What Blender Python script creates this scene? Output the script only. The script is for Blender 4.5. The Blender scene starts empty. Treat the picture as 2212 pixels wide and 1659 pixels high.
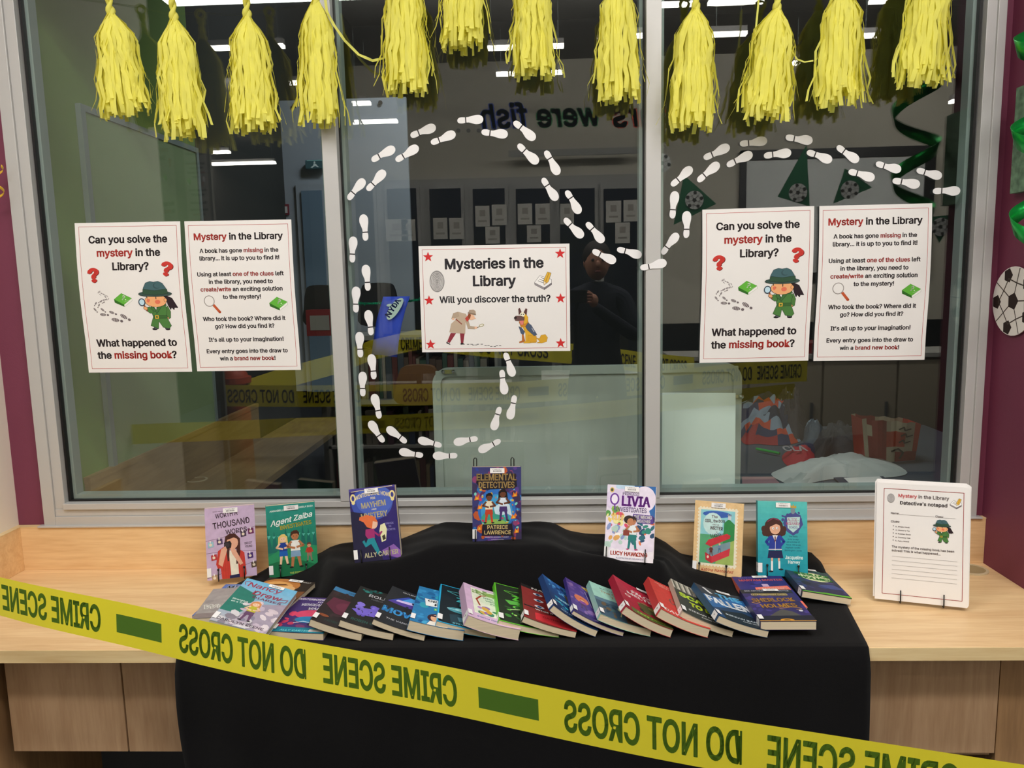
import bpy, bmesh, math, random
from math import sin, cos, pi, atan, atan2, radians, sqrt
from mathutils import Vector, Matrix
from mathutils.geometry import tessellate_polygon
random.seed(7)
SC = bpy.context.scene
COL = SC.collection

# ---------------------------------------------------------------- camera
F_PX = 1662.0; CXP = 1106.0; CYP = 829.5
CAMLOC = Vector((0, -2.19, 1.58))
RM = (Matrix.Rotation(.0387, 3, 'Z') @ Matrix.Rotation(pi/2-.13443, 3, 'X') @ Matrix.Rotation(-.02167, 3, 'Z'))
cd = bpy.data.cameras.new('camera'); cam = bpy.data.objects.new('camera', cd); COL.objects.link(cam)
cam.matrix_world = Matrix.Translation(CAMLOC) @ RM.to_4x4()
cd.sensor_width = 36.0; cd.lens = 36.0*F_PX/2212.0; cd.clip_start = .02; cd.clip_end = 60
SC.camera = cam

# ---------------------------------------------------------------- world, exposure, lights
SC.view_settings.view_transform = 'Standard'; SC.view_settings.look = 'None'
SC.view_settings.gamma = 1.0; SC.view_settings.use_curve_mapping = False
SC.view_settings.exposure = -0.3
W = bpy.data.worlds.new('world'); SC.world = W; W.use_nodes = True
W.node_tree.nodes['Background'].inputs[0].default_value = (.9, .95, 1, 1)
W.node_tree.nodes['Background'].inputs[1].default_value = .03
SC.cycles.transparent_max_bounces = 24; SC.cycles.max_bounces = 8
SC.cycles.caustics_reflective = False; SC.cycles.caustics_refractive = False
SC.cycles.sample_clamp_indirect = 4.0

def area_light(name, loc, sx, sy, power, color=(1, .97, .935), rot=(0, 0, 0)):
    l = bpy.data.lights.new(name, 'AREA'); l.shape = 'RECTANGLE'; l.size = sx; l.size_y = sy
    l.energy = power; l.color = color
    o = bpy.data.objects.new(name, l); COL.objects.link(o); o.location = loc; o.rotation_euler = rot
    return o
area_light('ceiling_panel_light', (-1.0, -1.55, 3.3), 1.3, .3, 36)
area_light('ceiling_panel_light', (1.0, -1.55, 3.3), 1.3, .3, 36)
area_light('ceiling_panel_light', (0.0, -2.5, 3.3), 1.3, .3, 29)
area_light('ceiling_panel_light', (1.6, -2.6, 3.3), 1.3, .3, 29)
area_light('ceiling_panel_light', (-1.6, -2.6, 3.3), 1.3, .3, 29)
area_light('library_wall_fill', (0, -3.0, 3.45), 3.0, .15, 240, rot=(-1.15, 0, 0))  # added fill, tilted off the glass to brighten the reflected back wall
area_light('library_wall_fill', (3.0, -3.0, 3.45), 2.0, .15, 125, rot=(-1.15, 0, 0))  # second added fill, for the right part of that wall
area_light('library_aisle_fill', (-3.2, -5.5, 3.45), 1.2, .15, 90, rot=(-1.2, 0, 0))  # added fill for the far left aisle, not a fitting of the room
area_light('inner_room_fill', (.9, 1.1, 3.1), 1.0, .3, 16, (.9, 1, .95))  # added fill over the table side of the inner room
area_light('inner_room_fill', (-.3, 1.3, 3.2), .4, .2, 13, (.85, .92, 1), rot=(.9, 0, .25))  # added fill aimed at the blue grey partition

# ---------------------------------------------------------------- helpers
def ray(px, py):
    return RM @ Vector(((px-CXP)/F_PX, -(py-CYP)/F_PX, -1.0))
def P(px, py, ax, val):
    d = ray(px, py); t = (val-CAMLOC[ax])/d[ax]; return CAMLOC + d*t
def RF(px, py, Y):            # point of the library seen by reflection at this pixel, Y metres in front of the glass
    q = P(px, py, 1, Y); return Vector((q.x, -Y, q.z))
def lin(c):
    if isinstance(c, str):
        c = c.lstrip('#'); c = ''.join(q*2 for q in c) if len(c) == 3 else c; c = [int(c[i:i+2], 16)/255 for i in (0, 2, 4)]
    return tuple(((v/12.92) if v <= .04045 else ((v+.055)/1.055)**2.4) for v in c[:3])
MATS = {}
def mat(name, color=None, rough=.6, metal=0., bump=0., bscale=80., var=0., vscale=8., spec=.5, attr=False, transl=0., sheen=0., emit=0., stretch=None):
    if name in MATS: return MATS[name]
    m = bpy.data.materials.new(name); m.use_nodes = True; nt = m.node_tree; n = nt.nodes; L = nt.links
    b = n['Principled BSDF']; b.inputs['Roughness'].default_value = rough; b.inputs['Metallic'].default_value = metal
    b.inputs['Specular IOR Level'].default_value = spec
    tc = n.new('ShaderNodeTexCoord'); co = tc.outputs['Object']
    if stretch:
        mp = n.new('ShaderNodeMapping'); mp.inputs['Scale'].default_value = stretch; L.new(co, mp.inputs[0]); co = mp.outputs[0]
    src = None
    if attr:
        a = n.new('ShaderNodeAttribute'); a.attribute_name = 'Col'; src = a.outputs['Color']
        if var == 0: L.new(src, b.inputs['Base Color'])
    c = lin(color) if color else (1, 1, 1)
    if not attr: b.inputs['Base Color'].default_value = (*c, 1)
    if var > 0:
        nz = n.new('ShaderNodeTexNoise'); nz.inputs['Scale'].default_value = vscale; nz.inputs['Detail'].default_value = 5
        L.new(co, nz.inputs['Vector'])
        mr = n.new('ShaderNodeMapRange'); mr.inputs[1].default_value = .3; mr.inputs[2].default_value = .7
        mr.inputs[3].default_value = 1-var; mr.inputs[4].default_value = 1+var*.5; L.new(nz.outputs['Fac'], mr.inputs[0])
        mx = n.new('ShaderNodeVectorMath'); mx.operation = 'SCALE'
        if src: L.new(src, mx.inputs[0])
        else: mx.inputs[0].default_value = c
        L.new(mr.outputs[0], mx.inputs['Scale']); L.new(mx.outputs[0], b.inputs['Base Color'])
    if bump > 0:
        nb = n.new('ShaderNodeTexNoise'); nb.inputs['Scale'].default_value = bscale; nb.inputs['Detail'].default_value = 4
        L.new(co, nb.inputs['Vector'])
        bp = n.new('ShaderNodeBump'); bp.inputs['Strength'].default_value = bump; bp.inputs['Distance'].default_value = .01
        L.new(nb.outputs['Fac'], bp.inputs['Height']); L.new(bp.outputs[0], b.inputs['Normal'])
    if sheen: b.inputs['Sheen Weight'].default_value = sheen; b.inputs['Sheen Roughness'].default_value = .5
    if emit: b.inputs['Emission Color'].default_value = (*c, 1); b.inputs['Emission Strength'].default_value = emit
    if transl > 0:
        t = n.new('ShaderNodeBsdfTranslucent'); t.inputs[0].default_value = (*c, 1)
        if src: L.new(src, t.inputs[0])
        ms = n.new('ShaderNodeMixShader'); ms.inputs[0].default_value = transl
        L.new(b.outputs[0], ms.inputs[1]); L.new(t.outputs[0], ms.inputs[2]); L.new(ms.outputs[0], n['Material Output'].inputs[0])
    MATS[name] = m; return m
def wood(name, c1, c2, sc=(1.2, 14, 14), rough=.42):
    if name in MATS: return MATS[name]
    m = bpy.data.materials.new(name); m.use_nodes = True; nt = m.node_tree; n = nt.nodes; L = nt.links
    b = n['Principled BSDF']; b.inputs['Roughness'].default_value = rough
    tc = n.new('ShaderNodeTexCoord'); mp = n.new('ShaderNodeMapping'); mp.inputs['Scale'].default_value = sc
    L.new(tc.outputs['Object'], mp.inputs[0])
    n1 = n.new('ShaderNodeTexNoise'); n1.inputs['Scale'].default_value = 2.2; n1.inputs['Detail'].default_value = 8; n1.inputs['Distortion'].default_value = .6
    n2 = n.new('ShaderNodeTexNoise'); n2.inputs['Scale'].default_value = 11; n2.inputs['Detail'].default_value = 6
    L.new(mp.outputs[0], n1.inputs['Vector']); L.new(mp.outputs[0], n2.inputs['Vector'])
    ad = n.new('ShaderNodeMath'); ad.operation = 'MULTIPLY_ADD'; ad.inputs[1].default_value = .6
    L.new(n2.outputs['Fac'], ad.inputs[0]); L.new(n1.outputs['Fac'], ad.inputs[2])
    cr = n.new('ShaderNodeValToRGB'); cr.color_ramp.elements[0].position = .55; cr.color_ramp.elements[1].position = 1.0
    cr.color_ramp.elements[0].color = (*lin(c2), 1); cr.color_ramp.elements[1].color = (*lin(c1), 1)
    L.new(ad.outputs[0], cr.inputs[0]); L.new(cr.outputs[0], b.inputs['Base Color'])
    MATS[name] = m; return m
def glass(name, tint):
    m = bpy.data.materials.new(name); m.use_nodes = True; nt = m.node_tree; n = nt.nodes; L = nt.links
    n.remove(n['Principled BSDF'])
    lw = n.new('ShaderNodeLayerWeight'); lw.inputs[0].default_value = .5
    pw = n.new('ShaderNodeMath'); pw.operation = 'POWER'; pw.inputs[1].default_value = 5; L.new(lw.outputs['Facing'], pw.inputs[0])
    ma = n.new('ShaderNodeMath'); ma.operation = 'MULTIPLY_ADD'; ma.inputs[1].default_value = .94; ma.inputs[2].default_value = .06
    L.new(pw.outputs[0], ma.inputs[0])
    tr = n.new('ShaderNodeBsdfTransparent'); tr.inputs[0].default_value = tint
    gl = n.new('ShaderNodeBsdfGlossy'); gl.inputs['Roughness'].default_value = 0.0; gl.inputs['Color'].default_value = (1, 1, 1, 1)
    mx = n.new('ShaderNodeMixShader'); L.new(ma.outputs[0], mx.inputs[0]); L.new(tr.outputs[0], mx.inputs[1]); L.new(gl.outputs[0], mx.inputs[2])
    L.new(mx.outputs[0], n['Material Output'].inputs[0]); return m

def tag(o, label=None, cat=None, group=None, kind=None):
    if label: o['label'] = label
    if cat: o['category'] = cat
    if group: o['group'] = group
    if kind: o['kind'] = kind
    return o
def empty(name, loc, label, cat, group=None):
    o = bpy.data.objects.new(name, None); COL.objects.link(o); o.location = loc; o.empty_display_size = .05
    return tag(o, label, cat, group)
def attach(c, p):
    c.parent = p; c.matrix_parent_inverse = Matrix.Translation(-Vector(root_loc(p)))
def root_loc(p):
    v = Vector(p.location)
    while p.parent: p = p.parent; v = Vector((0, 0, 0)) if p.type != 'EMPTY' else Vector((0, 0, 0))
    return v
def link(name, me, m=None, parent=None, smooth=False):
    if m is not None: me.materials.append(m)
    o = bpy.data.objects.new(name, me); COL.objects.link(o)
    if parent is not None:
        o.parent = parent
        if parent.type == 'EMPTY' and parent.parent is None: o.matrix_parent_inverse = Matrix.Translation(-parent.location)
    if smooth:
        for p in me.polygons: p.use_smooth = True
    return o
class MB:
    def __init__(s): s.v = []; s.f = []; s.c = []
    def add(s, vs, fs, col=None):
        k = len(s.v); s.v += [tuple(x) for x in vs]; s.f += [tuple(i+k for i in f) for f in fs]; s.c += [col]*len(fs)
    def box(s, a, b, col=None, M=None):
        (x0, y0, z0), (x1, y1, z1) = a, b
        vs = [Vector(q) for q in ((x0,y0,z0),(x1,y0,z0),(x1,y1,z0),(x0,y1,z0),(x0,y0,z1),(x1,y0,z1),(x1,y1,z1),(x0,y1,z1))]
        if M is not None: vs = [M @ q for q in vs]
        s.add(vs, [(0,3,2,1),(4,5,6,7),(0,1,5,4),(1,2,6,5),(2,3,7,6),(3,0,4,7)], col)
        return s
    def tube(s, pts, r, n=6, col=None, caps=True):
        pts = [Vector(p) for p in pts]; rings = []; up = Vector((0, 0, 1))
        rr = r if isinstance(r, (list, tuple)) else [r]*len(pts)
        prev = None
        for i, p in enumerate(pts):
            t = (pts[min(i+1, len(pts)-1)]-pts[max(i-1, 0)]).normalized()
            if prev is None:
                a = up if abs(t.z) < .9 else Vector((1, 0, 0)); u = t.cross(a).normalized()
            else:
                u = (prev - t*prev.dot(t)).normalized()
            prev = u; w = t.cross(u)
            rings.append([p+(u*cos(2*pi*k/n)+w*sin(2*pi*k/n))*rr[i] for k in range(n)])
        vs = [q for g in rings for q in g]; fs = []
        for i in range(len(pts)-1):
            for k in range(n):
                a = i*n+k; b = i*n+(k+1) % n; fs.append((a, b, b+n, a+n))
        if caps: fs.append(tuple(range(n-1, -1, -1))); fs.append(tuple((len(pts)-1)*n+k for k in range(n)))
        s.add(vs, fs, col); return s
    def ball(s, c, r, n=8, m=6, col=None, sc=(1, 1, 1)):
        c = Vector(c); vs = []; fs = []
        for i in range(1, m):
            for k in range(n):
                a = pi*i/m; b = 2*pi*k/n
                vs.append(c+Vector((sin(a)*cos(b)*sc[0], sin(a)*sin(b)*sc[1], cos(a)*sc[2]))*r)
        vs.append(c+Vector((0, 0, r*sc[2]))); vs.append(c-Vector((0, 0, r*sc[2]))); T = len(vs)-2
        for i in range(m-2):
            for k in range(n): a = i*n+k; b = i*n+(k+1) % n; fs.append((a, a+n, b+n, b))
        for k in range(n): fs.append((T, k, (k+1) % n)); q = (m-2)*n; fs.append((T+1, q+(k+1) % n, q+k))
        s.add(vs, fs, col); return s
    def build(s, name, m, parent=None, smooth=False, bevel=0):
        me = bpy.data.meshes.new(name); me.from_pydata(s.v, [], s.f)
        if any(c is not None for c in s.c):
            ca = me.color_attributes.new('Col', 'FLOAT_COLOR', 'CORNER'); buf = []
            for f, c in zip(s.f, s.c): buf += ([*(c or (1, 1, 1)), 1.0])*len(f)
            ca.data.foreach_set('color', buf)
        me.update(); o = link(name, me, m, parent, smooth)
        if bevel:
            bv = o.modifiers.new('bevel', 'BEVEL'); bv.width = bevel; bv.segments = 2; bv.limit_method = 'ANGLE'
        return o
def struct(o): o['kind'] = 'structure'; return o
def boxobj(name, a, b, m, parent=None, bevel=0): return MB().box(a, b).build(name, m, parent, bevel=bevel)

# ---------------------------------------------------------------- flat printing (real thin layers of ink-coloured faces)
TCACHE = {}
# letter outlines (x, y in thousandths of the letter size): advance width, corner points, triangles
GLY = {
 65: (480, [-4,-14,213,492,192,523,286,523,264,492,483,-14,236,415,241,415,226,367,251,368,263,329,214,328,274,298,356,185,124,185,204,298,124,156,95,-14,385,-14,356,156], [0,1,2,1,3,2,1,4,3,4,5,3,0,6,1,7,5,4,0,8,6,8,9,6,8,9,7,9,5,7,10,5,9,0,11,8,12,13,10,13,10,5,0,14,11,14,15,11,14,16,15,16,17,15,18,19,12,19,13,12,0,16,14,16,13,14,16,19,13,19,5,13,0,17,16,18,5,19]),
 66: (456, [46,-14,139,438,46,523,242,523,292,518,335,503,369,480,393,449,239,438,278,432,407,413,139,299,303,418,317,398,412,374,322,372,409,341,319,351,311,334,399,314,299,320,282,309,384,291,262,302,237,299,139,217,329,274,364,274,344,271,342,262,329,257,371,257,395,237,247,217,415,210,139,71,276,214,299,205,428,176,317,193,330,176,339,158,432,136,341,137,336,111,427,96,321,91,412,59,292,76,244,71,387,29,350,5,304,-9,247,-14], [0,1,2,1,3,2,1,4,3,1,5,4,1,6,5,1,7,6,1,8,7,8,9,7,9,10,7,0,11,1,12,10,9,13,10,12,13,14,10,15,14,13,15,16,14,17,16,15,18,16,17,18,19,16,20,19,18,21,19,20,21,22,19,23,22,21,24,22,23,0,25,11,25,24,11,25,22,24,25,26,22,26,27,22,26,28,27,28,29,27,25,30,26,29,31,28,30,31,29,30,32,31,25,32,30,25,33,32,33,34,32,0,35,25,36,34,33,37,34,36,37,38,34,39,38,37,40,38,39,41,38,40,41,42,38,43,42,41,44,42,43,44,45,42,46,45,44,46,47,45,48,47,46,49,47,48,0,49,35,0,47,49,0,50,47,0,51,50,0,52,51,0,53,52]),
 67: (510, [201,521,307,527,267,530,345,518,143,496,379,503,411,482,94,454,438,456,290,440,460,426,57,399,227,436,268,442,311,436,191,420,331,428,349,417,476,390,161,394,365,403,378,387,34,332,138,358,491,334,388,368,398,334,123,311,26,254,118,254,123,197,34,176,138,151,57,109,388,141,491,174,398,174,477,119,161,114,378,122,365,106,460,84,191,88,94,54,349,92,331,81,227,72,438,53,311,73,290,69,268,67,143,13,411,27,380,6,201,-13,345,-9,307,-18,267,-21], [0,1,2,0,3,1,4,3,0,4,5,3,4,6,5,7,6,4,7,8,6,7,9,8,9,10,8,11,12,7,12,13,7,13,7,9,14,10,9,11,15,12,16,10,14,17,10,16,17,18,10,11,19,15,20,18,17,21,18,20,22,19,11,22,23,19,21,24,18,25,24,21,26,24,25,22,27,23,28,27,22,28,29,27,28,30,29,31,30,28,31,32,30,33,32,31,34,35,36,34,37,35,33,38,32,39,37,34,40,37,39,40,41,37,33,42,38,43,42,33,44,41,40,45,41,44,43,46,42,45,47,41,48,47,45,49,47,48,43,50,46,50,47,49,43,47,50,51,47,43,51,52,47,51,53,52,54,53,51,54,55,53,54,56,55,57,56,54]),
 68: (502, [46,-14,79,523,46,523,79,438,139,-14,226,523,139,523,220,438,298,515,360,491,409,451,272,432,446,397,82,71,312,416,344,390,468,332,366,355,380,310,476,255,385,255,468,178,380,201,366,155,446,112,343,119,311,93,409,58,268,77,214,71,82,-14,358,18,294,-6,220,-14], [0,1,2,0,3,1,4,5,6,4,7,5,7,8,5,7,9,8,7,10,9,7,11,10,11,12,10,0,7,3,0,13,7,13,4,7,14,12,11,15,12,14,15,16,12,17,16,15,18,16,17,18,19,16,20,19,18,20,21,19,22,21,20,23,21,22,23,24,21,25,24,23,26,24,25,26,27,24,28,27,26,29,27,28,0,30,13,4,29,13,4,27,29,4,31,27,4,32,31,4,33,32]),
 69: (419, [46,-14,139,438,46,523,386,523,386,438,139,300,139,215,369,300,369,215,139,71,389,71,389,-14], [0,1,2,1,3,2,1,4,3,0,5,1,0,6,5,6,7,5,6,8,7,0,9,6,0,10,9,0,11,10]),
 70: (410, [46,-14,139,438,46,523,383,523,383,438,139,292,139,207,360,292,360,207,139,-14], [0,1,2,1,3,2,1,4,3,0,5,1,0,6,5,6,7,5,6,8,7,0,9,6]),
 71: (520, [200,521,306,526,265,530,345,517,141,496,380,501,412,480,93,454,439,454,56,399,226,436,266,442,289,440,461,424,311,435,191,420,330,427,347,416,478,389,161,394,363,402,375,385,34,332,138,358,493,335,386,366,398,335,123,311,26,254,118,254,269,185,492,270,269,270,403,219,492,199,123,197,34,176,396,163,595,185,485,138,138,151,56,109,384,130,161,115,463,84,364,103,192,88,93,54,338,84,228,72,429,39,306,71,269,67,142,13,383,6,201,-12,329,-14,269,-21], [0,1,2,0,3,1,4,3,0,4,5,3,4,6,5,7,6,4,7,8,6,9,10,7,10,11,7,11,8,7,11,12,8,12,13,8,14,13,12,9,15,10,16,13,14,17,13,16,17,18,13,9,19,15,20,18,17,21,18,20,22,19,9,22,23,19,21,24,18,25,24,21,26,24,25,22,27,23,28,27,22,28,29,27,30,31,32,30,33,31,33,34,31,28,35,29,36,35,28,30,37,33,34,38,33,39,38,34,36,40,35,37,38,30,37,39,38,41,40,36,42,39,37,41,43,40,42,44,39,45,44,42,41,46,43,47,46,41,48,44,45,47,49,46,48,50,44,51,50,48,47,52,49,52,50,51,47,50,52,53,50,47,53,54,50,55,54,53,55,56,54,57,56,55]),
 72: (517, [46,-14,139,523,46,523,139,303,378,303,471,523,378,523,471,-14,139,218,378,218,139,-14,378,-14], [0,1,2,0,3,1,4,5,6,4,7,5,0,8,3,8,4,3,8,9,4,9,7,4,0,10,8,11,7,9]),
 73: (300, [17,438,283,523,17,523,283,438,104,71,197,438,104,438,197,71,17,-14,17,71,283,71,283,-14], [0,1,2,0,3,1,4,5,6,4,7,5,8,4,9,8,7,4,8,10,7,8,11,10]),
 74: (396, [258,146,350,523,258,523,350,144,19,144,112,187,19,187,112,146,117,109,252,109,339,76,30,76,132,84,237,84,155,69,215,69,304,22,65,22,185,64,251,-10,119,-10,185,-21], [0,1,2,0,3,1,4,5,6,4,7,5,4,8,7,9,3,0,9,10,3,11,8,4,11,12,8,13,10,9,11,14,12,15,10,13,15,16,10,17,14,11,17,18,14,18,16,15,17,16,18,17,19,16,20,19,17,20,21,19]),
 75: (467, [46,-14,139,523,46,523,90,221,139,334,201,354,480,523,357,523,229,333,237,261,182,333,111,248,128,270,138,225,164,313,170,260,476,-14,146,291,90,110,233,262,365,-14,139,193,139,-14], [0,1,2,0,3,1,3,4,1,5,6,7,5,8,6,8,9,6,10,8,5,3,11,4,11,12,4,12,13,4,14,8,10,14,15,8,9,16,8,17,15,14,12,15,17,13,15,12,18,9,19,18,16,9,13,20,15,21,20,13,0,18,3,22,20,21,0,22,18,22,16,18]),
 76: (393, [46,-14,139,523,46,523,139,71,375,71,375,-14], [0,1,2,0,3,1,0,4,3,0,5,4]),
 77: (628, [46,-14,92,471,46,523,161,523,132,471,290,192,339,192,493,471,467,523,582,523,532,471,582,-14,107,428,133,438,493,436,519,429,134,416,492,413,511,405,116,403,134,394,492,391,503,381,124,379,135,372,491,369,495,358,132,356,135,350,491,348,488,337,490,327,136,329,139,335,481,317,146,316,136,309,490,308,474,300,152,299,136,291,490,291,469,286,157,286,136,-14,490,-14,351,-14,277,-14,295,179,334,179,301,163,329,163,306,146,323,145,288,35,313,127,317,125,340,35,310,106,319,107,325,88,330,69,304,87,299,69], [0,1,2,1,3,2,1,4,3,4,5,3,6,7,8,7,9,8,7,10,9,10,11,9,0,12,1,13,5,4,6,14,7,15,11,10,16,5,13,6,17,14,18,11,15,0,19,12,20,5,16,6,21,17,22,11,18,0,23,19,24,5,20,6,25,21,26,11,22,0,27,23,28,5,24,6,29,25,30,31,26,31,11,26,0,32,27,32,33,27,32,33,28,33,5,28,6,30,29,30,31,29,6,34,30,35,5,33,0,36,32,37,11,31,6,38,34,39,5,35,0,40,36,41,11,37,6,42,38,43,5,39,0,44,40,45,11,41,6,46,42,47,5,43,47,48,5,49,46,6,47,50,48,51,46,49,47,52,50,53,46,51,47,54,52,54,55,52,56,57,53,57,46,53,54,58,55,58,59,55,58,59,56,59,60,56,60,61,56,61,57,56,54,58,62,54,63,62,47,57,54,47,46,57]),
 78: (523, [46,-14,85,463,46,523,144,523,132,470,355,190,385,195,477,523,385,523,477,-14,135,418,117,406,136,384,136,374,137,354,152,347,138,328,165,323,139,307,178,303,139,291,190,283,139,-14,379,-14,385,178,364,176,385,157,375,158,386,133,387,137,400,113,387,108,413,88,388,80,435,44,392,38], [0,1,2,1,3,2,1,4,3,4,5,3,6,7,8,6,9,7,10,5,4,0,11,1,12,5,10,0,13,11,14,15,12,15,5,12,0,14,13,14,15,13,0,16,14,17,5,15,0,18,16,19,5,17,0,20,18,21,5,19,0,22,20,23,5,21,24,9,6,23,25,5,26,9,24,23,27,25,23,28,27,28,29,27,28,29,26,29,9,26,30,9,29,23,31,28,32,9,30,23,33,31,34,9,32,23,35,33,35,9,34,23,9,35]),
 79: (533, [201,521,333,521,267,530,143,496,391,496,94,454,440,454,57,399,227,436,267,442,306,436,476,399,342,421,192,421,372,395,162,395,34,332,499,332,396,359,138,358,411,312,123,311,26,254,507,254,416,254,118,254,411,197,123,197,499,176,34,176,138,150,396,150,476,109,57,109,162,114,372,114,192,88,342,88,440,54,94,54,227,72,306,72,267,67,391,13,143,13,333,-13,201,-13,267,-21], [0,1,2,3,1,0,3,4,1,5,4,3,5,6,4,7,8,5,8,9,5,9,6,5,9,10,6,10,11,6,12,11,10,7,13,8,14,11,12,7,15,13,16,15,7,14,17,11,18,17,14,16,19,15,20,17,18,16,21,19,22,21,16,20,23,17,24,23,20,22,25,21,26,23,24,22,27,25,26,28,23,29,27,22,29,30,27,31,28,26,31,32,28,33,30,29,33,34,30,35,32,31,33,36,34,37,32,35,37,38,32,39,36,33,39,40,36,41,38,37,39,42,40,42,38,41,39,38,42,39,43,38,44,43,39,44,45,43,46,45,44,46,47,45]),
 80: (445, [46,-14,95,256,46,523,139,438,236,523,292,517,339,500,376,472,232,438,402,436,139,-14,265,435,418,394,290,426,308,413,320,395,328,373,423,348,330,348,328,322,418,301,320,300,402,259,308,282,290,269,266,260,232,256,376,223,95,172,236,172,339,195,292,177], [0,1,2,1,3,2,3,4,2,3,5,4,3,6,5,3,7,6,3,8,7,8,9,7,1,10,3,11,9,8,11,12,9,13,12,11,14,12,13,15,12,14,16,12,15,16,17,12,18,17,16,19,17,18,19,20,17,21,20,19,21,22,20,23,22,21,24,22,23,25,22,24,26,22,25,26,27,22,0,28,1,10,26,1,10,29,26,29,27,26,29,30,27,29,31,30,0,29,28,0,10,29]),
 81: (533, [201,521,333,521,267,530,143,496,391,496,94,454,440,454,57,399,227,436,267,442,306,436,476,399,342,421,192,421,372,395,162,395,34,332,499,332,396,359,138,358,411,312,123,311,26,254,507,254,416,254,118,254,411,197,123,197,499,176,34,176,138,150,396,150,476,109,57,109,162,114,372,114,342,54,306,145,273,145,342,88,358,76,192,88,440,54,94,54,227,72,306,72,372,57,267,67,391,13,440,-34,357,35,143,13,333,-13,408,-34,201,-13,267,-21], [0,1,2,3,1,0,3,4,1,5,4,3,5,6,4,7,8,5,8,9,5,9,6,5,9,10,6,10,11,6,12,11,10,7,13,8,14,11,12,7,15,13,16,15,7,14,17,11,18,17,14,16,19,15,20,17,18,16,21,19,22,21,16,20,23,17,24,23,20,22,25,21,26,23,24,22,27,25,26,28,23,29,27,22,29,30,27,31,28,26,31,32,28,33,30,29,33,34,30,35,32,31,36,37,38,36,39,37,39,40,37,33,41,34,39,32,35,39,42,32,43,41,33,43,44,41,45,36,39,36,40,39,40,42,39,36,46,40,43,47,44,47,36,45,43,36,47,36,48,46,48,49,46,43,50,36,51,50,43,51,52,50,52,53,50,52,49,48,54,52,51,54,55,52,53,49,52]),
 82: (449, [46,-14,82,269,46,523,139,438,237,523,293,517,340,501,376,475,403,440,232,438,266,435,418,398,139,-14,291,427,309,414,321,398,423,352,329,377,331,352,329,327,418,306,321,307,309,291,403,265,292,280,267,272,233,269,82,184,207,243,311,243,376,230,237,184,345,-14,451,-14,339,204,292,189], [0,1,2,1,3,2,3,4,2,3,5,4,3,6,5,3,7,6,3,8,7,3,9,8,9,10,8,10,11,8,1,12,3,13,11,10,14,11,13,15,11,14,15,16,11,17,16,15,18,16,17,19,16,18,19,20,16,21,20,19,22,20,21,22,23,20,24,23,22,25,23,24,26,23,25,0,27,1,12,28,1,28,26,1,28,23,26,28,29,23,29,30,23,12,31,28,31,32,28,33,34,29,34,30,29,35,33,34,31,33,35,0,31,27,0,12,31,32,33,31]),
 83: (447, [177,525,277,525,227,530,132,511,322,510,93,487,360,487,63,456,389,457,225,444,263,440,408,420,44,417,197,442,173,435,294,426,154,424,314,405,140,410,418,364,38,372,132,394,327,364,129,376,132,357,47,321,142,343,156,331,175,321,196,313,76,279,216,307,268,293,292,286,317,277,121,248,343,264,367,249,389,229,179,226,407,204,241,209,267,201,419,174,290,192,308,182,321,170,422,138,329,157,331,139,33,91,116,151,21,151,124,115,328,119,416,95,318,100,134,97,302,85,150,82,398,56,52,52,281,73,171,72,254,66,196,65,224,63,369,23,82,20,329,-2,122,-4,281,-18,169,-18,224,-23], [0,1,2,3,1,0,3,4,1,5,4,3,5,6,4,7,6,5,7,8,6,7,9,8,9,10,8,10,11,8,12,13,7,13,9,7,12,14,13,15,11,10,12,16,14,17,11,15,12,18,16,17,19,11,20,18,12,20,21,18,22,19,17,20,23,21,20,24,23,25,24,20,25,26,24,25,27,26,25,28,27,25,29,28,30,29,25,30,31,29,30,32,31,30,33,32,30,34,33,35,34,30,35,36,34,35,37,36,35,38,37,39,38,35,39,40,38,41,40,39,42,40,41,42,43,40,44,43,42,45,43,44,46,43,45,46,47,43,48,47,46,49,47,48,50,51,52,50,53,51,54,47,49,54,55,47,56,55,54,50,57,53,58,55,56,50,59,57,58,60,55,61,59,50,62,60,58,61,63,59,64,60,62,61,65,63,66,60,64,61,66,65,61,60,66,61,67,60,68,67,61,68,69,67,70,69,68,70,71,69,72,71,70,72,73,71]),
 84: (449, [18,438,431,523,18,523,431,438,179,-14,271,438,179,438,271,-14], [0,1,2,0,3,1,4,5,6,4,7,5]),
 85: (517, [46,172,138,523,46,523,138,179,379,179,471,523,379,523,471,172,142,147,375,147,53,120,465,120,153,120,364,120,170,98,445,73,73,73,347,97,194,80,324,80,223,69,295,69,413,33,105,33,259,66,370,3,147,3,318,-16,199,-16,259,-22], [0,1,2,0,3,1,4,5,6,4,7,5,0,8,3,9,7,4,10,8,0,9,11,7,10,12,8,13,11,9,10,14,12,13,15,11,16,14,10,17,15,13,16,18,14,19,15,17,16,20,18,21,15,19,21,22,15,23,20,16,24,22,21,23,24,20,23,22,24,23,25,22,26,25,23,26,27,25,28,27,26,28,29,27]),
 86: (480, [194,-14,94,523,-4,523,205,211,276,211,483,523,385,523,288,-14,216,181,266,181,254,142,229,142,239,94,244,93,216,17,267,17], [0,1,2,0,3,1,4,5,6,4,7,5,0,8,3,9,7,4,10,7,9,0,11,8,12,13,10,13,7,10,0,12,11,12,13,11,0,14,12,15,7,13,0,15,14,0,7,15]),
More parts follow.
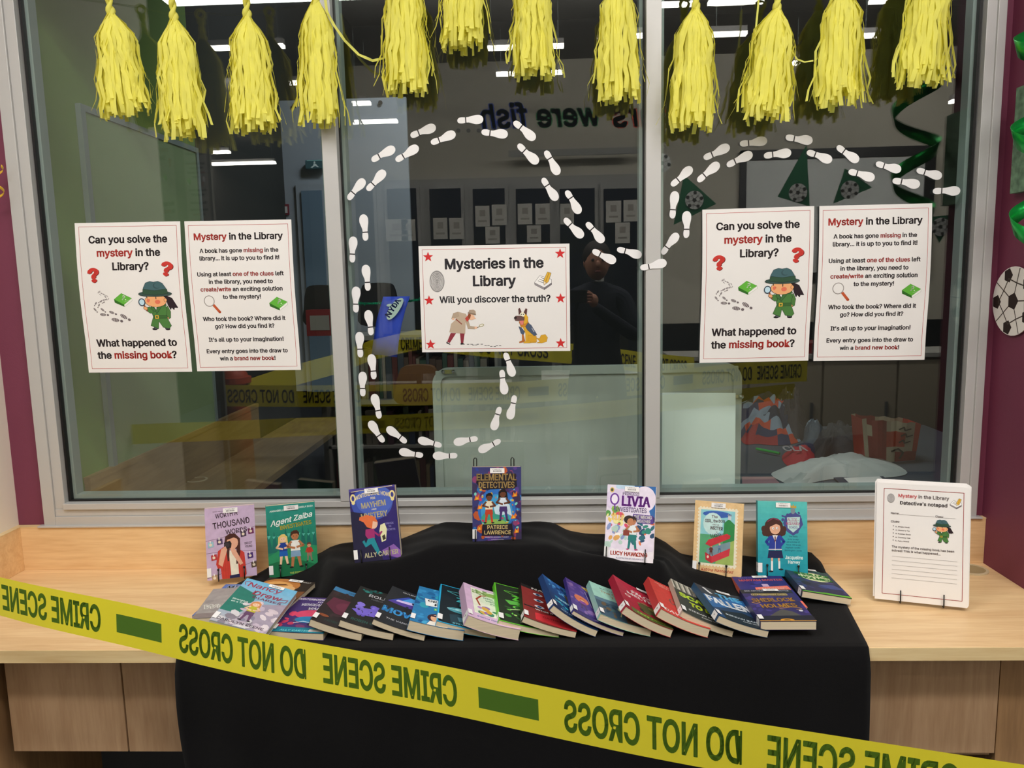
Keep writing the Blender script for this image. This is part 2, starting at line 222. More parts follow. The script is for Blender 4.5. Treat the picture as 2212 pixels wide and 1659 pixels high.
 87: (686, [144,-14,93,523,-2,523,177,199,210,199,319,489,295,523,390,523,366,489,475,200,509,199,688,523,592,523,541,-14,330,428,356,430,349,392,338,389,341,356,346,353,331,319,354,319,445,-14,241,-14,482,174,204,174,183,174,503,174,488,149,198,149,189,149,497,149,192,123,491,123,500,97,186,96,485,96,200,96,506,70,480,70,181,70,206,70,514,26,471,26,172,26,214,26], [0,1,2,0,3,1,4,5,6,5,7,6,5,8,7,8,9,7,10,11,12,10,13,11,4,14,5,15,9,8,16,9,15,4,17,14,18,19,16,19,9,16,4,18,17,18,19,17,4,20,18,21,9,19,22,9,21,4,23,20,22,24,9,25,23,4,0,26,3,27,13,10,22,28,24,29,23,25,0,30,26,31,13,27,32,23,29,22,33,28,33,13,31,0,32,30,34,13,33,0,35,32,22,36,33,37,23,32,38,13,34,22,39,36,0,40,35,41,23,37,42,13,38,22,43,39,0,44,40,45,23,41,0,45,44,0,23,45,22,42,43,22,13,42]),
 88: (474, [231,191,207,245,3,523,112,523,189,408,287,408,473,523,366,523,268,245,245,194,272,387,204,387,260,369,267,278,209,278,216,369,226,352,249,352,231,329,236,336,245,332,245,318,230,318,482,-14,-9,-14,228,205,247,206,237,189,228,174,247,173,218,158,207,141,193,121,99,-14], [0,1,2,1,3,2,1,4,3,5,6,7,5,8,6,8,9,6,10,8,5,1,11,4,12,13,10,13,8,10,1,14,11,14,15,11,14,16,15,17,13,12,14,18,16,18,19,16,19,20,17,20,13,17,18,21,19,22,20,19,22,9,20,13,23,20,24,14,18,14,22,18,22,0,18,0,9,22,24,1,14,1,13,14,1,8,13,8,23,13,24,0,1,0,25,1,26,9,8,9,23,8,27,9,26,0,27,25,0,27,9,27,23,9,24,27,0,24,28,27,28,29,27,24,30,28,24,31,30,24,32,31,24,33,32]),
 89: (472, [189,204,99,523,-9,523,204,352,268,352,480,523,373,523,282,204,220,325,253,325,239,299,225,270,249,270,203,216,270,216,189,-14,282,-14], [0,1,2,0,3,1,4,5,6,4,7,5,0,8,3,9,7,4,10,7,9,0,10,8,11,12,10,12,7,10,0,11,10,11,12,10,0,13,11,14,7,12,0,14,13,0,7,14,15,7,0,15,16,7]),
 90: (438, [26,438,411,523,26,523,346,505,411,457,312,462,367,441,295,439,180,121,317,439,286,438,278,416,262,393,28,51,71,67,163,96,145,72,121,70,127,48,183,71,413,-14,413,71,152,71,92,4,28,-14], [0,1,2,0,3,1,3,4,1,0,5,3,6,4,3,0,7,5,6,8,4,9,8,6,10,8,9,0,10,7,10,11,7,11,8,10,12,8,11,13,8,12,13,14,8,14,15,8,14,16,15,14,17,16,17,18,16,19,20,21,22,20,19,17,20,22,18,20,17,13,23,14,24,23,13,23,20,18,24,20,23]),
 97: (389, [161,396,217,397,194,398,242,393,129,389,268,385,98,376,294,372,69,357,316,353,45,330,335,327,21,283,173,315,196,317,217,315,347,293,155,309,234,309,140,301,246,301,128,291,254,290,351,252,119,280,260,275,107,257,262,256,260,250,351,-14,257,247,249,244,232,241,276,173,207,238,176,234,149,230,122,224,95,217,70,205,49,189,31,168,264,169,262,163,249,165,20,141,234,162,262,139,218,159,202,157,188,156,178,154,157,151,139,145,125,139,16,108,259,119,114,130,108,120,106,105,251,100,21,70,108,91,239,84,113,81,221,71,280,38,122,72,135,65,199,62,36,37,151,61,170,59,263,38,262,14,263,-14,275,30,59,11,243,0,88,-8,220,-12,123,-19,193,-20,160,-23], [0,1,2,0,3,1,4,3,0,4,5,3,6,5,4,6,7,5,8,7,6,8,9,7,10,9,8,10,11,9,12,13,10,13,14,10,14,11,10,14,15,11,15,16,11,12,17,13,18,16,15,12,19,17,20,16,18,12,21,19,22,16,20,22,23,16,12,24,21,25,23,22,26,24,12,27,23,25,28,23,27,28,29,23,30,29,28,31,29,30,32,33,31,33,29,31,34,33,32,35,33,34,36,33,35,37,33,36,38,33,37,39,33,38,40,33,39,41,33,40,41,42,33,43,29,33,41,44,42,45,44,41,45,46,44,47,29,43,45,48,46,45,49,48,45,49,50,45,51,50,45,52,51,45,53,52,45,54,53,55,54,45,56,29,47,55,57,54,55,58,57,55,59,58,60,29,56,61,59,55,61,62,59,63,29,60,61,64,62,65,66,63,66,29,63,61,67,64,61,68,67,69,66,65,70,68,61,70,71,68,72,66,69,70,72,71,70,73,72,73,66,72,70,74,73,74,75,73,76,29,66,77,74,70,74,29,76,77,78,74,75,29,74,79,78,77,79,80,78,81,80,79,81,82,80,83,82,81]),
 98: (424, [39,-14,128,523,39,523,111,333,115,340,127,355,128,333,194,395,278,392,229,399,165,385,321,372,143,371,356,341,383,299,138,258,151,282,169,301,192,312,220,316,249,312,271,300,289,281,399,247,303,256,130,226,311,225,404,189,127,189,314,189,130,152,311,153,399,130,303,122,138,120,383,79,289,96,152,95,271,77,111,45,170,76,356,36,248,65,193,65,220,61,126,45,115,38,126,-14,127,22,321,4,144,6,166,-9,278,-16,195,-19,230,-22], [0,1,2,0,3,1,3,4,1,4,5,1,5,6,1,7,8,9,10,8,7,10,11,8,12,11,10,12,13,11,5,13,12,6,13,5,6,14,13,0,6,3,0,15,6,15,16,6,16,17,6,17,18,6,18,19,6,19,14,6,20,14,19,21,14,20,22,14,21,22,23,14,24,23,22,0,25,15,26,23,24,26,27,23,0,28,25,29,27,26,0,30,28,31,27,29,31,32,27,33,32,31,0,34,30,33,35,32,36,35,33,0,37,34,38,35,36,0,39,37,39,40,37,38,41,35,42,41,38,39,43,40,44,41,42,39,44,43,39,45,44,45,41,44,0,46,39,47,48,45,48,41,45,0,48,46,48,49,41,0,47,48,50,49,48,51,49,50,51,52,49,53,52,51,53,54,52]),
 99: (396, [155,392,236,396,207,398,264,391,109,372,290,381,313,368,72,340,334,351,351,330,43,297,208,316,365,307,177,311,223,315,238,311,250,306,154,299,380,267,261,299,271,291,135,279,26,246,279,281,285,270,122,253,294,245,113,222,20,187,110,187,113,153,26,130,122,123,286,108,381,112,295,134,43,79,135,97,367,72,280,96,154,77,272,86,262,77,72,36,251,70,177,65,353,48,238,65,224,62,208,61,335,27,109,4,314,10,291,-4,155,-16,265,-14,237,-20,207,-22], [0,1,2,0,3,1,4,3,0,4,5,3,4,6,5,7,6,4,7,8,6,7,9,8,10,11,7,11,9,7,11,12,9,10,13,11,14,12,11,15,12,14,16,12,15,10,17,13,16,18,12,19,18,16,20,18,19,10,21,17,22,21,10,23,18,20,24,18,23,22,25,21,26,18,24,22,27,25,28,27,22,28,29,27,28,30,29,31,30,28,31,32,30,33,34,35,36,32,31,36,37,32,33,38,34,39,38,33,36,40,37,41,38,39,42,38,41,43,40,36,44,38,42,43,45,40,44,46,38,47,46,44,48,46,47,43,49,45,49,46,48,43,46,49,43,50,46,51,50,43,51,52,50,51,53,52,54,53,51,54,55,53,54,56,55,57,56,54]),
 100: (424, [297,333,298,355,297,523,386,523,310,340,314,333,386,-14,147,392,231,395,195,399,259,385,104,372,281,371,69,341,42,299,205,316,232,312,255,301,273,282,286,258,176,312,153,300,135,281,26,247,122,256,295,226,113,225,20,189,298,189,110,189,295,152,113,153,25,130,122,122,286,120,42,79,135,96,273,95,154,77,255,76,314,45,68,36,176,65,232,65,205,61,299,45,297,22,299,-14,310,38,104,4,281,6,259,-9,147,-16,230,-19,195,-22], [0,1,2,1,3,2,1,4,3,4,5,3,5,6,3,7,8,9,7,10,8,11,10,7,11,12,10,13,12,11,13,1,12,13,0,1,14,0,13,14,5,0,14,15,5,15,16,5,16,17,5,17,18,5,18,19,5,19,6,5,14,20,15,14,21,20,14,22,21,23,22,14,23,24,22,25,6,19,23,26,24,27,26,23,28,6,25,27,29,26,30,6,28,27,31,29,32,31,27,32,33,31,34,6,30,35,33,32,35,36,33,37,6,34,35,38,36,39,40,37,40,6,37,41,38,35,41,42,38,43,40,39,41,44,42,44,40,43,41,45,44,45,40,44,41,46,45,46,47,45,48,6,40,46,6,48,49,46,41,49,50,46,47,6,46,49,51,50,52,51,49,52,53,51,54,53,52]),
 101: (404, [153,392,238,396,205,399,271,387,107,371,301,373,329,351,70,339,352,322,43,296,205,316,233,312,370,287,177,312,255,302,154,302,272,286,135,285,26,245,381,244,285,263,122,263,113,238,293,235,20,187,61,235,385,194,110,210,298,177,61,155,384,235,110,178,385,155,26,129,113,142,123,112,43,79,285,95,384,100,298,122,138,90,365,56,275,83,158,74,263,73,71,36,183,64,249,66,232,62,213,60,345,30,110,4,319,8,288,-9,157,-16,252,-19,212,-22], [0,1,2,0,3,1,4,3,0,4,5,3,4,6,5,7,6,4,7,8,6,9,10,7,10,8,7,10,11,8,11,12,8,9,13,10,14,12,11,9,15,13,16,12,14,9,17,15,18,17,9,16,19,12,20,19,16,18,21,17,18,22,21,23,19,20,24,25,18,25,22,18,23,26,19,25,27,22,28,26,23,24,29,25,27,30,25,27,28,30,31,28,27,28,32,26,33,29,24,34,28,31,34,32,28,33,34,29,34,32,29,33,35,34,36,35,33,37,38,39,36,40,35,37,41,38,42,41,37,36,43,40,44,41,42,45,43,36,45,46,43,47,41,44,48,41,47,45,49,46,49,41,48,45,41,49,45,50,41,51,50,45,51,52,50,51,53,52,54,53,51,54,55,53,56,55,54]),
 102: (254, [158,541,208,543,187,544,225,541,129,532,238,537,260,530,104,516,237,451,84,494,218,457,71,465,204,459,212,458,67,432,176,457,195,460,165,450,158,438,156,418,67,-14,156,-14,-8,313,242,393,-8,393,242,313], [0,1,2,0,3,1,4,3,0,4,5,3,4,6,5,7,6,4,7,8,6,9,10,7,10,8,7,11,12,9,12,13,9,13,10,9,14,15,11,15,16,11,16,11,12,14,17,15,14,18,17,14,19,18,20,19,14,20,21,19,22,23,24,22,25,23]),
 103: (425, [148,392,231,395,196,399,260,386,299,333,386,393,299,393,311,340,315,333,386,-10,105,372,282,371,69,341,299,355,42,299,205,316,233,312,256,301,274,283,287,259,176,312,153,300,135,282,26,249,122,257,295,228,113,227,20,191,298,193,110,193,295,156,113,158,26,133,122,128,287,127,42,84,135,105,274,103,153,88,256,87,314,54,176,77,233,77,70,44,205,73,297,54,297,32,309,47,105,15,280,16,297,-5,258,3,148,-3,230,-6,195,-9,291,-41,381,-58,31,-64,121,-44,105,-22,273,-64,131,-56,144,-67,362,-98,245,-78,53,-99,160,-75,180,-81,207,-83,333,-128,73,-121,98,-139,296,-149,129,-153,253,-161,165,-162,207,-165], [0,1,2,0,3,1,4,5,6,4,7,5,7,8,5,8,9,5,10,3,0,10,11,3,12,11,10,12,13,11,12,7,13,14,7,12,14,4,7,14,8,4,14,15,8,15,16,8,16,17,8,17,18,8,18,19,8,19,9,8,14,20,15,14,21,20,14,22,21,23,22,14,23,24,22,25,9,19,23,26,24,27,26,23,28,9,25,27,29,26,30,9,28,27,31,29,32,31,27,32,33,31,34,9,30,35,33,32,35,36,33,37,9,34,35,38,36,39,40,37,40,9,37,35,41,38,42,40,39,43,41,35,43,44,41,44,40,42,43,45,44,45,40,44,43,46,45,47,9,40,46,9,47,48,46,43,48,49,46,50,9,46,48,51,49,52,51,48,52,53,51,54,53,52,55,9,50,55,56,9,57,58,59,60,56,55,57,61,58,57,62,61,60,63,56,64,63,60,65,62,57,65,66,62,65,67,66,68,63,64,65,68,67,65,63,68,65,69,63,70,69,65,71,69,70,71,72,69,73,72,71,73,74,72,75,74,73,75,76,74]),
 104: (410, [39,-14,80,273,39,523,128,523,112,340,128,273,183,392,267,394,227,399,302,381,144,374,331,358,353,327,151,293,168,305,187,312,210,315,240,310,367,288,262,295,277,270,139,276,371,241,131,254,282,234,128,226,371,-14,282,-14,128,-14], [0,1,2,1,3,2,1,4,3,4,5,3,6,7,8,6,9,7,10,9,6,10,11,9,4,11,10,4,12,11,5,13,4,13,14,4,14,15,4,15,16,4,16,12,4,16,17,12,17,18,12,19,18,17,20,18,19,5,21,13,20,22,18,5,23,21,0,5,1,0,23,5,24,22,20,0,25,23,24,26,22,27,26,24,0,28,25]),
 105: (167, [39,-14,128,393,39,393,128,-14,62,534,105,534,84,538,124,522,44,522,136,505,31,505,27,483,141,483,31,462,136,462,44,444,124,444,62,432,105,432,84,429], [0,1,2,0,3,1,4,5,6,4,7,5,8,7,4,8,9,7,10,9,8,11,9,10,11,12,9,13,12,11,13,14,12,15,14,13,15,16,14,17,16,15,17,18,16,19,18,17]),
 106: (167, [39,-28,128,393,39,393,128,-31,36,-50,125,-65,30,-62,19,-70,114,-97,1,-73,-24,-157,-24,-73,96,-123,72,-142,40,-153,4,-157,62,534,105,534,83,538,123,522,44,522,136,505,31,505,27,483,140,483,31,462,136,462,44,444,123,444,62,432,105,432,83,429], [0,1,2,0,3,1,4,3,0,4,5,3,6,5,4,7,5,6,7,8,5,9,8,7,10,9,11,10,8,9,10,12,8,10,13,12,10,14,13,10,15,14,16,17,18,16,19,17,20,19,16,20,21,19,22,21,20,23,21,22,23,24,21,25,24,23,25,26,24,27,26,25,27,28,26,29,28,27,29,30,28,31,30,29]),
 107: (381, [39,-14,128,523,39,523,96,226,115,226,128,-14,393,393,279,393,192,250,190,185,129,187,401,-14,96,104,287,-14,183,185], [0,1,2,0,3,1,3,4,1,4,5,1,4,6,7,4,8,6,8,9,6,4,10,8,9,11,8,0,12,3,5,10,4,5,13,10,12,9,14,12,11,9,0,11,12]),
 108: (189, [39,83,128,523,39,523,128,99,129,79,44,43,132,71,163,67,197,-8,180,71,136,68,147,66,159,66,154,66,64,10,96,-10,175,-13,139,-16,163,-15,151,-16], [0,1,2,0,3,1,0,4,3,5,4,0,5,6,4,7,8,9,5,10,6,5,11,10,12,8,7,13,8,12,11,8,13,5,8,11,14,8,5,15,8,14,15,16,8,17,16,15,17,18,16,17,19,18]),
 109: (610, [192,397,262,393,220,400,405,397,472,396,437,400,166,389,375,388,504,384,39,-14,88,281,39,393,126,393,105,329,122,355,126,281,297,371,142,375,349,373,532,364,326,352,321,338,553,335,164,308,181,314,309,327,199,316,340,281,418,316,567,299,224,312,292,281,381,307,398,314,443,313,463,302,243,301,150,297,368,297,477,284,256,283,571,256,358,283,138,282,482,253,352,267,260,259,130,263,349,246,128,237,260,-14,571,-14,482,-14,349,-14,128,-14], [0,1,2,3,4,5,6,1,0,7,4,3,7,8,4,9,10,11,10,12,11,10,13,12,13,14,12,14,15,12,6,16,1,17,16,6,18,8,7,18,19,8,14,16,17,20,19,18,14,21,16,20,22,19,15,23,14,23,24,14,24,21,14,25,22,20,24,26,21,26,25,21,25,27,21,25,28,22,28,29,22,26,30,25,30,31,25,27,32,25,32,33,25,33,28,25,34,29,28,35,29,34,36,31,30,15,37,23,27,38,32,39,29,35,40,31,36,39,41,29,27,42,38,15,43,37,44,41,39,27,45,42,46,31,40,15,47,43,9,15,10,9,47,15,46,27,31,46,45,27,46,48,45,9,49,47,50,48,46,44,51,41,52,51,44,50,53,48,9,54,49]),
 110: (410, [183,392,267,394,227,399,302,381,39,-14,80,273,39,393,126,393,112,340,126,273,144,374,331,358,353,327,151,293,168,305,187,312,210,315,240,310,367,288,262,295,277,270,139,276,371,241,131,254,282,234,128,226,371,-14,282,-14,128,-14], [0,1,2,0,3,1,4,5,6,5,7,6,5,8,7,8,9,7,10,3,0,10,11,3,8,11,10,8,12,11,9,13,8,13,14,8,14,15,8,15,16,8,16,12,8,16,17,12,17,18,12,19,18,17,20,18,19,9,21,13,20,22,18,9,23,21,4,9,5,4,23,9,24,22,20,4,25,23,24,26,22,27,26,24,4,28,25]),
 111: (415, [155,392,260,392,207,399,306,372,109,372,344,340,72,340,372,297,43,297,207,316,177,311,238,311,154,299,262,299,135,279,280,279,26,246,389,246,122,253,294,253,113,222,302,222,20,187,395,187,110,187,305,187,113,153,302,153,389,130,26,130,294,123,122,123,372,79,43,79,280,97,135,97,262,77,154,77,344,36,72,36,238,65,177,65,207,61,109,4,306,4,155,-16,260,-16,207,-22], [0,1,2,0,3,1,4,3,0,4,5,3,6,5,4,6,7,5,8,9,6,9,7,6,8,10,9,11,7,9,8,12,10,13,7,11,8,14,12,15,7,13,16,14,8,15,17,7,16,18,14,19,17,15,16,20,18,21,17,19,22,20,16,21,23,17,22,24,20,25,23,21,22,26,24,27,23,25,27,28,23,29,26,22,30,28,27,29,31,26,30,32,28,33,31,29,34,32,30,33,35,31,36,32,34,33,37,35,36,38,32,39,37,33,40,38,36,39,41,37,42,38,40,39,42,41,39,38,42,43,38,39,43,44,38,45,44,43,45,46,44,47,46,45]),
 112: (424, [194,395,278,392,229,399,165,385,39,-157,111,333,39,393,126,393,115,340,126,333,321,372,143,371,356,341,127,355,383,299,130,226,138,258,151,282,169,301,192,312,220,316,249,312,271,300,289,281,399,247,303,256,311,225,404,189,127,189,314,189,130,152,311,153,399,130,303,122,111,45,138,120,383,79,289,96,152,95,271,77,170,76,356,36,248,65,193,65,220,61,128,45,115,38,128,-157,144,6,127,22,321,4,166,-9,278,-16,195,-19,230,-22], [0,1,2,3,1,0,4,5,6,5,7,6,5,8,7,8,9,7,3,10,1,11,10,3,11,12,10,13,12,11,8,12,13,8,14,12,9,14,8,4,9,5,4,15,9,15,16,9,16,17,9,17,18,9,18,19,9,19,20,9,20,14,9,21,14,20,22,14,21,23,14,22,23,24,14,25,24,23,26,24,25,26,27,24,4,28,15,29,27,26,4,30,28,31,27,29,31,32,27,33,32,31,4,34,30,34,35,30,33,36,32,37,36,33,34,38,35,39,36,37,34,40,38,39,41,36,42,41,39,34,43,40,44,41,42,34,44,43,34,45,44,45,41,44,4,46,34,47,48,45,48,41,45,4,49,46,48,50,41,4,48,49,4,47,48,51,50,48,51,52,50,53,52,51,53,54,52]),
 113: (424, [147,392,231,395,195,399,259,385,299,333,386,393,299,393,310,340,314,333,386,-157,104,372,281,371,69,341,298,355,42,299,205,316,232,312,255,301,273,282,286,258,295,226,176,312,153,300,135,281,26,247,122,256,113,225,20,189,298,189,110,189,295,152,113,153,25,130,122,122,286,120,314,45,42,79,135,96,273,95,154,77,255,76,68,36,176,65,232,65,205,61,297,45,281,6,297,-157,309,38,297,22,104,4,259,-9,147,-16,230,-19,195,-22], [0,1,2,0,3,1,4,5,6,4,7,5,7,8,5,8,9,5,10,3,0,10,11,3,12,11,10,12,13,11,12,7,13,14,7,12,14,4,7,14,8,4,14,15,8,15,16,8,16,17,8,17,18,8,18,19,8,19,20,8,20,9,8,14,21,15,14,22,21,14,23,22,24,23,14,24,25,23,24,26,25,27,26,24,28,9,20,27,29,26,30,9,28,27,31,29,32,31,27,32,33,31,34,35,30,35,9,30,36,33,32,36,37,33,38,35,34,36,39,37,40,35,38,41,39,36,41,42,39,43,35,40,41,44,42,44,35,43,41,45,44,45,35,44,41,46,45,46,47,45,48,9,35,49,9,48,50,46,41,46,9,49,50,51,46,47,9,46,52,51,50,52,53,51,54,53,52]),
 114: (259, [177,394,221,399,212,399,230,398,238,398,257,397,257,306,145,379,39,-14,107,335,39,393,126,393,119,356,126,335,130,258,138,276,150,291,166,302,185,309,207,312,218,311,228,310,237,309,128,236,128,-14], [0,1,2,0,3,1,0,4,3,0,5,4,0,6,5,7,6,0,8,9,10,9,11,10,9,12,11,12,13,11,12,6,7,13,6,12,8,13,9,8,14,13,14,15,13,15,16,13,16,17,13,17,18,13,18,19,13,19,20,13,20,21,13,21,22,13,22,6,13,8,23,14,8,24,23]),
 115: (365, [146,395,226,395,187,398,259,385,109,383,287,370,78,365,310,348,54,340,326,323,38,309,187,318,215,315,343,280,160,315,139,305,234,305,33,274,127,292,246,290,123,277,260,261,125,264,40,232,133,254,149,245,175,236,233,223,62,198,281,206,317,181,98,173,338,148,145,157,208,142,345,107,230,134,244,125,251,115,17,105,117,87,102,123,254,103,340,71,33,57,250,88,236,74,132,72,213,63,153,63,324,39,181,60,51,29,299,13,76,6,265,-6,107,-10,226,-18,143,-19,182,-22], [0,1,2,0,3,1,4,3,0,4,5,3,6,5,4,6,7,5,8,7,6,8,9,7,10,11,8,11,9,8,11,12,9,12,13,9,10,14,11,10,15,14,16,13,12,17,15,10,17,18,15,19,13,16,17,20,18,21,13,19,17,22,20,23,22,17,23,24,22,23,25,24,23,26,25,23,27,26,28,27,23,28,29,27,28,30,29,31,30,28,31,32,30,33,32,31,34,32,33,34,35,32,36,35,34,37,35,36,38,35,37,39,40,41,42,35,38,42,43,35,44,40,39,45,43,42,46,43,45,44,47,40,48,43,46,44,49,47,48,50,43,51,50,48,44,51,49,44,50,51,52,50,44,52,53,50,54,53,52,54,55,53,56,55,54,56,57,55,58,57,56,58,59,57]),
 116: (227, [51,92,140,485,51,485,140,98,-8,313,218,393,-8,393,218,313,142,80,58,47,147,71,155,66,192,66,230,-8,213,70,171,64,183,65,176,64,82,11,120,-11,206,-15,168,-18,194,-17,181,-18], [0,1,2,0,3,1,4,5,6,4,7,5,0,8,3,9,8,0,9,10,8,9,11,10,12,13,14,9,15,11,16,13,12,17,13,16,15,13,17,9,13,15,18,13,9,19,13,18,19,20,13,21,20,19,21,22,20,21,23,22]),
 117: (410, [39,138,128,393,39,393,128,145,282,153,371,393,282,393,329,106,371,-14,279,125,133,109,43,92,271,104,284,106,147,85,284,-14,298,39,258,87,57,52,242,74,170,70,223,67,200,64,265,5,79,21,108,-2,226,-13,143,-15,183,-19], [0,1,2,0,3,1,4,5,6,4,7,5,7,8,5,9,7,4,0,10,3,11,10,0,12,13,9,13,7,9,11,14,10,12,15,13,16,8,7,17,15,12,18,14,11,19,15,17,18,20,14,21,15,19,18,22,20,22,23,21,23,15,21,18,23,22,24,23,18,23,8,16,25,23,24,25,26,23,15,8,23,27,26,25,27,28,26]),
 118: (389, [153,-14,94,393,-3,393,178,160,211,160,392,393,295,393,236,-14,190,125,199,125,189,91,200,91,210,57,180,57,165,7,224,7], [0,1,2,0,3,1,4,5,6,4,7,5,0,8,3,9,7,4,0,10,8,10,11,8,10,11,9,11,7,9,12,7,11,0,13,10,0,14,13,15,7,12,0,15,14,0,7,15]),
 119: (567, [127,-14,98,393,4,393,147,217,193,217,259,352,241,393,327,393,308,352,375,217,420,217,563,393,469,393,440,-14,270,305,297,306,290,277,277,277,283,249,291,221,276,221,298,195,269,194,157,181,410,180,182,179,385,180,305,168,261,168,167,140,395,139,172,138,358,-14,209,-14,162,93,178,94,389,94,406,94,192,27,419,27,374,27,148,27], [0,1,2,0,3,1,4,5,6,5,7,6,5,8,7,8,9,7,10,11,12,10,13,11,4,14,5,15,9,8,16,9,15,4,17,14,18,9,16,4,18,17,19,9,18,4,20,18,21,9,19,4,22,20,0,23,3,24,13,10,25,22,4,21,26,9,27,26,21,25,28,22,0,29,23,27,30,26,30,13,24,31,28,25,32,30,27,31,33,28,0,34,29,34,35,29,32,36,30,36,37,30,36,37,30,37,13,30,34,35,31,35,33,31,38,33,35,39,13,37,32,40,36,0,41,34,32,39,40,32,13,39,0,38,41,0,33,38]),
 120: (379, [185,126,148,196,2,393,108,393,159,313,221,313,378,393,274,393,232,192,195,123,204,286,176,286,186,264,191,260,195,259,-6,-14,177,236,205,236,203,152,229,196,385,-14,151,192,175,152,191,129,177,104,202,104,160,78,219,78,279,-14,99,-14], [0,1,2,1,3,2,1,4,3,5,6,7,5,8,6,8,9,6,10,8,5,1,11,4,1,12,11,12,13,11,13,14,10,14,8,10,15,1,12,1,16,12,16,0,12,16,17,13,9,18,14,18,19,14,19,8,14,8,20,14,16,19,17,19,8,17,1,21,16,0,19,16,15,0,1,0,22,1,21,19,1,21,22,19,22,0,19,22,8,21,22,18,8,18,9,8,22,23,18,24,25,23,26,25,24,26,27,25,26,28,27,29,28,26]),
 121: (389, [148,-2,94,393,-3,393,178,160,211,160,392,393,295,393,224,7,217,-64,190,125,199,125,189,91,200,91,180,57,209,57,165,7,137,-31,129,-51,120,-64,204,-92,111,-72,31,-148,74,-74,51,-70,101,-75,89,-76,187,-116,168,-135,145,-149,51,-154,120,-157,62,-157,92,-159,76,-159], [0,1,2,0,3,1,4,5,6,4,7,5,7,8,5,0,9,3,10,7,4,11,12,10,12,7,10,0,11,9,11,12,9,0,13,11,14,7,12,0,15,13,0,7,15,0,8,7,16,8,0,17,8,16,18,8,17,18,19,8,20,19,18,21,22,23,24,19,20,21,25,22,25,19,24,21,19,25,21,26,19,21,27,26,21,28,27,29,28,21,29,30,28,31,30,29,31,32,30,33,32,31]),
 122: (380, [34,309,347,393,34,393,240,324,347,326,240,309,140,55,28,51,140,70,353,70,353,-14,28,-14], [0,1,2,0,3,1,3,4,1,3,5,4,5,6,4,0,7,3,7,5,0,7,8,5,8,6,5,7,9,8,7,10,9,11,10,7]),
 49: (453, [72,434,290,523,194,523,198,434,214,434,290,-14,198,-14,72,330,62,-14,405,69,62,69,405,-14], [0,1,2,0,3,1,3,4,1,4,5,1,0,6,3,7,5,4,7,6,0,6,5,7,8,9,10,8,11,9]),
 50: (453, [178,524,271,525,225,530,313,509,136,509,347,485,101,483,373,453,74,449,224,445,247,443,390,415,57,408,199,443,267,436,179,435,283,425,163,423,296,411,151,407,395,373,303,393,50,348,144,386,306,371,140,348,392,342,304,351,298,332,384,313,287,313,369,283,271,291,250,267,347,250,224,238,317,213,50,53,277,170,167,71,167,55,403,71,403,-14,50,-14], [0,1,2,0,3,1,4,3,0,4,5,3,6,5,4,6,7,5,8,7,6,8,9,7,9,10,7,10,11,7,12,13,8,13,9,8,14,11,10,12,15,13,16,11,14,12,17,15,18,11,16,12,19,17,18,20,11,21,20,18,22,19,12,22,23,19,24,20,21,22,25,23,24,26,20,27,26,24,28,26,27,28,29,26,30,29,28,30,31,29,32,31,30,33,31,32,33,34,31,35,34,33,35,36,34,37,36,35,37,38,36,37,39,38,39,40,38,37,41,39,37,42,41,43,42,37]),
 51: (453, [56,438,386,523,56,523,274,454,386,455,274,438,197,241,143,304,197,303,143,234,266,302,314,289,353,264,200,234,383,230,239,230,269,221,401,190,290,207,304,189,407,145,312,168,315,145,38,87,120,146,27,146,128,113,312,120,401,99,303,101,138,96,289,85,382,58,152,82,59,49,269,74,171,72,246,66,193,66,218,64,353,25,89,19,315,0,127,-3,269,-16,171,-16,218,-21], [0,1,2,0,3,1,3,4,1,3,5,4,5,6,4,0,7,3,7,5,0,7,8,5,8,6,5,9,8,7,9,10,8,9,11,10,9,12,11,9,13,12,13,14,12,15,14,13,16,14,15,16,17,14,18,17,16,19,17,18,19,20,17,21,20,19,22,20,21,23,24,25,23,26,24,27,20,22,27,28,20,29,28,27,23,30,26,31,28,29,31,32,28,23,33,30,34,33,23,35,32,31,34,36,33,37,32,35,34,38,36,39,32,37,34,39,38,34,32,39,34,40,32,41,40,34,41,42,40,43,42,41,43,44,42,45,44,43,45,46,44]),
 52: (453, [26,162,335,523,239,523,123,177,123,162,268,146,357,332,268,332,357,-14,427,177,427,91,26,91,268,121,268,-14], [0,1,2,0,3,1,3,4,1,5,6,7,5,8,6,0,9,3,0,5,9,5,10,9,11,5,0,11,12,5,8,10,5,11,13,12,13,10,11,13,8,10]),
 53: (453, [52,240,163,438,83,523,380,523,380,438,132,315,148,327,149,315,200,345,266,344,230,348,173,338,299,334,329,317,355,295,195,261,218,263,376,268,244,260,392,236,172,255,267,250,152,246,287,235,132,231,402,201,301,214,311,190,405,163,314,162,399,113,311,135,53,89,133,144,43,144,140,113,302,111,149,97,381,69,288,91,163,84,269,77,71,52,179,73,247,67,199,66,353,31,221,64,99,22,316,3,134,-2,271,-15,175,-16,221,-21], [0,1,2,1,3,2,1,4,3,0,5,1,5,6,1,6,7,1,8,9,10,11,9,8,11,12,9,6,12,11,6,13,12,7,13,6,7,14,13,0,7,5,0,14,7,0,15,14,15,16,14,16,17,14,16,18,17,18,19,17,0,20,15,21,19,18,0,22,20,23,19,21,0,24,22,23,25,19,26,25,23,27,25,26,27,28,25,29,28,27,29,30,28,31,30,29,32,33,34,32,35,33,36,30,31,32,37,35,36,38,30,39,38,36,32,40,37,41,38,39,42,40,32,42,43,40,44,38,41,42,45,43,44,46,38,47,46,44,42,47,45,42,46,47,48,46,42,48,49,46,50,49,48,50,51,49,52,51,50,52,53,51]),
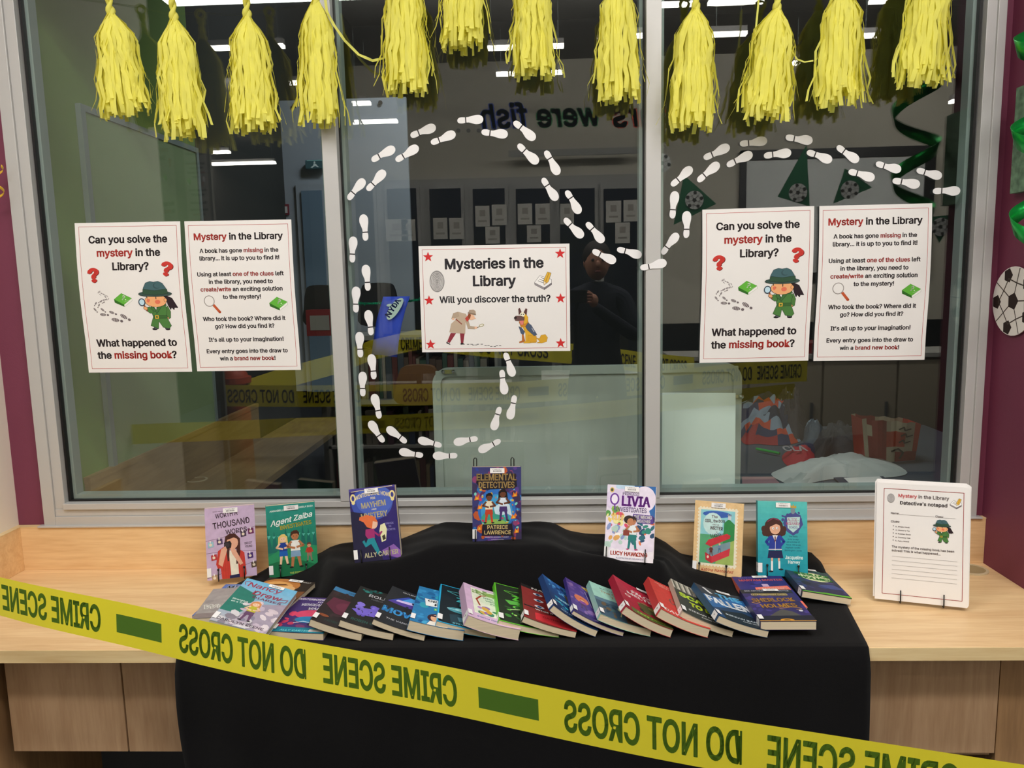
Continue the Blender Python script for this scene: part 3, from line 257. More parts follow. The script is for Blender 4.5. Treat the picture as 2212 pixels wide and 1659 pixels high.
 63: (358, [135,525,222,525,178,530,97,512,261,511,63,490,293,488,37,460,318,458,20,423,160,446,178,448,197,445,333,422,143,440,214,439,129,431,228,430,118,418,238,418,11,364,338,382,110,400,245,402,247,384,104,364,244,361,333,340,235,342,220,325,318,304,201,309,179,295,294,274,158,279,141,260,263,249,128,234,243,236,229,225,121,202,219,214,213,201,118,159,209,183,208,158,118,138,208,138,141,96,187,96,164,101,121,83,206,83,108,64,219,64,104,41,224,41,108,18,219,18,206,-1,121,-1,187,-14,141,-14,164,-19], [0,1,2,3,1,0,3,4,1,5,4,3,5,6,4,7,6,5,7,8,6,9,10,7,10,11,7,11,8,7,11,12,8,12,13,8,9,14,10,15,13,12,9,16,14,17,13,15,9,18,16,19,13,17,20,18,9,19,21,13,20,22,18,23,21,19,24,21,23,20,25,22,26,21,24,26,27,21,28,27,26,29,27,28,29,30,27,31,30,29,32,30,31,32,33,30,34,33,32,35,33,34,35,36,33,37,36,35,37,38,36,37,39,38,40,39,37,40,41,39,40,42,41,43,42,40,43,44,42,43,45,44,46,45,43,46,47,45,48,49,50,51,49,48,51,52,49,53,52,51,53,54,52,55,54,53,55,56,54,57,56,55,57,58,56,57,59,58,60,59,57,60,61,59,62,61,60,62,63,61]),
 33: (196, [53,146,146,523,49,523,142,146,75,96,121,96,98,101,56,83,140,83,42,64,153,64,38,41,158,41,42,18,153,18,140,-1,56,-1,121,-14,75,-14,98,-19], [0,1,2,0,3,1,4,5,6,7,5,4,7,8,5,9,8,7,9,10,8,11,10,9,11,12,10,13,12,11,13,14,12,13,15,14,16,15,13,16,17,15,18,17,16,18,19,17]),
 46: (188, [72,97,118,97,95,101,138,83,53,84,40,64,151,64,35,41,155,41,151,18,40,18,138,-1,53,-1,118,-14,72,-14,95,-19], [0,1,2,0,3,1,4,3,0,5,3,4,5,6,3,7,6,5,7,8,6,7,9,8,10,9,7,10,11,9,12,11,10,12,13,11,14,13,12,15,13,14]),
 44: (188, [21,-133,155,85,56,85,95,-133], [0,1,2,0,3,1]),
 58: (188, [72,97,118,97,95,101,138,83,53,84,40,64,151,64,35,41,155,41,151,18,40,18,138,-1,53,-1,118,-14,72,-14,95,-19,72,372,118,372,95,376,138,359,53,359,40,339,151,339,35,316,155,316,151,293,40,293,138,274,53,274,118,261,72,261,95,256], [0,1,2,0,3,1,4,3,0,5,3,4,5,6,3,7,6,5,7,8,6,7,9,8,10,9,7,10,11,9,12,11,10,12,13,11,14,13,12,15,13,14,16,17,18,16,19,17,20,19,16,21,19,20,21,22,19,23,22,21,23,24,22,23,25,24,26,25,23,26,27,25,28,27,26,28,29,27,30,29,28,31,29,30]),
 47: (249, [-4,-90,253,547,167,547,82,-90], [0,1,2,0,3,1]),
 39: (206, [64,304,150,523,56,523,142,304], [0,1,2,0,3,1]),
 45: (453, [100,174,351,258,100,258,351,174], [0,1,2,0,3,1]),
 32: (188,),
}

GD = {}
def glyph(ch):
    if ch not in GD:
        g = GLY.get(ord(ch), GLY[32])
        if len(g) > 1: v, t = g[1], g[2]; GD[ch] = (g[0]/1000, [tuple((v[2*j]/1000, v[2*j+1]/1000) for j in t[i:i+3]) for i in range(0, len(t), 3)])
        else: GD[ch] = (g[0]/1000, [])
    return GD[ch]
CAPH = max(p[1] for t in glyph('H')[1] for p in t)
def rawtext(s, bold, spans, res=2, shear=0.):
    key = (s, spans, shear)
    if key in TCACHE: return TCACHE[key]
    x = 0.; tr = []
    for i, ch in enumerate(s):
        adv, T = glyph(ch); mi = 1 if any(a <= i < b for a, b in spans or ()) else 0
        for t in T: tr.append((mi, tuple((p[0]+x+p[1]*shear, p[1]) for p in t)))
        x += adv
    xs = [p[0] for _, t in tr for p in t] or [0]; TCACHE[key] = (tr, min(xs), max(xs)); return TCACHE[key]
def clip_tri(tri, w, h):
    poly = list(tri)
    for ax, lim, sg in ((0, 0, 1), (0, w, -1), (1, 0, 1), (1, h, -1)):
        out = []
        for i in range(len(poly)):
            a, b = poly[i-1], poly[i]; da = (a[ax]-lim)*sg; db = (b[ax]-lim)*sg
            if (da >= 0) != (db >= 0):
                t = da/(da-db); out.append((a[0]+(b[0]-a[0])*t, a[1]+(b[1]-a[1])*t))
            if db >= 0: out.append(b)
        poly = out
        if len(poly) < 3: return []
    return [(poly[0], poly[i], poly[i+1]) for i in range(1, len(poly)-1)]
class Pr:
    """ink layers on a page of w x h millimetres, x to the right, y down"""
    def __init__(s, w, h): s.w = w; s.h = h; s.it = []
    def tris(s, T, col):
        T = [t for q in T for t in clip_tri(q, s.w, s.h)]
        if not T: return
        xs = [p[0] for t in T for p in t]; ys = [p[1] for t in T for p in t]
        bb = (min(xs), min(ys), max(xs), max(ys)); L = 0
        for (b2, l2, _, _) in s.it:
            if bb[0] < b2[2] and bb[2] > b2[0] and bb[1] < b2[3] and bb[3] > b2[1]: L = max(L, l2+1)
        s.it.append((bb, L, lin(col), T))
    def poly(s, pts, col, out=None, ow=.6):
        pts = [tuple(p) for p in pts]
        if out: s.line(pts+[pts[0]], ow, out)
        T = [tuple(pts[i] for i in t) for t in tessellate_polygon([[Vector((x, y, 0)) for x, y in pts]])]
        s.tris(T, col); return s
    def rect(s, x0, y0, x1, y1, col): return s.poly([(x0, y0), (x1, y0), (x1, y1), (x0, y1)], col)
    def ell(s, cx, cy, rx, ry, col, rot=0., n=16, out=None, ow=.6):
        c, d = cos(rot), sin(rot)
        pts = [(cx+rx*cos(2*pi*k/n)*c-ry*sin(2*pi*k/n)*d, cy+rx*cos(2*pi*k/n)*d+ry*sin(2*pi*k/n)*c) for k in range(n)]
        return s.poly(pts, col, out, ow)
    def line(s, pts, wd, col):
        T = []
        for a, b in zip(pts[:-1], pts[1:]):
            dx, dy = b[0]-a[0], b[1]-a[1]; l = sqrt(dx*dx+dy*dy) or 1; ex, ey = dx/l*wd*.25, dy/l*wd*.25; nx, ny = -dy/l*wd/2, dx/l*wd/2
            q = [(a[0]-ex+nx, a[1]-ey+ny), (b[0]+ex+nx, b[1]+ey+ny), (b[0]+ex-nx, b[1]+ey-ny), (a[0]-ex-nx, a[1]-ey-ny)]
            T += [(q[0], q[1], q[2]), (q[0], q[2], q[3])]
        s.tris(T, col); return s
    def frame(s, x0, y0, x1, y1, wd, col): return s.line([(x0, y0), (x1, y0), (x1, y1), (x0, y1), (x0, y0)], wd, col)
    def star(s, cx, cy, r, col, n=5):
        return s.poly([(cx+(r if k % 2 == 0 else r*.42)*sin(pi*k/n), cy-(r if k % 2 == 0 else r*.42)*cos(pi*k/n)) for k in range(2*n)], col)
    def text(s, t, cx, base, w, col, cap=None, bold=.012, spans=None, col2=None, rot=0., res=2, shear=0., mirror=False, arc=0., out=None, ow=0.):
        if out: s.text(t, cx+ow*.4, base+ow*.6, w+ow, out, cap=cap, bold=bold+ow*.012, rot=rot, res=res, shear=shear, arc=arc)
        tr, x0, x1 = rawtext(t, bold, spans, res, shear); k = w/(x1-x0); ky = k if cap is None else cap/CAPH
        c, d = cos(rot), sin(rot); out2 = {0: [], 1: []}
        for mi, tri in tr:
            q = []
            for (x, y) in tri:
                X = (x-(x0+x1)/2)*k*(-1 if mirror else 1); Y = -y*ky + arc*((X/(w/2))**2)
                q.append((cx+X*c-Y*d, base+X*d+Y*c))
            out2[mi if mi < 2 else 0].append(tuple(q))
        bo = min(.035, max(0., bold-.02))*k; sh_ = [(0, 0)] if bo < .02 else [(-bo, 0), (bo, 0), (0, -bo*.6), (0, bo*.6)]
        for kk, cc in ((0, col), (1, col2)):
            if out2[kk]: s.tris([tuple((x+a*c-b*d, y+a*d+b*c) for x, y in t) for t in out2[kk] for a, b in sh_], cc)
        return s
    def speck(s, n, x0, y0, x1, y1, cols, r0, r1, seed=1):
        rg = random.Random(seed)
        for _ in range(n):
            r = rg.uniform(r0, r1); s.ell(rg.uniform(x0, x1), rg.uniform(y0, y1), r, r*rg.uniform(.4, 1), rg.choice(cols), rg.uniform(0, 3), n=7)
        return s
    def grad(s, c0, c1, n=12, y0=0, y1=None):
        y1 = s.h if y1 is None else y1
        a = [int(c0[i:i+2], 16) for i in (1, 3, 5)]; b = [int(c1[i:i+2], 16) for i in (1, 3, 5)]
        for k in range(n):
            c = '#%02x%02x%02x' % tuple(int(a[i]+(b[i]-a[i])*(k+.5)/n) for i in range(3))
            s.rect(0, y0+(y1-y0)*k/n, s.w, y0+(y1-y0)*(k+1)/n+.01, c)
        return s
    def build(s, name, fn, m, parent, maxe=1e9, step=6e-5, base=8e-5, ys=1.):
        V = []; Fc = []; C = []
        for (bb, L, c, T) in s.it:
            st = list(T); o = base+L*step
            while st:
                t = st.pop(); e = [max(abs(t[i][0]-t[(i+1) % 3][0]), abs(t[i][1]-t[(i+1) % 3][1])*ys) for i in range(3)]; j = max(range(3), key=lambda i: e[i])
                if e[j] > maxe:
                    a, b, d = t[j], t[(j+1) % 3], t[(j+2) % 3]; mid = ((a[0]+b[0])/2, (a[1]+b[1])/2)
                    st += [(a, mid, d), (mid, b, d)]; continue
                k = len(V); pts = [fn(x, y, o) for x, y in t]
                V += [tuple(p) for p in pts]; Fc.append((k, k+1, k+2)); C += [*c, 1.0]*3
        me = bpy.data.meshes.new(name); me.from_pydata(V, [], Fc)
        ca = me.color_attributes.new('Col', 'FLOAT_COLOR', 'CORNER'); ca.data.foreach_set('color', C); me.update()
        return link(name, me, m, parent)

INK = mat('printed_ink_matte', attr=True, rough=.7, spec=.3)
INKG = mat('printed_ink_laminated', attr=True, rough=.38, spec=.35)
INKC = mat('printed_wear_gloss', attr=True, rough=.5, spec=.35, var=.10, vscale=60)
PAPER = mat('white_paper', '#efebe8', rough=.75, spec=.2, var=.02, vscale=5)
WIRE = mat('black_wire', '#0b0a0a', rough=.35)
PURPLE = mat('purple_wall_paint', '#74324a', rough=.6, bump=.05, bscale=300, var=.03)
CREAM = mat('cream_wall_paint', '#efe8dc', rough=.7, bump=.04, bscale=250)
ALU = mat('anodised_aluminium', '#c2c0be', rough=.45, metal=.2, var=.03, vscale=3, stretch=(1, 1, .2))
ALUIN = mat('grey_green_inner_frame', '#98a6a2', rough=.5, metal=.2)
RUB = mat('black_rubber_gasket', '#0a0607', rough=.5)
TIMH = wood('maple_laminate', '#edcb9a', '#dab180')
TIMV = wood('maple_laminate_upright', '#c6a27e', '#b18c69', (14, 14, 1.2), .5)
TIME = wood('maple_edge', '#e8cf9e', '#d9b985')
TAPEY = mat('yellow_plastic_tape', '#fff23c', rough=.38, transl=.25, var=.05, vscale=3)
SPINEC = mat('book_cover_board', attr=True, rough=.4)
PAGES = mat('cream_page_edges', '#d9c9ad', rough=.85, var=.12, vscale=4, stretch=(1, 1, 260))
# ================================================================ STRUCTURE
XL, XR = -1.575, 1.253            # alcove side walls
WX0, WX1, WZ0, WZ1 = -1.485, 1.228, .885, 2.50      # window frame outer
def sbox(name, a, b, m): return struct(boxobj(name, a, b, m))
# wall around the window (solid pieces, plane of the wall at y = -.012)
wb = MB()
wb.box((XL-.15, -.012, 0), (WX0, .12, 3.6)).box((WX1, -.012, 0), (XR+.15, .12, 3.6)).box((WX0, -.012, WZ1), (WX1, .12, 3.6)).box((WX0, -.012, 0), (WX1, .12, WZ0))
struct(wb.build('wall_window', PURPLE))
sbox('wall_left', (XL-.12, -1.05, 0), (XL, -.012, 3.6), CREAM)
sbox('wall_right', (XR, -.26, 0), (XR+.12, -.012, 3.6), PURPLE)
# the library behind the camera
LIBC = mat('library_wall_paint', '#aba697', rough=.8, var=.02)
LIBD = mat('library_dark_wall', '#5e5a54', rough=.8)
CEIL = mat('grey_ceiling', '#5c5a56', rough=.9)
CARP = mat('blue_grey_carpet', '#5b626b', rough=.95, bump=.4, bscale=400, var=.15, vscale=120)
sbox('floor', (-4.6, -13.2, -.1), (4.6, 5.2, 0), CARP)
sbox('ceiling', (-4.6, -13.2, 3.6), (4.6, 5.2, 3.7), CEIL)
sbox('wall_library_left', (-4.6, -13.2, 0), (-4.5, -.012, 3.6), LIBD)
sbox('wall_library_right', (4.5, -13.2, 0), (4.6, 5.2, 3.6), LIBC)
sbox('wall_library_far', (-4.5, -13.2, 0), (-1.95, -13.1, 3.6), LIBD)
sbox('wall_library_back', (-1.95, -5.5, 0), (4.5, -5.3, 3.6), LIBC)
sbox('wall_library_return', (-2.05, -13.1, 0), (-1.95, -5.3, 3.6), LIBD)
sbox('wall_front_left', (-4.5, -.15, 0), (XL-.12, -.012, 3.6), PURPLE)
sbox('wall_front_right', (XR+.12, -.26, 0), (4.5, -.012, 3.6), PURPLE)
# the room seen through the glass
GREEN = mat('green_inner_wall', '#7d9a54', rough=.75, bump=.03)
INW = mat('inner_room_wall', '#3a3b38', rough=.85)
sbox('wall_inner_left', (-1.60, .12, 0), (-1.452, 1.13, 3.6), GREEN)
sbox('wall_inner_left_rear', (-1.60, 1.13, 0), (-1.46, 4.2, 3.6), INW)
sbox('wall_inner_far', (-1.6, 4.2, 0), (4.5, 4.3, 3.6), INW)

# window frame: three sashes
wf = MB()
FY = -.045; BY = .085
def frame_rect(mb, x0, x1, z0, z1, w, ya, yb, bw=None, tw=None):
    bw = w if bw is None else bw; tw = w if tw is None else tw
    mb.box((x0, ya, z0), (x0+w, yb, z1)); mb.box((x1-w, ya, z0), (x1, yb, z1))
    mb.box((x0+w, ya, z0), (x1-w, yb, z0+bw)); mb.box((x0+w, ya, z1-tw), (x1-w, yb, z1))
G = [(-1.412, -.594), (-.546, .289), (.336, 1.170)]      # glass clear openings
GZ0, GZ1 = .957, 2.43
win = struct(MB().box((-1.485, -.030, .885), (-1.450, .05, 2.50)).build('window_1', ALU, bevel=.0015))
def wpart(name, mb, m=ALU, bevel=.0012): return mb.build(name, m, win, bevel=bevel)
wpart('jamb', MB().box((1.206, -.030, .885), (1.228, .05, 2.50)))
wpart('outer_sill_rail', MB().box((-1.450, -.030, .885), (1.206, .05, .912)))
wpart('outer_sill_lip', MB().box((-1.50, -.040, .881), (1.24, -.02, .8865)))
wpart('head_rail', MB().box((-1.450, -.030, 2.475), (1.206, .05, 2.50)))
wpart('sill_step', MB().box((-1.450, -.026, .912), (1.206, .05, .934)))
wpart('sill_bead', MB().box((-1.420, -.034, .934), (1.180, .05, .952)))
wpart('left_step', MB().box((-1.450, -.024, .934), (-1.420, .05, 2.475)))
wpart('right_step', MB().box((1.180, -.024, .934), (1.206, .05, 2.475)))
wpart('head_bead', MB().box((-1.420, -.03, 2.45), (1.180, .05, 2.475)))
wpart('mullion', MB().box((-.590, -.036, .952), (-.549, .05, 2.45)))
wpart('mullion', MB().box((.292, -.036, .952), (.333, .05, 2.45)))
GL = glass('window_glass', (.945, .97, .96, 1))
for i, (a, b) in enumerate(G):
    g = MB(); frame_rect(g, a-.006, b+.006, GZ0-.007, GZ1+.02, .0065, -.006, .009); wpart('gasket', g, RUB, 0)
    g = MB(); frame_rect(g, a-.004, b+.004, GZ0-.006, GZ1+.02, .014, .0095, .045, bw=.018); wpart('inner_frame', g, ALUIN, 0)
    wpart('glass_pane', MB().box((a-.004, .0, GZ0-.005), (b+.004, .006, GZ1+.015)), GL, 0)

# ================================================================ COUNTER
cn = empty('counter', ((XL+XR)/2, -.28, .72), 'long pale maple counter shelf running below the window between the side walls', 'counter')
MB().box((XL, -.540, .7185), (XR, -.014, .75)).build('shelf_board', TIMH, cn, bevel=.0012)
MB().box((XL+.001, -.5425, .7195), (XR-.001, -.5402, .7495)).build('front_edge_strip', TIME, cn)
MB().box((XL+.018, -.034, .75), (XR, -.014, .8805)).build('upstand_board', TIMH, cn, bevel=.001)
MB().box((XL+.018, -.0345, .8805), (XR, -.014, .8835)).build('upstand_edging', TIME, cn)
MB().box((XL, -.52, .75), (XL+.018, -.014, .8805)).build('side_upstand_board', TIMH, cn, bevel=.001)
MB().box((XL, -.52, .8805), (XL+.0185, -.014, .8835)).build('side_upstand_edging', TIME, cn)
gm = mat('pale_cream_plastic', '#cdbb98', rough=.5)
def grommet(c, name='cable_grommet'):
    n = 28; v = []; f = []
    for r, z in ((.044, 0), (.044, .003), (.036, .0035), (.036, -.0)):
        v += [(c[0]+r*cos(2*pi*k/n), c[1]+r*sin(2*pi*k/n), c[2]+z) for k in range(n)]
    for j in range(3):
        for k in range(n): f.append((j*n+k, j*n+(k+1) % n, (j+1)*n+(k+1) % n, (j+1)*n+k))
    m = MB(); m.add(v, f); return m
gq = P(2097, 1231, 2, .75)
gr = grommet((gq.x, gq.y, .7502)).build('cable_grommet', gm, None, smooth=False)
tag(gr, 'round cream cable grommet in the counter behind the notepad stand', 'grommet')
MB().tube([(gq.x, gq.y, .7503), (gq.x, gq.y, .7515)], .036, 24).build('grommet_lid', mat('grommet_lid_brown', '#9c8a66', rough=.5), gr)
# cabinets below
cb = empty('under_counter_cabinet', (-1.0, -.30, 0), 'maple cupboard with two plain doors under the left of the counter', 'cabinet')
DZ0, DZ1 = .417, .7175
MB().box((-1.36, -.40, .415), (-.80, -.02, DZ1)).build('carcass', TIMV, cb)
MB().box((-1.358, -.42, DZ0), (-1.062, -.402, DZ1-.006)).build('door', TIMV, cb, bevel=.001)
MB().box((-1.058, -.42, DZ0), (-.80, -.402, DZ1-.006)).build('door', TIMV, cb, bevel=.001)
lk = MB().tube([(-1.093, -.4205, .688), (-1.093, -.428, .688)], .009, 16).build('cam_lock', mat('dull_nickel', '#6f6353', rough=.35, metal=.8), cb)
MB().box((-1.0945, -.4285, .683), (-1.0915, -.4278, .693)).build('keyhole', RUB, lk)
cb2 = empty('modesty_cabinet', (.94, -.30, 0), 'maple modesty panel under the right end of the counter', 'cabinet')
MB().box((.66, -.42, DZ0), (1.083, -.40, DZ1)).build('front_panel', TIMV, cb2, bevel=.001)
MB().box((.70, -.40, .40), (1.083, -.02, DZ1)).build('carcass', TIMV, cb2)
tag(MB().tube([(.735, -.4205, .672), (.735, -.43, .672)], .009, 14).build('cam_lock', MATS['dull_nickel'], cb2))
TIMS = wood('darker_side_panel_laminate', '#b48c62', '#9a7550', (14, 14, 1.2), .5)  # darker laminate tone for the end panels
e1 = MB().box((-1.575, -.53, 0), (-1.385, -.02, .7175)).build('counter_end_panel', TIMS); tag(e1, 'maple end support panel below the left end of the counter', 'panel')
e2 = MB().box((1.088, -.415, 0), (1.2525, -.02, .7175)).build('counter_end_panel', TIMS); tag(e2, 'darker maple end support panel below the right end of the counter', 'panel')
sbox('baseboard_back', (-1.385, -.012-.012, 0), (1.088, -.012, .46), mat('grey_skirting', '#474a50', rough=.6))

# ================================================================ BLACK CLOTH
def interp(T, x):
    if x <= T[0][0]: return T[0][1]
    for (a, b), (c, d) in zip(T[:-1], T[1:]):
        if x <= c: t = (x-a)/(c-a); return b+(d-b)*t
    return T[-1][1]
BACK = [(-.83, .757), (-.756, .774), (-.663, .796), (-.626, .816), (-.594, .825), (-.50, .833), (-.419, .840), (-.30, .883), (-.28, .886), (.012, .884), (.03, .88), (.069, .861), (.12, .853), (.166, .849), (.319, .839), (.349, .824), (.394, .790), (.426, .782), (.574, .779), (.604, .775), (.70, .782), (.753, .790), (.773, .783), (.781, .770)]
PLAT = [(-.80, -.05), (-.62, -.09), (-.56, -.22), (-.36, -.235), (-.28, -.225), (.02, -.225), (.12, -.25), (.30, -.255), (.36, -.13), (.80, -.06)]
XLE = [(-.545, -.848), (-.40, -.87), (-.28, -.885), (-.16, -.86), (-.04, -.80)]
XRE = [(-.545, .718), (-.33, .755), (-.10, .772), (-.04, .781)]
def sm(t): t = max(0, min(1, t)); return t*t*(3-2*t)
def cloth_h(x, y):
    yp = interp(PLAT, x); fall = .115 if abs(x) < .34 else .08
    g = 1-sm((yp-y)/max(.05, min(.16, yp+.312)))
    B = interp(BACK, x)
    wr = .003*sin(x*23+y*31)*sin(y*44+1.3*x)*(0 if y < -.30 else 1)*min(1, (B-.755)/.03)
    if -.34 < y < -.2 and .0 < x < .4: wr += .006*sin((x*.7+y*1.6)*60)*sm((x)/.15)*(1-sm((x-.33)/.07))
    return .7545+(B-.755)*g+wr*g
CL = mat('black_cotton_cloth', '#0b0a0c', rough=.92, spec=.15, bump=.25, bscale=900, sheen=.05)
nx, ny, nz = 110, 64, 26
v = []; f = []
for j in range(ny+1):
    y = -.038-(.545-.038)*j/ny; a = interp(XLE, y); b = interp(XRE, y)
    for i in range(nx+1):
        x = a+(b-a)*i/nx; z = cloth_h(x, y)
        if y < -.535: z -= .0015
        v.append((x, y, z))
for j in range(1, nz+1):
    d = .70*j/nz
    for i in range(nx+1):
        s = i/nx; x = -.848+1.566*s
        fold = (.006*sin(s*17+.4)+.004*sin(s*39+1)+.003*sin(s*61))*min(1, d/.2)
        x += (.012*d*sin(s*9)+(.02*d if s < .02 else 0)-.012*sm(1-s*8)*sin(d*9))
        v.append((x, -.5475-.012*min(1, d/.05)+fold-.0, .7535-d))
W1 = nx+1
for j in range(ny+nz):
    for i in range(nx): k = j*W1+i; f.append((k, k+1, k+1+W1, k+W1))
me = bpy.data.meshes.new('black_cloth'); me.from_pydata(v, [], f); clo = link('black_cloth', me, CL, smooth=True)
so = clo.modifiers.new('thick', 'SOLIDIFY'); so.thickness = .0012; so.offset = 1
tag(clo, 'black cloth draped over risers on the counter and hanging down in front', 'cloth')
# ================================================================ POSTER ARTWORK
DK = '#2c2224'; RD = '#b5352e'
def qtr(x, y, k, ox, oy):
    return lambda px, py: (x+(px-ox)*k, y+(py-oy)*k)
def girl(p, x, y, s):
    k = s/432; q = qtr(x, y, k, 615, 583); o = '#1d2420'; w = 5*k
    def pl(pts, c, out=o): p.poly([q(*a) for a in pts], c, out, w)
    def el(cx, cy, rx, ry, c, out=None, rot=0): X, Y = q(cx, cy); p.ell(X, Y, rx*k, ry*k, c, rot, out=out, ow=w)
    pl([(842, 706), (880, 716), (915, 732), (960, 816), (930, 815), (925, 834), (905, 812), (895, 832), (875, 790), (868, 750), (845, 745)], '#2a1b22')
    el(735, 1003, 24, 10, '#1b1618'); el(850, 1005, 22, 10, '#1b1618')
    pl([(728, 985), (765, 985), (765, 1002), (735, 1002)], '#565a5e'); pl([(825, 985), (870, 980), (868, 1002), (830, 1002)], '#565a5e')
    pl([(870, 800), (892, 850), (886, 905), (850, 925), (828, 905), (846, 880), (838, 830)], '#4d7a3d')
    el(852, 908, 17, 13, '#eda873', o)
    pl([(725, 800), (845, 780), (862, 830), (850, 890), (885, 975), (865, 998), (812, 988), (778, 930), (768, 998), (705, 972), (735, 895), (725, 850)], '#4b7d3d')
    pl([(690, 812), (712, 806), (735, 820), (735, 860), (712, 862), (686, 842)], '#4b7d3d')
    pl([(738, 800), (768, 838), (752, 850), (722, 822)], '#41703a'); pl([(852, 775), (862, 795), (820, 800), (768, 868), (762, 838), (800, 795)], '#41703a')
    pl([(752, 806), (775, 806), (768, 832)], '#f4f0ea')
    el(772, 752, 96, 56, '#f0ae78', o)
    el(788, 763, 24, 19, '#e5765a'); el(705, 752, 13, 16, '#e5765a')
    p.line([q(776, 716), q(776, 738)], 7*k, '#2a1b22'); p.line([q(697, 712), q(697, 730)], 6*k, '#2a1b22')
    p.line([q(716, 740), q(720, 752)], 3*k, '#a8603a')
    el(858, 748, 12, 15, '#f0ae78', o)
    el(771, 692, 147, 24, '#38504a', o)
    pl([(664, 690), (672, 640), (695, 596), (735, 583), (765, 590), (805, 583), (842, 600), (868, 640), (884, 690), (770, 702)], '#43646a')
    pl([(668, 652), (770, 664), (878, 652), (884, 690), (770, 704), (664, 690)], '#30503a')
    el(790, 622, 32, 26, '#365257'); el(800, 618, 30, 22, '#43646a')
    p.line([q(664, 790), q(688, 840)], 13*k, '#8a4a2a')
    el(676, 818, 18, 13, '#eda873', o, .5)
    el(648, 764, 31, 34, '#22384c'); el(648, 764, 23, 26, '#c3e0ee'); 
    pl([(742, 884), (856, 884), (858, 906), (742, 908)], '#3b6631')
    pl([(750, 880), (784, 880), (784, 912), (750, 912)], '#d6b23c'); el(767, 896, 9, 9, '#3b6631')
def greenbook(p, x, y, s):
    k = s/160; q = qtr(x, y, k, 400, 685)
    def pl(pts, c, out=None): p.poly([q(*a) for a in pts], c, out, 2.5*k)
    pl([(485, 785), (560, 730), (562, 752), (490, 803)], '#f5f3ee', '#5b6b4a')
    pl([(400, 740), (486, 786), (486, 804), (404, 766)], '#2f6a1f', '#24501a')
    pl([(400, 738), (470, 685), (560, 730), (486, 786)], '#62b33c', '#3a7a20')
    p.line([q(492, 762), q(548, 742)], 2*k, '#c8d8c0')
    X, Y = q(470, 748); p.text('?', X+6*k, Y-4*k, 26*k, '#f4fbe8', cap=44*k, rot=.45, bold=.03)
    X, Y = q(505, 742); p.ell(X, Y, 5*k, 4*k, '#f4fbe8')
def shoe(p, x, y, s, rot, c='#6f6466'):
    a, b = cos(rot), sin(rot)
    p.ell(x, y, s*.5, s*.24, c, rot, n=10); p.ell(x+a*s*.78, y+b*s*.78, s*.2, s*.17, c, rot, n=8)
    for d in (-.3, -.1, .1, .3): p.line([(x+a*d*s+b*s*.2, y+b*d*s-a*s*.2), (x+a*d*s-b*s*.2, y+b*d*s+a*s*.2)], s*.05, '#d8d2d0')
def trail(p, x, y, s):
    k = s/300; q = qtr(x, y, k, 190, 660)
    for (a, b, l, r) in [(270, 672, 16, 2.9), (258, 684, 18, -.2), (285, 690, 18, .5), (270, 700, 14, .8), (305, 700, 20, .6), (318, 722, 20, 1.0), (335, 715, 16, .9), (322, 748, 22, 2.9), (345, 742, 16, 2.4), (300, 752, 26, 2.9), (270, 765, 28, 2.7), (300, 772, 24, 2.7), (222, 782, 30, 2.2), (250, 798, 30, 2.1), (208, 838, 36, .9), (278, 840, 40, .7), (278, 885, 58, .1), (362, 866, 52, .4), (388, 935, 74, .2), (470, 905, 72, .55)]:
        X, Y = q(a, b); shoe(p, X, Y, l*k, r)
def magnifier(p, x, y, s):
    k = s/140; q = qtr(x, y, k, 1150, 715)
    p.line([q(1232, 800), q(1276, 855)], 22*k, '#c0562f'); X, Y = q(1278, 856); p.ell(X, Y, 11*k, 11*k, '#b04a28')
    X, Y = q(1195, 762); p.ell(X, Y, 46*k, 48*k, '#8d8580', n=24); p.ell(X, Y, 40*k, 42*k, '#efebe8', n=24)
def fingerprint(p, cx, cy, w, h):
    p.ell(cx, cy, w/2, h/2, '#8f8c8c', n=28)
    for i in range(1, 8):
        r = i/8; n = 30
        pts = [(cx+w/2*r*.97*cos(2*pi*k/n)*(1+.04*sin(5*k+i)), cy+h*.06*(1-r)+h/2*r*.97*sin(2*pi*k/n)) for k in range(n+1)]
        p.line(pts, w*.028, '#e4e0de'); 
    for k in range(9): a = k*.7; p.line([(cx+cos(a)*w*.1, cy+sin(a)*h*.1), (cx+cos(a+.25)*w*.42, cy+sin(a+.25)*h*.42)], w*.012, '#c9c5c3')
def padicon(p, x, y, s):
    k = s/100; q = qtr(x, y, k, 1130, 478); o = '#3a3638'
    def pl(pts, c): p.poly([q(*a) for a in pts], c, o, 3*k)
    pl([(1130, 538), (1185, 566), (1185, 578), (1132, 550)], '#9d9699'); pl([(1185, 566), (1226, 538), (1226, 550), (1185, 578)], '#7e787c')
    pl([(1130, 538), (1160, 500), (1226, 522), (1226, 540), (1185, 566)], '#f6f3f1')
    for i in range(3): p.line([q(1150+i*8, 528-i*9), q(1180+i*8, 540-i*9)], 2.5*k, '#3a3638')
    pl([(1184, 552), (1182, 528), (1204, 480), (1224, 486), (1208, 534)], '#e2b23f'); pl([(1184, 552), (1182, 530), (1192, 536), (1196, 542)], '#f0d9b0')
    p.line([q(1194, 532), q(1213, 484)], 3*k, '#a87a20')
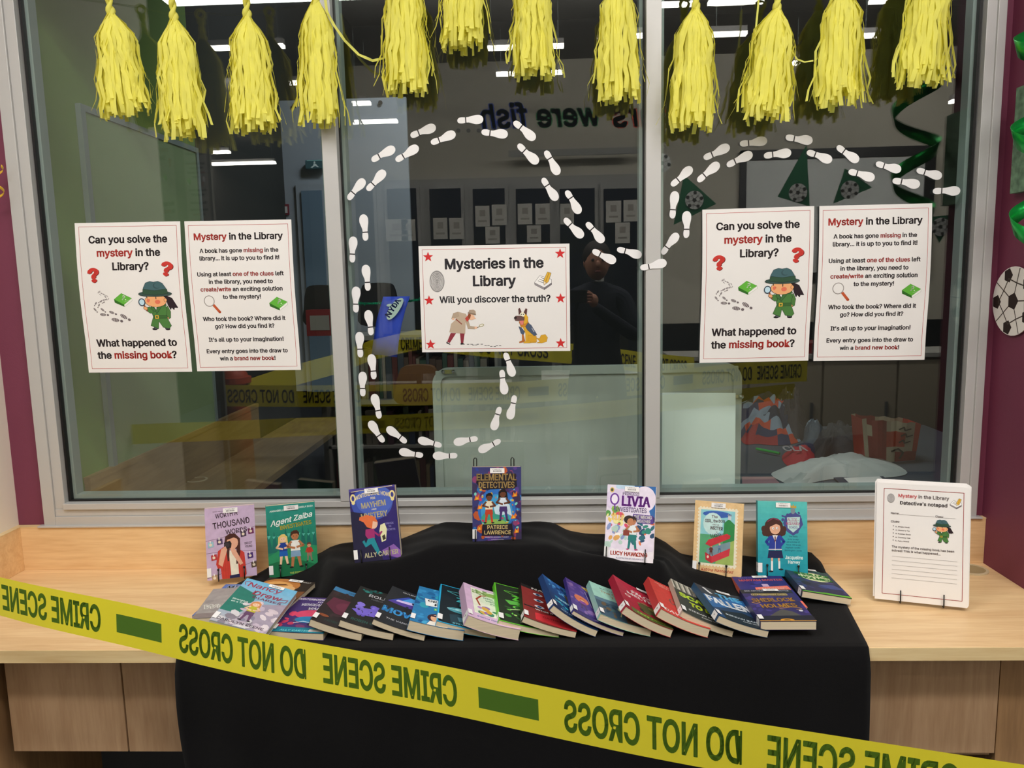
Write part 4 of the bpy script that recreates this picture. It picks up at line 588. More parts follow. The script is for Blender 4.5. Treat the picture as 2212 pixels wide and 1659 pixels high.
def trenchman(p, x, y, s):
    k = s/200; q = qtr(x, y, k, 628, 688)
    def pl(pts, c, out=None): p.poly([q(*a) for a in pts], c, out, 1.5*k)
    pl([(655, 820), (686, 822), (648, 878), (632, 872)], '#8f3340'); pl([(708, 822), (736, 822), (726, 880), (712, 880)], '#8f3340')
    pl([(628, 870), (650, 884), (650, 889), (628, 880)], '#2e2528'); pl([(710, 878), (722, 878), (736, 887), (710, 889)], '#2e2528')
    pl([(672, 708), (700, 700), (745, 712), (760, 745), (742, 760), (738, 824), (700, 822), (648, 816), (660, 768), (690, 742)], '#c3ae98', '#9c8874')
    pl([(700, 700), (672, 712), (662, 738), (672, 742), (692, 728), (706, 724)], '#b7a28c', '#9c8874')
    p.ell(*q(672, 740), 8*k, 6*k, '#f0c3a4')
    pl([(742, 750), (758, 746), (768, 782), (796, 786), (796, 800), (756, 798)], '#b9a48e', '#9c8874')
    pl([(794, 784), (812, 786), (806, 798), (794, 800)], '#f0c3a4')
    p.line([q(808, 792), q(824, 784)], 3*k, '#6a5a40'); p.ell(*q(834, 778), 15*k, 8*k, '#a9a070', -.3); p.ell(*q(834, 778), 11*k, 5*k, '#efeadc', -.3)
    pl([(688, 738), (722, 768), (720, 773), (684, 742)], '#8a3c30')
    pl([(740, 738), (758, 720), (768, 740), (752, 758)], '#c2463c')
    p.ell(*q(776, 730), 20*k, 17*k, '#efbf9f', .3); pl([(792, 730), (804, 738), (792, 742)], '#efbf9f')
    pl([(756, 718), (766, 706), (775, 718), (768, 742), (758, 738)], '#8e4a2a')
    pl([(760, 704), (766, 690), (790, 688), (802, 696), (803, 714), (784, 712)], '#b29d89'); pl([(758, 702), (804, 712), (803, 720), (757, 710)], '#8d7866')
def dog(p, x, y, s):
    k = s/200; q = qtr(x, y, k, 1020, 685); o = '#7a4a18'
    def pl(pts, c, out=o): p.poly([q(*a) for a in pts], c, out, 1.6*k)
    pl([(1145, 855), (1165, 862), (1175, 842), (1200, 838), (1213, 856), (1206, 880), (1180, 887), (1150, 886), (1168, 878)], '#d9a52e')
    pl([(1072, 828), (1084, 880), (1050, 885), (1050, 878), (1066, 872), (1066, 836)], '#b86a2c')
    pl([(1062, 770), (1100, 760), (1122, 800), (1148, 850), (1146, 884), (1086, 886), (1086, 830)], '#e0ad33')
    pl([(1100, 840), (1148, 848), (1150, 880), (1098, 880)], '#d9a12b'); pl([(1078, 876), (1112, 876), (1112, 886), (1074, 886)], '#e0ad33')
    pl([(1048, 790), (1066, 800), (1082, 822), (1074, 838), (1060, 830)], '#4d5a72', '#2c3444')
    pl([(1100, 768), (1120, 784), (1152, 838), (1136, 845), (1098, 812), (1086, 790)], '#4d5a72', '#2c3444')
    p.text('POLICE', *q(1127, 812), 26*k, '#e8e8ee', rot=1.05)
    pl([(1050, 765), (1082, 740), (1100, 735), (1102, 768), (1086, 790), (1062, 796)], '#d58c2e')
    pl([(1060, 720), (1090, 718), (1102, 740), (1098, 768), (1082, 778), (1066, 760)], '#e0ad33')
    pl([(1050, 722), (1048, 690), (1056, 686), (1068, 716)], '#5a3a3a'); pl([(1076, 714), (1090, 688), (1098, 692), (1094, 724)], '#5a3a3a')
    p.ell(*q(1070, 722), 15*k, 13*k, '#f4f0d8'); p.ell(*q(1064, 721), 3*k, 3*k, '#1a1414'); p.ell(*q(1076, 721), 3*k, 3*k, '#1a1414')
    pl([(1022, 742), (1032, 730), (1060, 730), (1082, 738), (1080, 756), (1052, 758), (1030, 756)], '#6b4f4c')
    p.ell(*q(1030, 740), 8*k, 7*k, '#2a1c1c')
    pl([(1052, 758), (1078, 756), (1074, 780), (1060, 782)], '#e08078')
def poster_solve():
    p = Pr(297, 420)
    p.frame(11, 11, 286, 409, 1.1, RD)
    p.text('Can you solve the', 148, 56, 221, DK, bold=.036)
    p.text('mystery in the', 148, 93, 178, DK, bold=.036, spans=((0, 7),), col2=RD)
    p.text('Library?', 152, 131, 102, DK, bold=.036)
    for (x, y, r) in ((47, 162, -.12), (250, 147, .18)):
        p.text('?', x+1.3, y+1.3, 28, '#6e1a18', cap=36, bold=.07, rot=r); p.text('?', x, y, 27, '#cf3a32', cap=36, bold=.055, rot=r)
    trail(p, 34, 186, 92); greenbook(p, 98, 196, 50); girl(p, 166, 164, 137)
    p.text('What happened to', 146, 345, 229, DK, bold=.036)
    p.text('the missing book?', 144, 380, 226, DK, bold=.036, spans=((4, 16),), col2=RD)
    return p
def poster_mystery():
    p = Pr(297, 420); p.frame(10, 12, 287, 409, 1.1, RD)
    def t(s, w, b, sp=None): p.text(s, 148, b*420, w*297, DK, bold=.034, spans=sp, col2=RD)
    t('Mystery in the Library', .833, .124, ((0, 7),))
    t('A book has gone missing in the', .74, .208, ((16, 23),)); t('library... it is up to you to find it!', .75, .258)
    t('Using at least one of the clues left', .815, .363, ((15, 31),)); t('in the library, you need to', .604, .413)
    t('create/write an exciting solution', .775, .463, ((0, 12),)); t('to the mystery!', .36, .514)
    magnifier(p, 40, 206, 46); greenbook(p, 224, 213, 50)
    t('Who took the book? Where did it', .785, .66); t('go? How did you find it?', .565, .71)
    t("It's all up to your imagination!", .715, .8)
    t('Every entry goes into the draw to', .776, .878); t('win a brand new book!', .533, .928, ((6, 20),))
    return p
def poster_title():
    p = Pr(420, 297); p.frame(10, 10, 410, 288, 1.1, RD)
    D2 = '#2e2b30'
    p.text('Mysteries in the', 210, 64, 274, D2, bold=.036); p.text('Library', 210, 112, 119, D2, bold=.036)
    p.text('Will you discover the truth?', 210, 158, 311, D2, bold=.03)
    for x, y in ((26, 30), (394, 27), (25, 151), (394, 150), (25, 275), (393, 275)): p.star(x, y, 15, '#cf2f30')
    fingerprint(p, 49, 98, 42, 60); padicon(p, 322, 76, 49); trenchman(p, 70, 178, 98); dog(p, 262, 175, 98)
    for i, (x, y) in enumerate([(752, 889), (772, 889), (782, 893), (798, 893), (808, 889), (830, 889), (852, 896), (868, 896), (884, 902), (904, 903), (916, 898), (934, 898)]):
        X = (x-488)/845*420; Y = (y-335)/597*297; p.rect(X-3, Y-.8, X+3.5, Y+.8, '#4a4648')
    return p
def bil(c, u, v):
    a, b, d, e = [Vector(q) for q in c]   # TL TR BR BL
    return a.lerp(b, u).lerp(e.lerp(d, u), v)
def sheet(name, corners_px, y, pr, label, cat, bulge=.003, bend=None, wob=0., thick=.0005, m=PAPER, nx=10, nz=14):
    c = [P(px, py, 1, y) for px, py in corners_px]
    U = (c[1]-c[0]).length
    def fn(u, v, o=0.):
        q = bil(c, u, v); q.y -= bulge*sin(pi*v)*sin(pi*u)*1.0+.0015*sin(pi*v)+o
        q.x += wob*sin(pi*min(1, v*1.25))*0.004
        return q
    mb = MB(); n = nx+1; vs = [fn(i/nx, j/nz, .0) for j in range(nz+1) for i in range(n)]+[fn(i/nx, j/nz, -thick) for j in range(nz+1) for i in range(n)]
    o2 = (nz+1)*n; fs = []
    for j in range(nz):
        for i in range(nx):
            k = j*n+i; fs.append((k, k+n, k+n+1, k+1)); fs.append((o2+k, o2+k+1, o2+k+1+n, o2+k+n))
    for i in range(nx): fs += [(i, i+1, o2+i+1, o2+i), (nz*n+i, o2+nz*n+i, o2+nz*n+i+1, nz*n+i+1)]
    for j in range(nz): fs += [(j*n, o2+j*n, o2+(j+1)*n, (j+1)*n), (j*n+nx, (j+1)*n+nx, o2+(j+1)*n+nx, o2+j*n+nx)]
    mb.add(vs, fs); o = mb.build(name, m, smooth=False); tag(o, label, cat)
    if pr: pr.build('printed_design', lambda x, yy, of: fn(x/pr.w, yy/pr.h, of), INK, o, maxe=25)
    return o
sheet('poster', [(161, 482), (389, 478), (415, 803), (192, 805)], -.004, poster_solve(), 'white poster asking Can you solve the mystery, taped on the left pane', 'poster', wob=-1)
sheet('poster', [(398, 478), (629, 474), (650, 799), (426, 802)], -.004, poster_mystery(), 'white Mystery in the Library text poster on the left pane', 'poster', wob=-.6)
sheet('poster', [(904, 532), (1230, 526), (1232, 758), (912, 761)], -.004, poster_title(), 'landscape Mysteries in the Library poster with red stars on the middle pane', 'poster')
sheet('poster', [(1517, 453), (1759, 445), (1746, 779), (1511, 784)], -.004, poster_solve(), 'white poster asking Can you solve the mystery, taped on the right pane', 'poster', wob=.6)
sheet('poster', [(1770, 445), (2014, 439), (1997, 777), (1757, 780)], -.004, poster_mystery(), 'white Mystery in the Library text poster on the right pane', 'poster', wob=.8)

# ================================================================ FOOTPRINTS
FEET = [  # heel px, toe px; the order walks along the trail
 ((1091,762),(1109,813)),((1084,799),(1090,852)),((1112,854),(1101,906)),((1080,879),(1065,929)),((1081,951),(1034,975)),((1032,947),(980,956)),((988,984),(935,985)),((954,963),(903,949)),((914,984),(862,975)),((878,956),(836,923)),((829,955),(798,910)),((820,904),(808,851)),((784,856),(783,803)),((808,819),(802,765)),((779,772),(776,717)),((802,724),(795,670)),((769,675),(769,619)),((795,628),(790,572)),((761,567),(763,511)),((790,520),(785,463)),((752,431),(787,387)),((793,411),(832,369)),((803,347),(853,319)),((855,347),(904,317)),((887,294),(941,273)),((931,309),(984,288)),((988,261),(1044,257)),((1040,285),(1097,291)),((1110,263),(1156,301)),((1119,312),(1162,353)),((1178,326),(1207,377)),((1172,385),(1203,433)),((1223,412),(1253,461)),((1219,472),(1259,513)),((1267,481),(1304,523)),((1280,541),(1330,566)),((1333,538),(1386,552)),((1383,579),(1440,567)),
 ((1430,549),(1464,504)),((1482,514),(1484,456)),((1452,472),(1458,413)),((1450,401),(1495,362)),((1507,392),(1553,352)),((1520,342),(1576,316)),((1570,358),(1625,331)),((1598,311),(1657,304)),((1650,337),(1709,329)),((1697,296),(1755,305)),((1743,328),(1797,347)),((1808,316),(1854,349)),((1833,370),(1889,385)),((1892,353),(1946,368)),((1928,390),(1987,399)),((1980,367),(2034,382)),((2015,413),(2074,412))]
def catmull(pts, n=4):
    out = []; N = len(pts)
    for i in range(N):
        p0, p1, p2, p3 = [Vector((*pts[(i+k-1) % N], 0)) for k in range(4)]
        for j in range(n):
            t = j/n; q = .5*((2*p1)+(p2-p0)*t+(2*p0-5*p1+4*p2-p3)*t*t+(3*p1-p0-3*p2+p3)*t**3); out.append((q.x, q.y))
    return out
def crom(pts, n=4):
    out = []
    for i in range(len(pts)-1):
        p0 = Vector((*pts[max(i-1, 0)], 0)); p1 = Vector((*pts[i], 0)); p2 = Vector((*pts[i+1], 0)); p3 = Vector((*pts[min(i+2, len(pts)-1)], 0))
        for j in range(n):
            t = j/n; q = .5*((2*p1)+(p2-p0)*t+(2*p0-5*p1+4*p2-p3)*t*t+(3*p1-p0-3*p2+p3)*t**3); out.append((q.x, q.y))
    return out+[tuple(pts[-1])]
def slab(name, loops, y0, y1, m, sgn=1):
    me = bpy.data.meshes.new(name); V = []; Fc = []
    for lp in loops:
        lp = [(x*sgn, z) for x, z in lp]; n = len(lp); k = len(V)
        V += [(x, y0, z) for x, z in lp]+[(x, y1, z) for x, z in lp]
        for t in tessellate_polygon([[Vector((x, z, 0)) for x, z in lp]]):
            Fc.append(tuple(k+i for i in t)); Fc.append(tuple(k+n+i for i in t[::-1]))
        for i in range(n): Fc.append((k+i, k+(i+1) % n, k+n+(i+1) % n, k+n+i))
    me.from_pydata(V, [], Fc); me.materials.append(m); me.update(); return me
SOLE = crom([(-.088, .345), (-.095, .45), (-.135, .57), (-.175, .70), (-.17, .84), (-.12, .95), (-.02, 1.0), (.08, .975), (.15, .88), (.165, .75), (.15, .62), (.125, .5), (.112, .42), (.108, .345)])
HEEL = crom([(.105, .30), (.118, .2), (.105, .08), (.05, .012), (0, 0), (-.055, .012), (-.10, .08), (-.112, .2), (-.092, .30)])
BAND = [(-.089, .302), (.104, .302), (.107, .343), (-.087, .343)]
FPM = mat('white_footprint_card', '#f3f0f0', rough=.6, var=.02, vscale=30); FBM = mat('dark_band_print', '#1c1013', rough=.6)
fm = {s: (slab('footprint', [SOLE, HEEL], -.012, .0, FPM, s), slab('instep_band', [BAND], -.011, .0, FBM, s)) for s in (1, -1)}
ORD = ['first', 'second', 'third', 'fourth', 'fifth', 'sixth', 'seventh', 'eighth', 'ninth', 'tenth', 'eleventh', 'twelfth', 'thirteenth', 'fourteenth', 'fifteenth', 'sixteenth', 'seventeenth', 'eighteenth', 'nineteenth', 'twentieth']
for i, (h, t) in enumerate(FEET):
    yy = -.0375 if i == 37 else -.0012
    A = P(*h, 1, yy); B = P(*t, 1, yy); d = B-A; Ln = d.length; ang = atan2(d.x, d.z)
    s = 1 if i % 2 else -1
    o = bpy.data.objects.new('footprint_cutout', fm[s][0]); COL.objects.link(o)
    o.matrix_world = Matrix.Translation(A) @ Matrix.Rotation(ang, 4, 'Y') @ Matrix.Scale(Ln, 4)
    b = bpy.data.objects.new('instep_band', fm[s][1]); COL.objects.link(b); b.parent = o
    dr = ['up', 'up and right', 'right', 'down and right', 'down', 'down and left', 'left', 'up and left'][int(((math.degrees(ang)+382.5) % 360)//45)]
    if i < 11: lb = '%s shoe print of the trail curving below the title poster, pointing %s' % (ORD[i], dr)
    elif i < 20: lb = '%s shoe print up the left edge of the middle pane, pointing %s' % (ORD[i-11], dr)
    elif i < 28: lb = '%s shoe print of the rising arc above the middle pane, pointing %s' % (ORD[i-20], dr)
    elif i < 37: lb = '%s shoe print of the trail falling right across the middle pane, pointing %s' % (ORD[i-28], dr)
    elif i == 37: lb = 'white paper shoe print stuck across the right mullion'
    else: lb = '%s shoe print of the trail over the right pane, pointing %s' % (ORD[i-38], dr)
    tag(o, lb, 'footprint', 'white paper footprints on the window')

# ================================================================ TASSELS
YEL = mat('yellow_tissue_paper', '#fffa82', rough=.8, spec=.15, transl=.42, var=.06, vscale=40)
def ribbon(mb, pts, side, w, taper=1.):
    vs = []; n = len(pts)
    for i, p in enumerate(pts):
        s = side[i] if isinstance(side, list) else side; ww = w*(1 if i < n-2 else taper)
        vs += [Vector(p)-s*ww/2, Vector(p)+s*ww/2]
    mb.add(vs, [(2*i, 2*i+1, 2*i+3, 2*i+2) for i in range(n-1)])
def tassel(top, bot, hw, label, seed, y=-.085, loop=True):
    rg = random.Random(seed)
    T = P(*top, 1, y); B = P(*bot, 1, y); ax = B-T; L = ax.length; hwm = (P(bot[0]+hw, bot[1], 1, y)-B).length
    e = empty('tissue_tassel', T, label, 'tassel', 'yellow tissue tassels along the top of the window')
    d = ax.normalized(); X = Vector((0, 1, 0)).cross(d).normalized(); Y = Vector((0, 1, 0))
    prof = [(0, .10), (.05, .20), (.10, .46), (.17, .70), (.3, .80), (.5, .86), (.7, .93), (.9, 1.0), (1., .98)]
    def strand(mb, phi, rad, ln, w, bend=0., out=0.):
        n = 9; pts = []; sd = []; w0 = rg.uniform(-1, 1); ph2 = phi+rg.uniform(-.3, .3); tw = rg.uniform(-.5, .5)
        for i in range(n+1):
            t = i/n*ln; r = interp(prof, t)*hwm*rad; a = phi+(ph2-phi)*t
            r *= 1+.08*sin(t*17+w0*5); r += out*max(0, t-.3)**2
            q = T+d*(L*t)+X*(r*cos(a)*1.0)+Y*(r*sin(a)*.62)+X*bend*t*t
            q += X*.0024*sin(t*33+w0*9)*min(1, t*3)+Y*.0032*sin(t*27+w0*7)
            tg = (-X*sin(a)+Y*cos(a)*.6).normalized(); rd = (X*cos(a)+Y*sin(a)).normalized()
            aa = tw*t*1.4+.3*sin(t*8+w0*6); pts.append(q); sd.append((tg*cos(aa)+rd*sin(aa)).normalized())
        ribbon(mb, pts, sd, w)
    core = MB()
    for k in range(36): strand(core, rg.uniform(0, 2*pi), rg.uniform(.15, .65), rg.uniform(.86, 1.0), rg.uniform(.008, .013))
    for k in range(66): strand(core, 2*pi*k/66+rg.uniform(-.1, .1), rg.uniform(.72, 1.0), rg.uniform(.84, 1.03), rg.uniform(.008, .0125))
    c = core.build('fringe', YEL, e, smooth=True); c['kind'] = 'stuff'
    for k in range(rg.choice((4, 5, 6))):
        m1 = MB(); sdg = rg.choice((-1, 1)); strand(m1, 0 if sdg > 0 else pi, 1.0, rg.uniform(.8, 1.02), .007, bend=sdg*rg.uniform(.004, .018), out=.02)
        m1.build('loose_strip', YEL, e, smooth=True)
    if loop:
        m2 = MB()
        for s in (0, pi):
            pts = []
            for i in range(15):
                t = i/14; r = .0052*(1-.2*t); pts.append(T-d*.056+d*.075*t+X*(r*cos(s+t*9))+Y*(r*sin(s+t*9)))
            m2.tube(pts, [.0052+.0018*sin(i*.9)+.002*(i/14) for i in range(15)], 7)
        m2.build('twisted_neck', YEL, e, smooth=True)
        m3 = MB(); m3.tube([T-d*.056+X*.012*sin(a)-d*(.012-.012*cos(a)) for a in [2*pi*i/12 for i in range(13)]], .0045, 6); m3.build('hanging_loop', YEL, e, smooth=True)
    return e, T-d*.075
WH = 'yellow tissue tassel %s'
TS = [((240, 30), (275, 252), 53, 'furthest left, leaning to the right'), ((376, 42), (401, 298), 50, 'second from the left, longer than its left neighbour'), ((534, 36), (546, 284), 52, 'third from the left, in front of a reflected lamp'), ((682, 0), (690, 268), 43, 'overlapping the left mullion'), ((873, -62), (878, 205), 52, 'fourth from the left of the middle pane group, first right of the left mullion'), ((1003, -158), (997, 106), 50, 'hanging highest, above the arc of footprints'), ((1147, -70), (1152, 166), 46, 'above the word fish, right of the highest one'), ((1335, -40), (1339, 219), 49, 'just left of the right mullion'), ((1503, 18), (1490, 280), 52, 'just right of the right mullion'), ((1678, 20), (1650, 262), 56, 'third from the right, spreading to the left'), ((1822, -28), (1812, 230), 53, 'second from the right'), ((2012, -80), (1990, 188), 56, 'furthest right beside the frame')]
TS[4] = (*TS[4][:3], 'first one right of the left mullion')
ends = []
for i, (a, b, w, s) in enumerate(TS): ends.append(tassel(a, b, w, WH % s, 100+i)[1])
gs = MB(); pts = []
for a, b in zip(ends[:-1], ends[1:]):
    for k in range(8):
        t = k/8; q = a.lerp(b, t); q.z -= .0*0+.02*sin(pi*t)*(-1 if False else 1)*.5; pts.append(q)
pts = [Vector((WX0+.05, -.085, ends[0].z+.05))]+pts+[ends[-1], Vector((WX1-.03, -.085, ends[-1].z+.03))]
tag(gs.tube(pts, .0011, 5).build('garland_string', mat('yellow_string', '#c9b83a', rough=.8)), 'thin string holding the row of tassels above the window', 'string')
def strayl(pxs, w, label, y=-.085):
    m = MB(); pp = [P(a, b, 1, y) for a, b in pxs]; q = []
    for i in range(len(pp)-1):
        for k in range(5): q.append(pp[i].lerp(pp[i+1], k/5))
    q.append(pp[-1]); sd = []
    for i in range(len(q)):
        t = (q[min(i+1, len(q)-1)]-q[max(0, i-1)]).normalized(); nrm = t.cross(Vector((0, 1, 0))).normalized(); a = .5*sin(i*.7); sd.append((nrm*cos(a)+Vector((0, 1, 0))*sin(a)))
    ribbon(m, q, sd, w); return tag(m.build('tissue_strip', YEL, smooth=True), label, 'streamer')
strayl([(700, -20), (706, 25), (722, 55), (745, 88), (775, 118), (805, 131), (828, 126), (842, 98)], .007, 'stray yellow tissue strip sagging between two tassels by the left mullion')
strayl([(1708, 105), (1722, 128), (1738, 134), (1757, 131)], .004, 'short yellow tissue strip linking two tassels over the right pane')
strayl([(1640, -30), (1638, 10), (1633, 60), (1631, 95)], .005, 'single yellow tissue strip hanging free left of the spreading tassel')

# ================================================================ BARRIER TAPE IN FRONT
# a straight ribbon between two points, slightly sagging, standing upright; its printed side faces the window
TA = Vector((-1.30, -.757, 1.052)); TB = Vector((.62, -1.345, 1.052))
def solve_line():
    a = P(0, 1246, 2, 1.045); b = P(2212, 1645, 2, 1.030); return a, b
ta, tb = solve_line()
dirh = Vector((tb.x-ta.x, tb.y-ta.y, 0)); Lt = dirh.length; dirh.normalize(); nrm = Vector((dirh.y, -dirh.x, 0))
TOPZ = []
for px, py in [(0, 1246), (250, 1300), (417, 1337), (800, 1414), (1106, 1471), (1500, 1538), (1876, 1597), (2212, 1645)]:
    r = ray(px, py); den = r.dot(nrm); t = (ta-CAMLOC).dot(nrm)/den; q = CAMLOC+r*t; TOPZ.append(((q-ta).dot(dirh), q.z))
def s_of(px, py):
    r = ray(px, py); t = (ta-CAMLOC).dot(nrm)/r.dot(nrm); q = CAMLOC+r*t; return (q-ta).dot(dirh)
TW = .0765
TZ0, TZ1 = TOPZ[0], TOPZ[-1]
def tape_pt(s, h, o=0.):     # s metres along, h metres below the top edge
    z = interp(TOPZ, s) if TZ0[0] <= s <= TZ1[0] else (TZ0[1]+(TZ0[0]-s)*.03 if s < 0 else TZ1[1]+(s-TZ1[0])*.02)
    bow = .004*sin(s*5)+.003*sin(s*11+1); tilt = .006*sin(s*3.1+.5)*(h/TW-.5)
    return ta+dirh*s+nrm*(bow+tilt+o)*1+Vector((0, 0, z-ta.z-h))
S0 = (XL+.002-ta.x)/dirh.x; S1 = Lt+.75
bt = MB(); n = 120; vs = []; fs = []
for i in range(n+1):
    s = S0+(S1-S0)*i/n
    for j in range(5): vs.append(tape_pt(s, TW*j/4))
for i in range(n):
    for j in range(4): k = i*5+j; fs.append((k, k+1, k+6, k+5))
bt.add(vs, fs); tape = bt.build('barrier_tape', TAPEY, smooth=True)
tag(tape, 'yellow crime scene barrier tape stretched diagonally in front of the counter', 'tape')
pr = Pr(Lt*1000, TW*1000); GRN = '#4b6a12'
def word(txt, pa, pb):
    # pa, pb: pixel points on the tape centre line where the word starts and ends
    a = s_of(*pa)*1000; b = s_of(*pb)*1000
    pr.text(txt, (a+b)/2, TW*1000*.80, b-a, GRN, cap=TW*1000*.62, bold=.033, mirror=True, res=3)
def cy(px): return interp([(0, 1287), (250, 1343), (450, 1390), (800, 1463), (1106, 1522), (1531, 1600), (2212, 1712)], px)
for txt, a, b in (('CRIME SCENE', 8, 219), ('DO NOT CROSS', 389, 661), ('CRIME SCENE', 698, 982), ('DO NOT CROSS', 1219, 1602), ('CRIME SCENE', 1658, 2072)):
    word(txt, (a, cy(a)), (b, cy(b)))
for a, b in ((253, 350), (1030, 1162)):
    x0 = s_of(a, cy(a))*1000; x1 = s_of(b, cy(b))*1000; pr.rect(x0, TW*290, x1, TW*720, '#4a6e1e')
pr.build('printed_lettering', lambda x, y, o: tape_pt(x/1000, y/1000, -o if False else o), INK, tape, maxe=30)
# ================================================================ BOOKS
def fig(p, x, y, s, hair='#3a2418', skin='#d99a70', top='#c33', bot='#346', sh='#222', lean=0., arm=0, long=False):
    # simple standing child, x centre, y feet, s height
    q = lambda a, b: (x+a*s+lean*s*(1-b), y-s+b*s)
    if long: p.poly([q(-.13, .08), q(.13, .08), q(.15, .34), q(-.15, .34)], hair)
    p.poly([q(-.10, .60), q(-.01, .60), q(-.07, .96), q(-.13, .95)], skin if sh == 'skin' else bot); p.poly([q(.01, .60), q(.10, .60), q(.14, .95), q(.08, .96)], skin if sh == 'skin' else bot)
    p.ell(*q(-.12, .97), .055*s, .025*s, '#222' if sh == 'skin' else sh, n=8); p.ell(*q(.13, .97), .055*s, .025*s, '#222' if sh == 'skin' else sh, n=8)
    p.poly([q(-.11, .52), q(.11, .52), q(.13, .70), q(-.13, .70)], bot)
    p.poly([q(-.10, .27), q(.10, .27), q(.12, .54), q(-.12, .54)], top)
    if arm: p.line([q(-.10, .30), q(-.2, .42), q(-.02, .47)], .055*s, skin); p.line([q(.10, .30), q(.2, .42), q(.04, .45)], .055*s, skin)
    else: p.line([q(-.10, .30), q(-.17, .5)], .055*s, top); p.line([q(.10, .30), q(.17, .5)], .055*s, top)
    p.ell(*q(0, .15), .095*s, .115*s, skin, n=14); p.poly([q(-.11, .17), q(-.10, .06), q(-.03, .01), q(.06, .01), q(.11, .08), q(.11, .17), q(.06, .10), q(-.04, .10)], hair)
    p.ell(*q(-.035, .16), .009*s, .012*s, '#221', n=6); p.ell(*q(.035, .16), .009*s, .012*s, '#221', n=6)
def cv(bg): p = Pr(129, 198); p.rect(0, 0, 129, 198, bg); return p
def c_words():
    p = cv('#c9b0cf'); D = '#33202a'
    p.text('BASED FRIENDS', 34, 12, 26, D, cap=2)
    p.text('WORTH A', 56, 27, 58, D, cap=13, rot=-.10); p.text('THOUSAND', 68, 54, 96, D, cap=17, rot=-.10); p.text('WORDS', 80, 74, 56, D, cap=13, rot=-.08)
    p.line([(0, 90), (40, 84), (90, 72), (129, 60)], .8, D); p.line([(0, 124), (40, 122), (129, 128)], .8, D); p.line([(100, 165), (129, 156)], .8, D); p.line([(0, 192), (40, 182)], .8, D)
    for x, y, c in ((5, 94, '#9cc4d2'), (28, 88, '#544064'), (90, 72, '#4a3a50'), (110, 66, '#722a5a'), (12, 130, '#b8383a'), (106, 134, '#4a2f72'), (115, 160, '#5a4a3a'), (12, 186, '#b99a74')):
        p.poly([(x, y), (x+14, y-2), (x+15, y+13), (x+1, y+15)], c, '#3a2a34', .6); p.ell(x+7, y+7, 4, 4, '#e8d8c0', n=8); p.rect(x+5, y-5, x+7.5, y+2, '#f2ece8')
    p.poly([(38, 198), (36, 168), (28, 168), (24, 156), (30, 120), (44, 110), (58, 116), (62, 140), (88, 122), (98, 130), (102, 190), (98, 198)], '#c93f33')
    for x in range(30, 100, 6): p.line([(x, 130), (x, 198)], .4, '#a3302a')
    p.poly([(58, 122), (80, 122), (82, 190), (62, 192)], '#f1e9d4'); p.poly([(58, 190), (84, 188), (84, 198), (58, 198)], '#2a2a52')
    p.poly([(46, 108), (50, 82), (62, 74), (76, 76), (88, 90), (88, 128), (80, 160), (76, 160), (78, 118), (60, 118), (58, 150), (54, 150), (52, 118)], '#4a2620')
    p.ell(68, 100, 15, 18, '#e6ac90'); p.poly([(52, 92), (56, 80), (72, 78), (84, 92), (72, 86)], '#4a2620')
    p.poly([(46, 98), (62, 94), (66, 102), (64, 114), (48, 116)], '#241c1e'); p.ell(54, 105, 7, 7, '#3d3438')
    p.poly([(30, 156), (38, 116), (50, 108), (54, 118), (40, 164)], '#e6ac90'); p.poly([(62, 116), (72, 112), (94, 160), (86, 164), (66, 130)], '#e6ac90')
    p.text('BRIGIT', 110, 108, 20, D, cap=6, rot=-.05); p.text('YOUNG', 110, 117, 20, D, cap=6, rot=-.05); return p
def c_zaiba():
    p = cv('#1f7d6e'); p.grad('#2a8f84', '#1b7a50')
    for i in range(9): p.poly([(i*15-5, 130), (i*15+3, 60+9*(i % 3)), (i*15+12, 130)], '#1a6a62')
    p.poly([(0, 140), (40, 118), (90, 112), (129, 122), (129, 198), (0, 198)], '#2b9060'); p.poly([(0, 198), (0, 160), (60, 148), (129, 175), (129, 198)], '#1c7048')
    for i in range(10): p.poly([(i*13, 82+3*sin(i)), (i*13+9, 82+3*sin(i)), (i*13+4, 92)], '#57b8a8')
    p.text('ANNABELLE SAMI', 40, 17, 60, '#e8f4ee', cap=5, rot=-.03); p.text('DANIELA SOSA', 102, 13, 44, '#e8f4ee', cap=5, rot=-.03)
    p.text('Agent Zaiba', 66, 48, 114, '#f6faf5', cap=15, rot=-.16, shear=.35, bold=.02); p.text('INVESTIGATES', 76, 64, 84, '#e9d54a', cap=11, rot=-.10, bold=.03)
    fig(p, 40, 168, 88, '#e6c878', '#f0c8a4', '#1f3f94', '#1f5fb4', 'skin', arm=1, long=True); fig(p, 72, 178, 106, '#4a2c1e', '#b87850', '#f4f2ee', '#86a9c9', 'skin', arm=1)
    fig(p, 108, 164, 54, '#6a4030', '#d49a78', '#c2392e', '#8b7a66'); p.text('THE POISON PLOT', 80, 193, 52, '#c9d65a', cap=5); return p
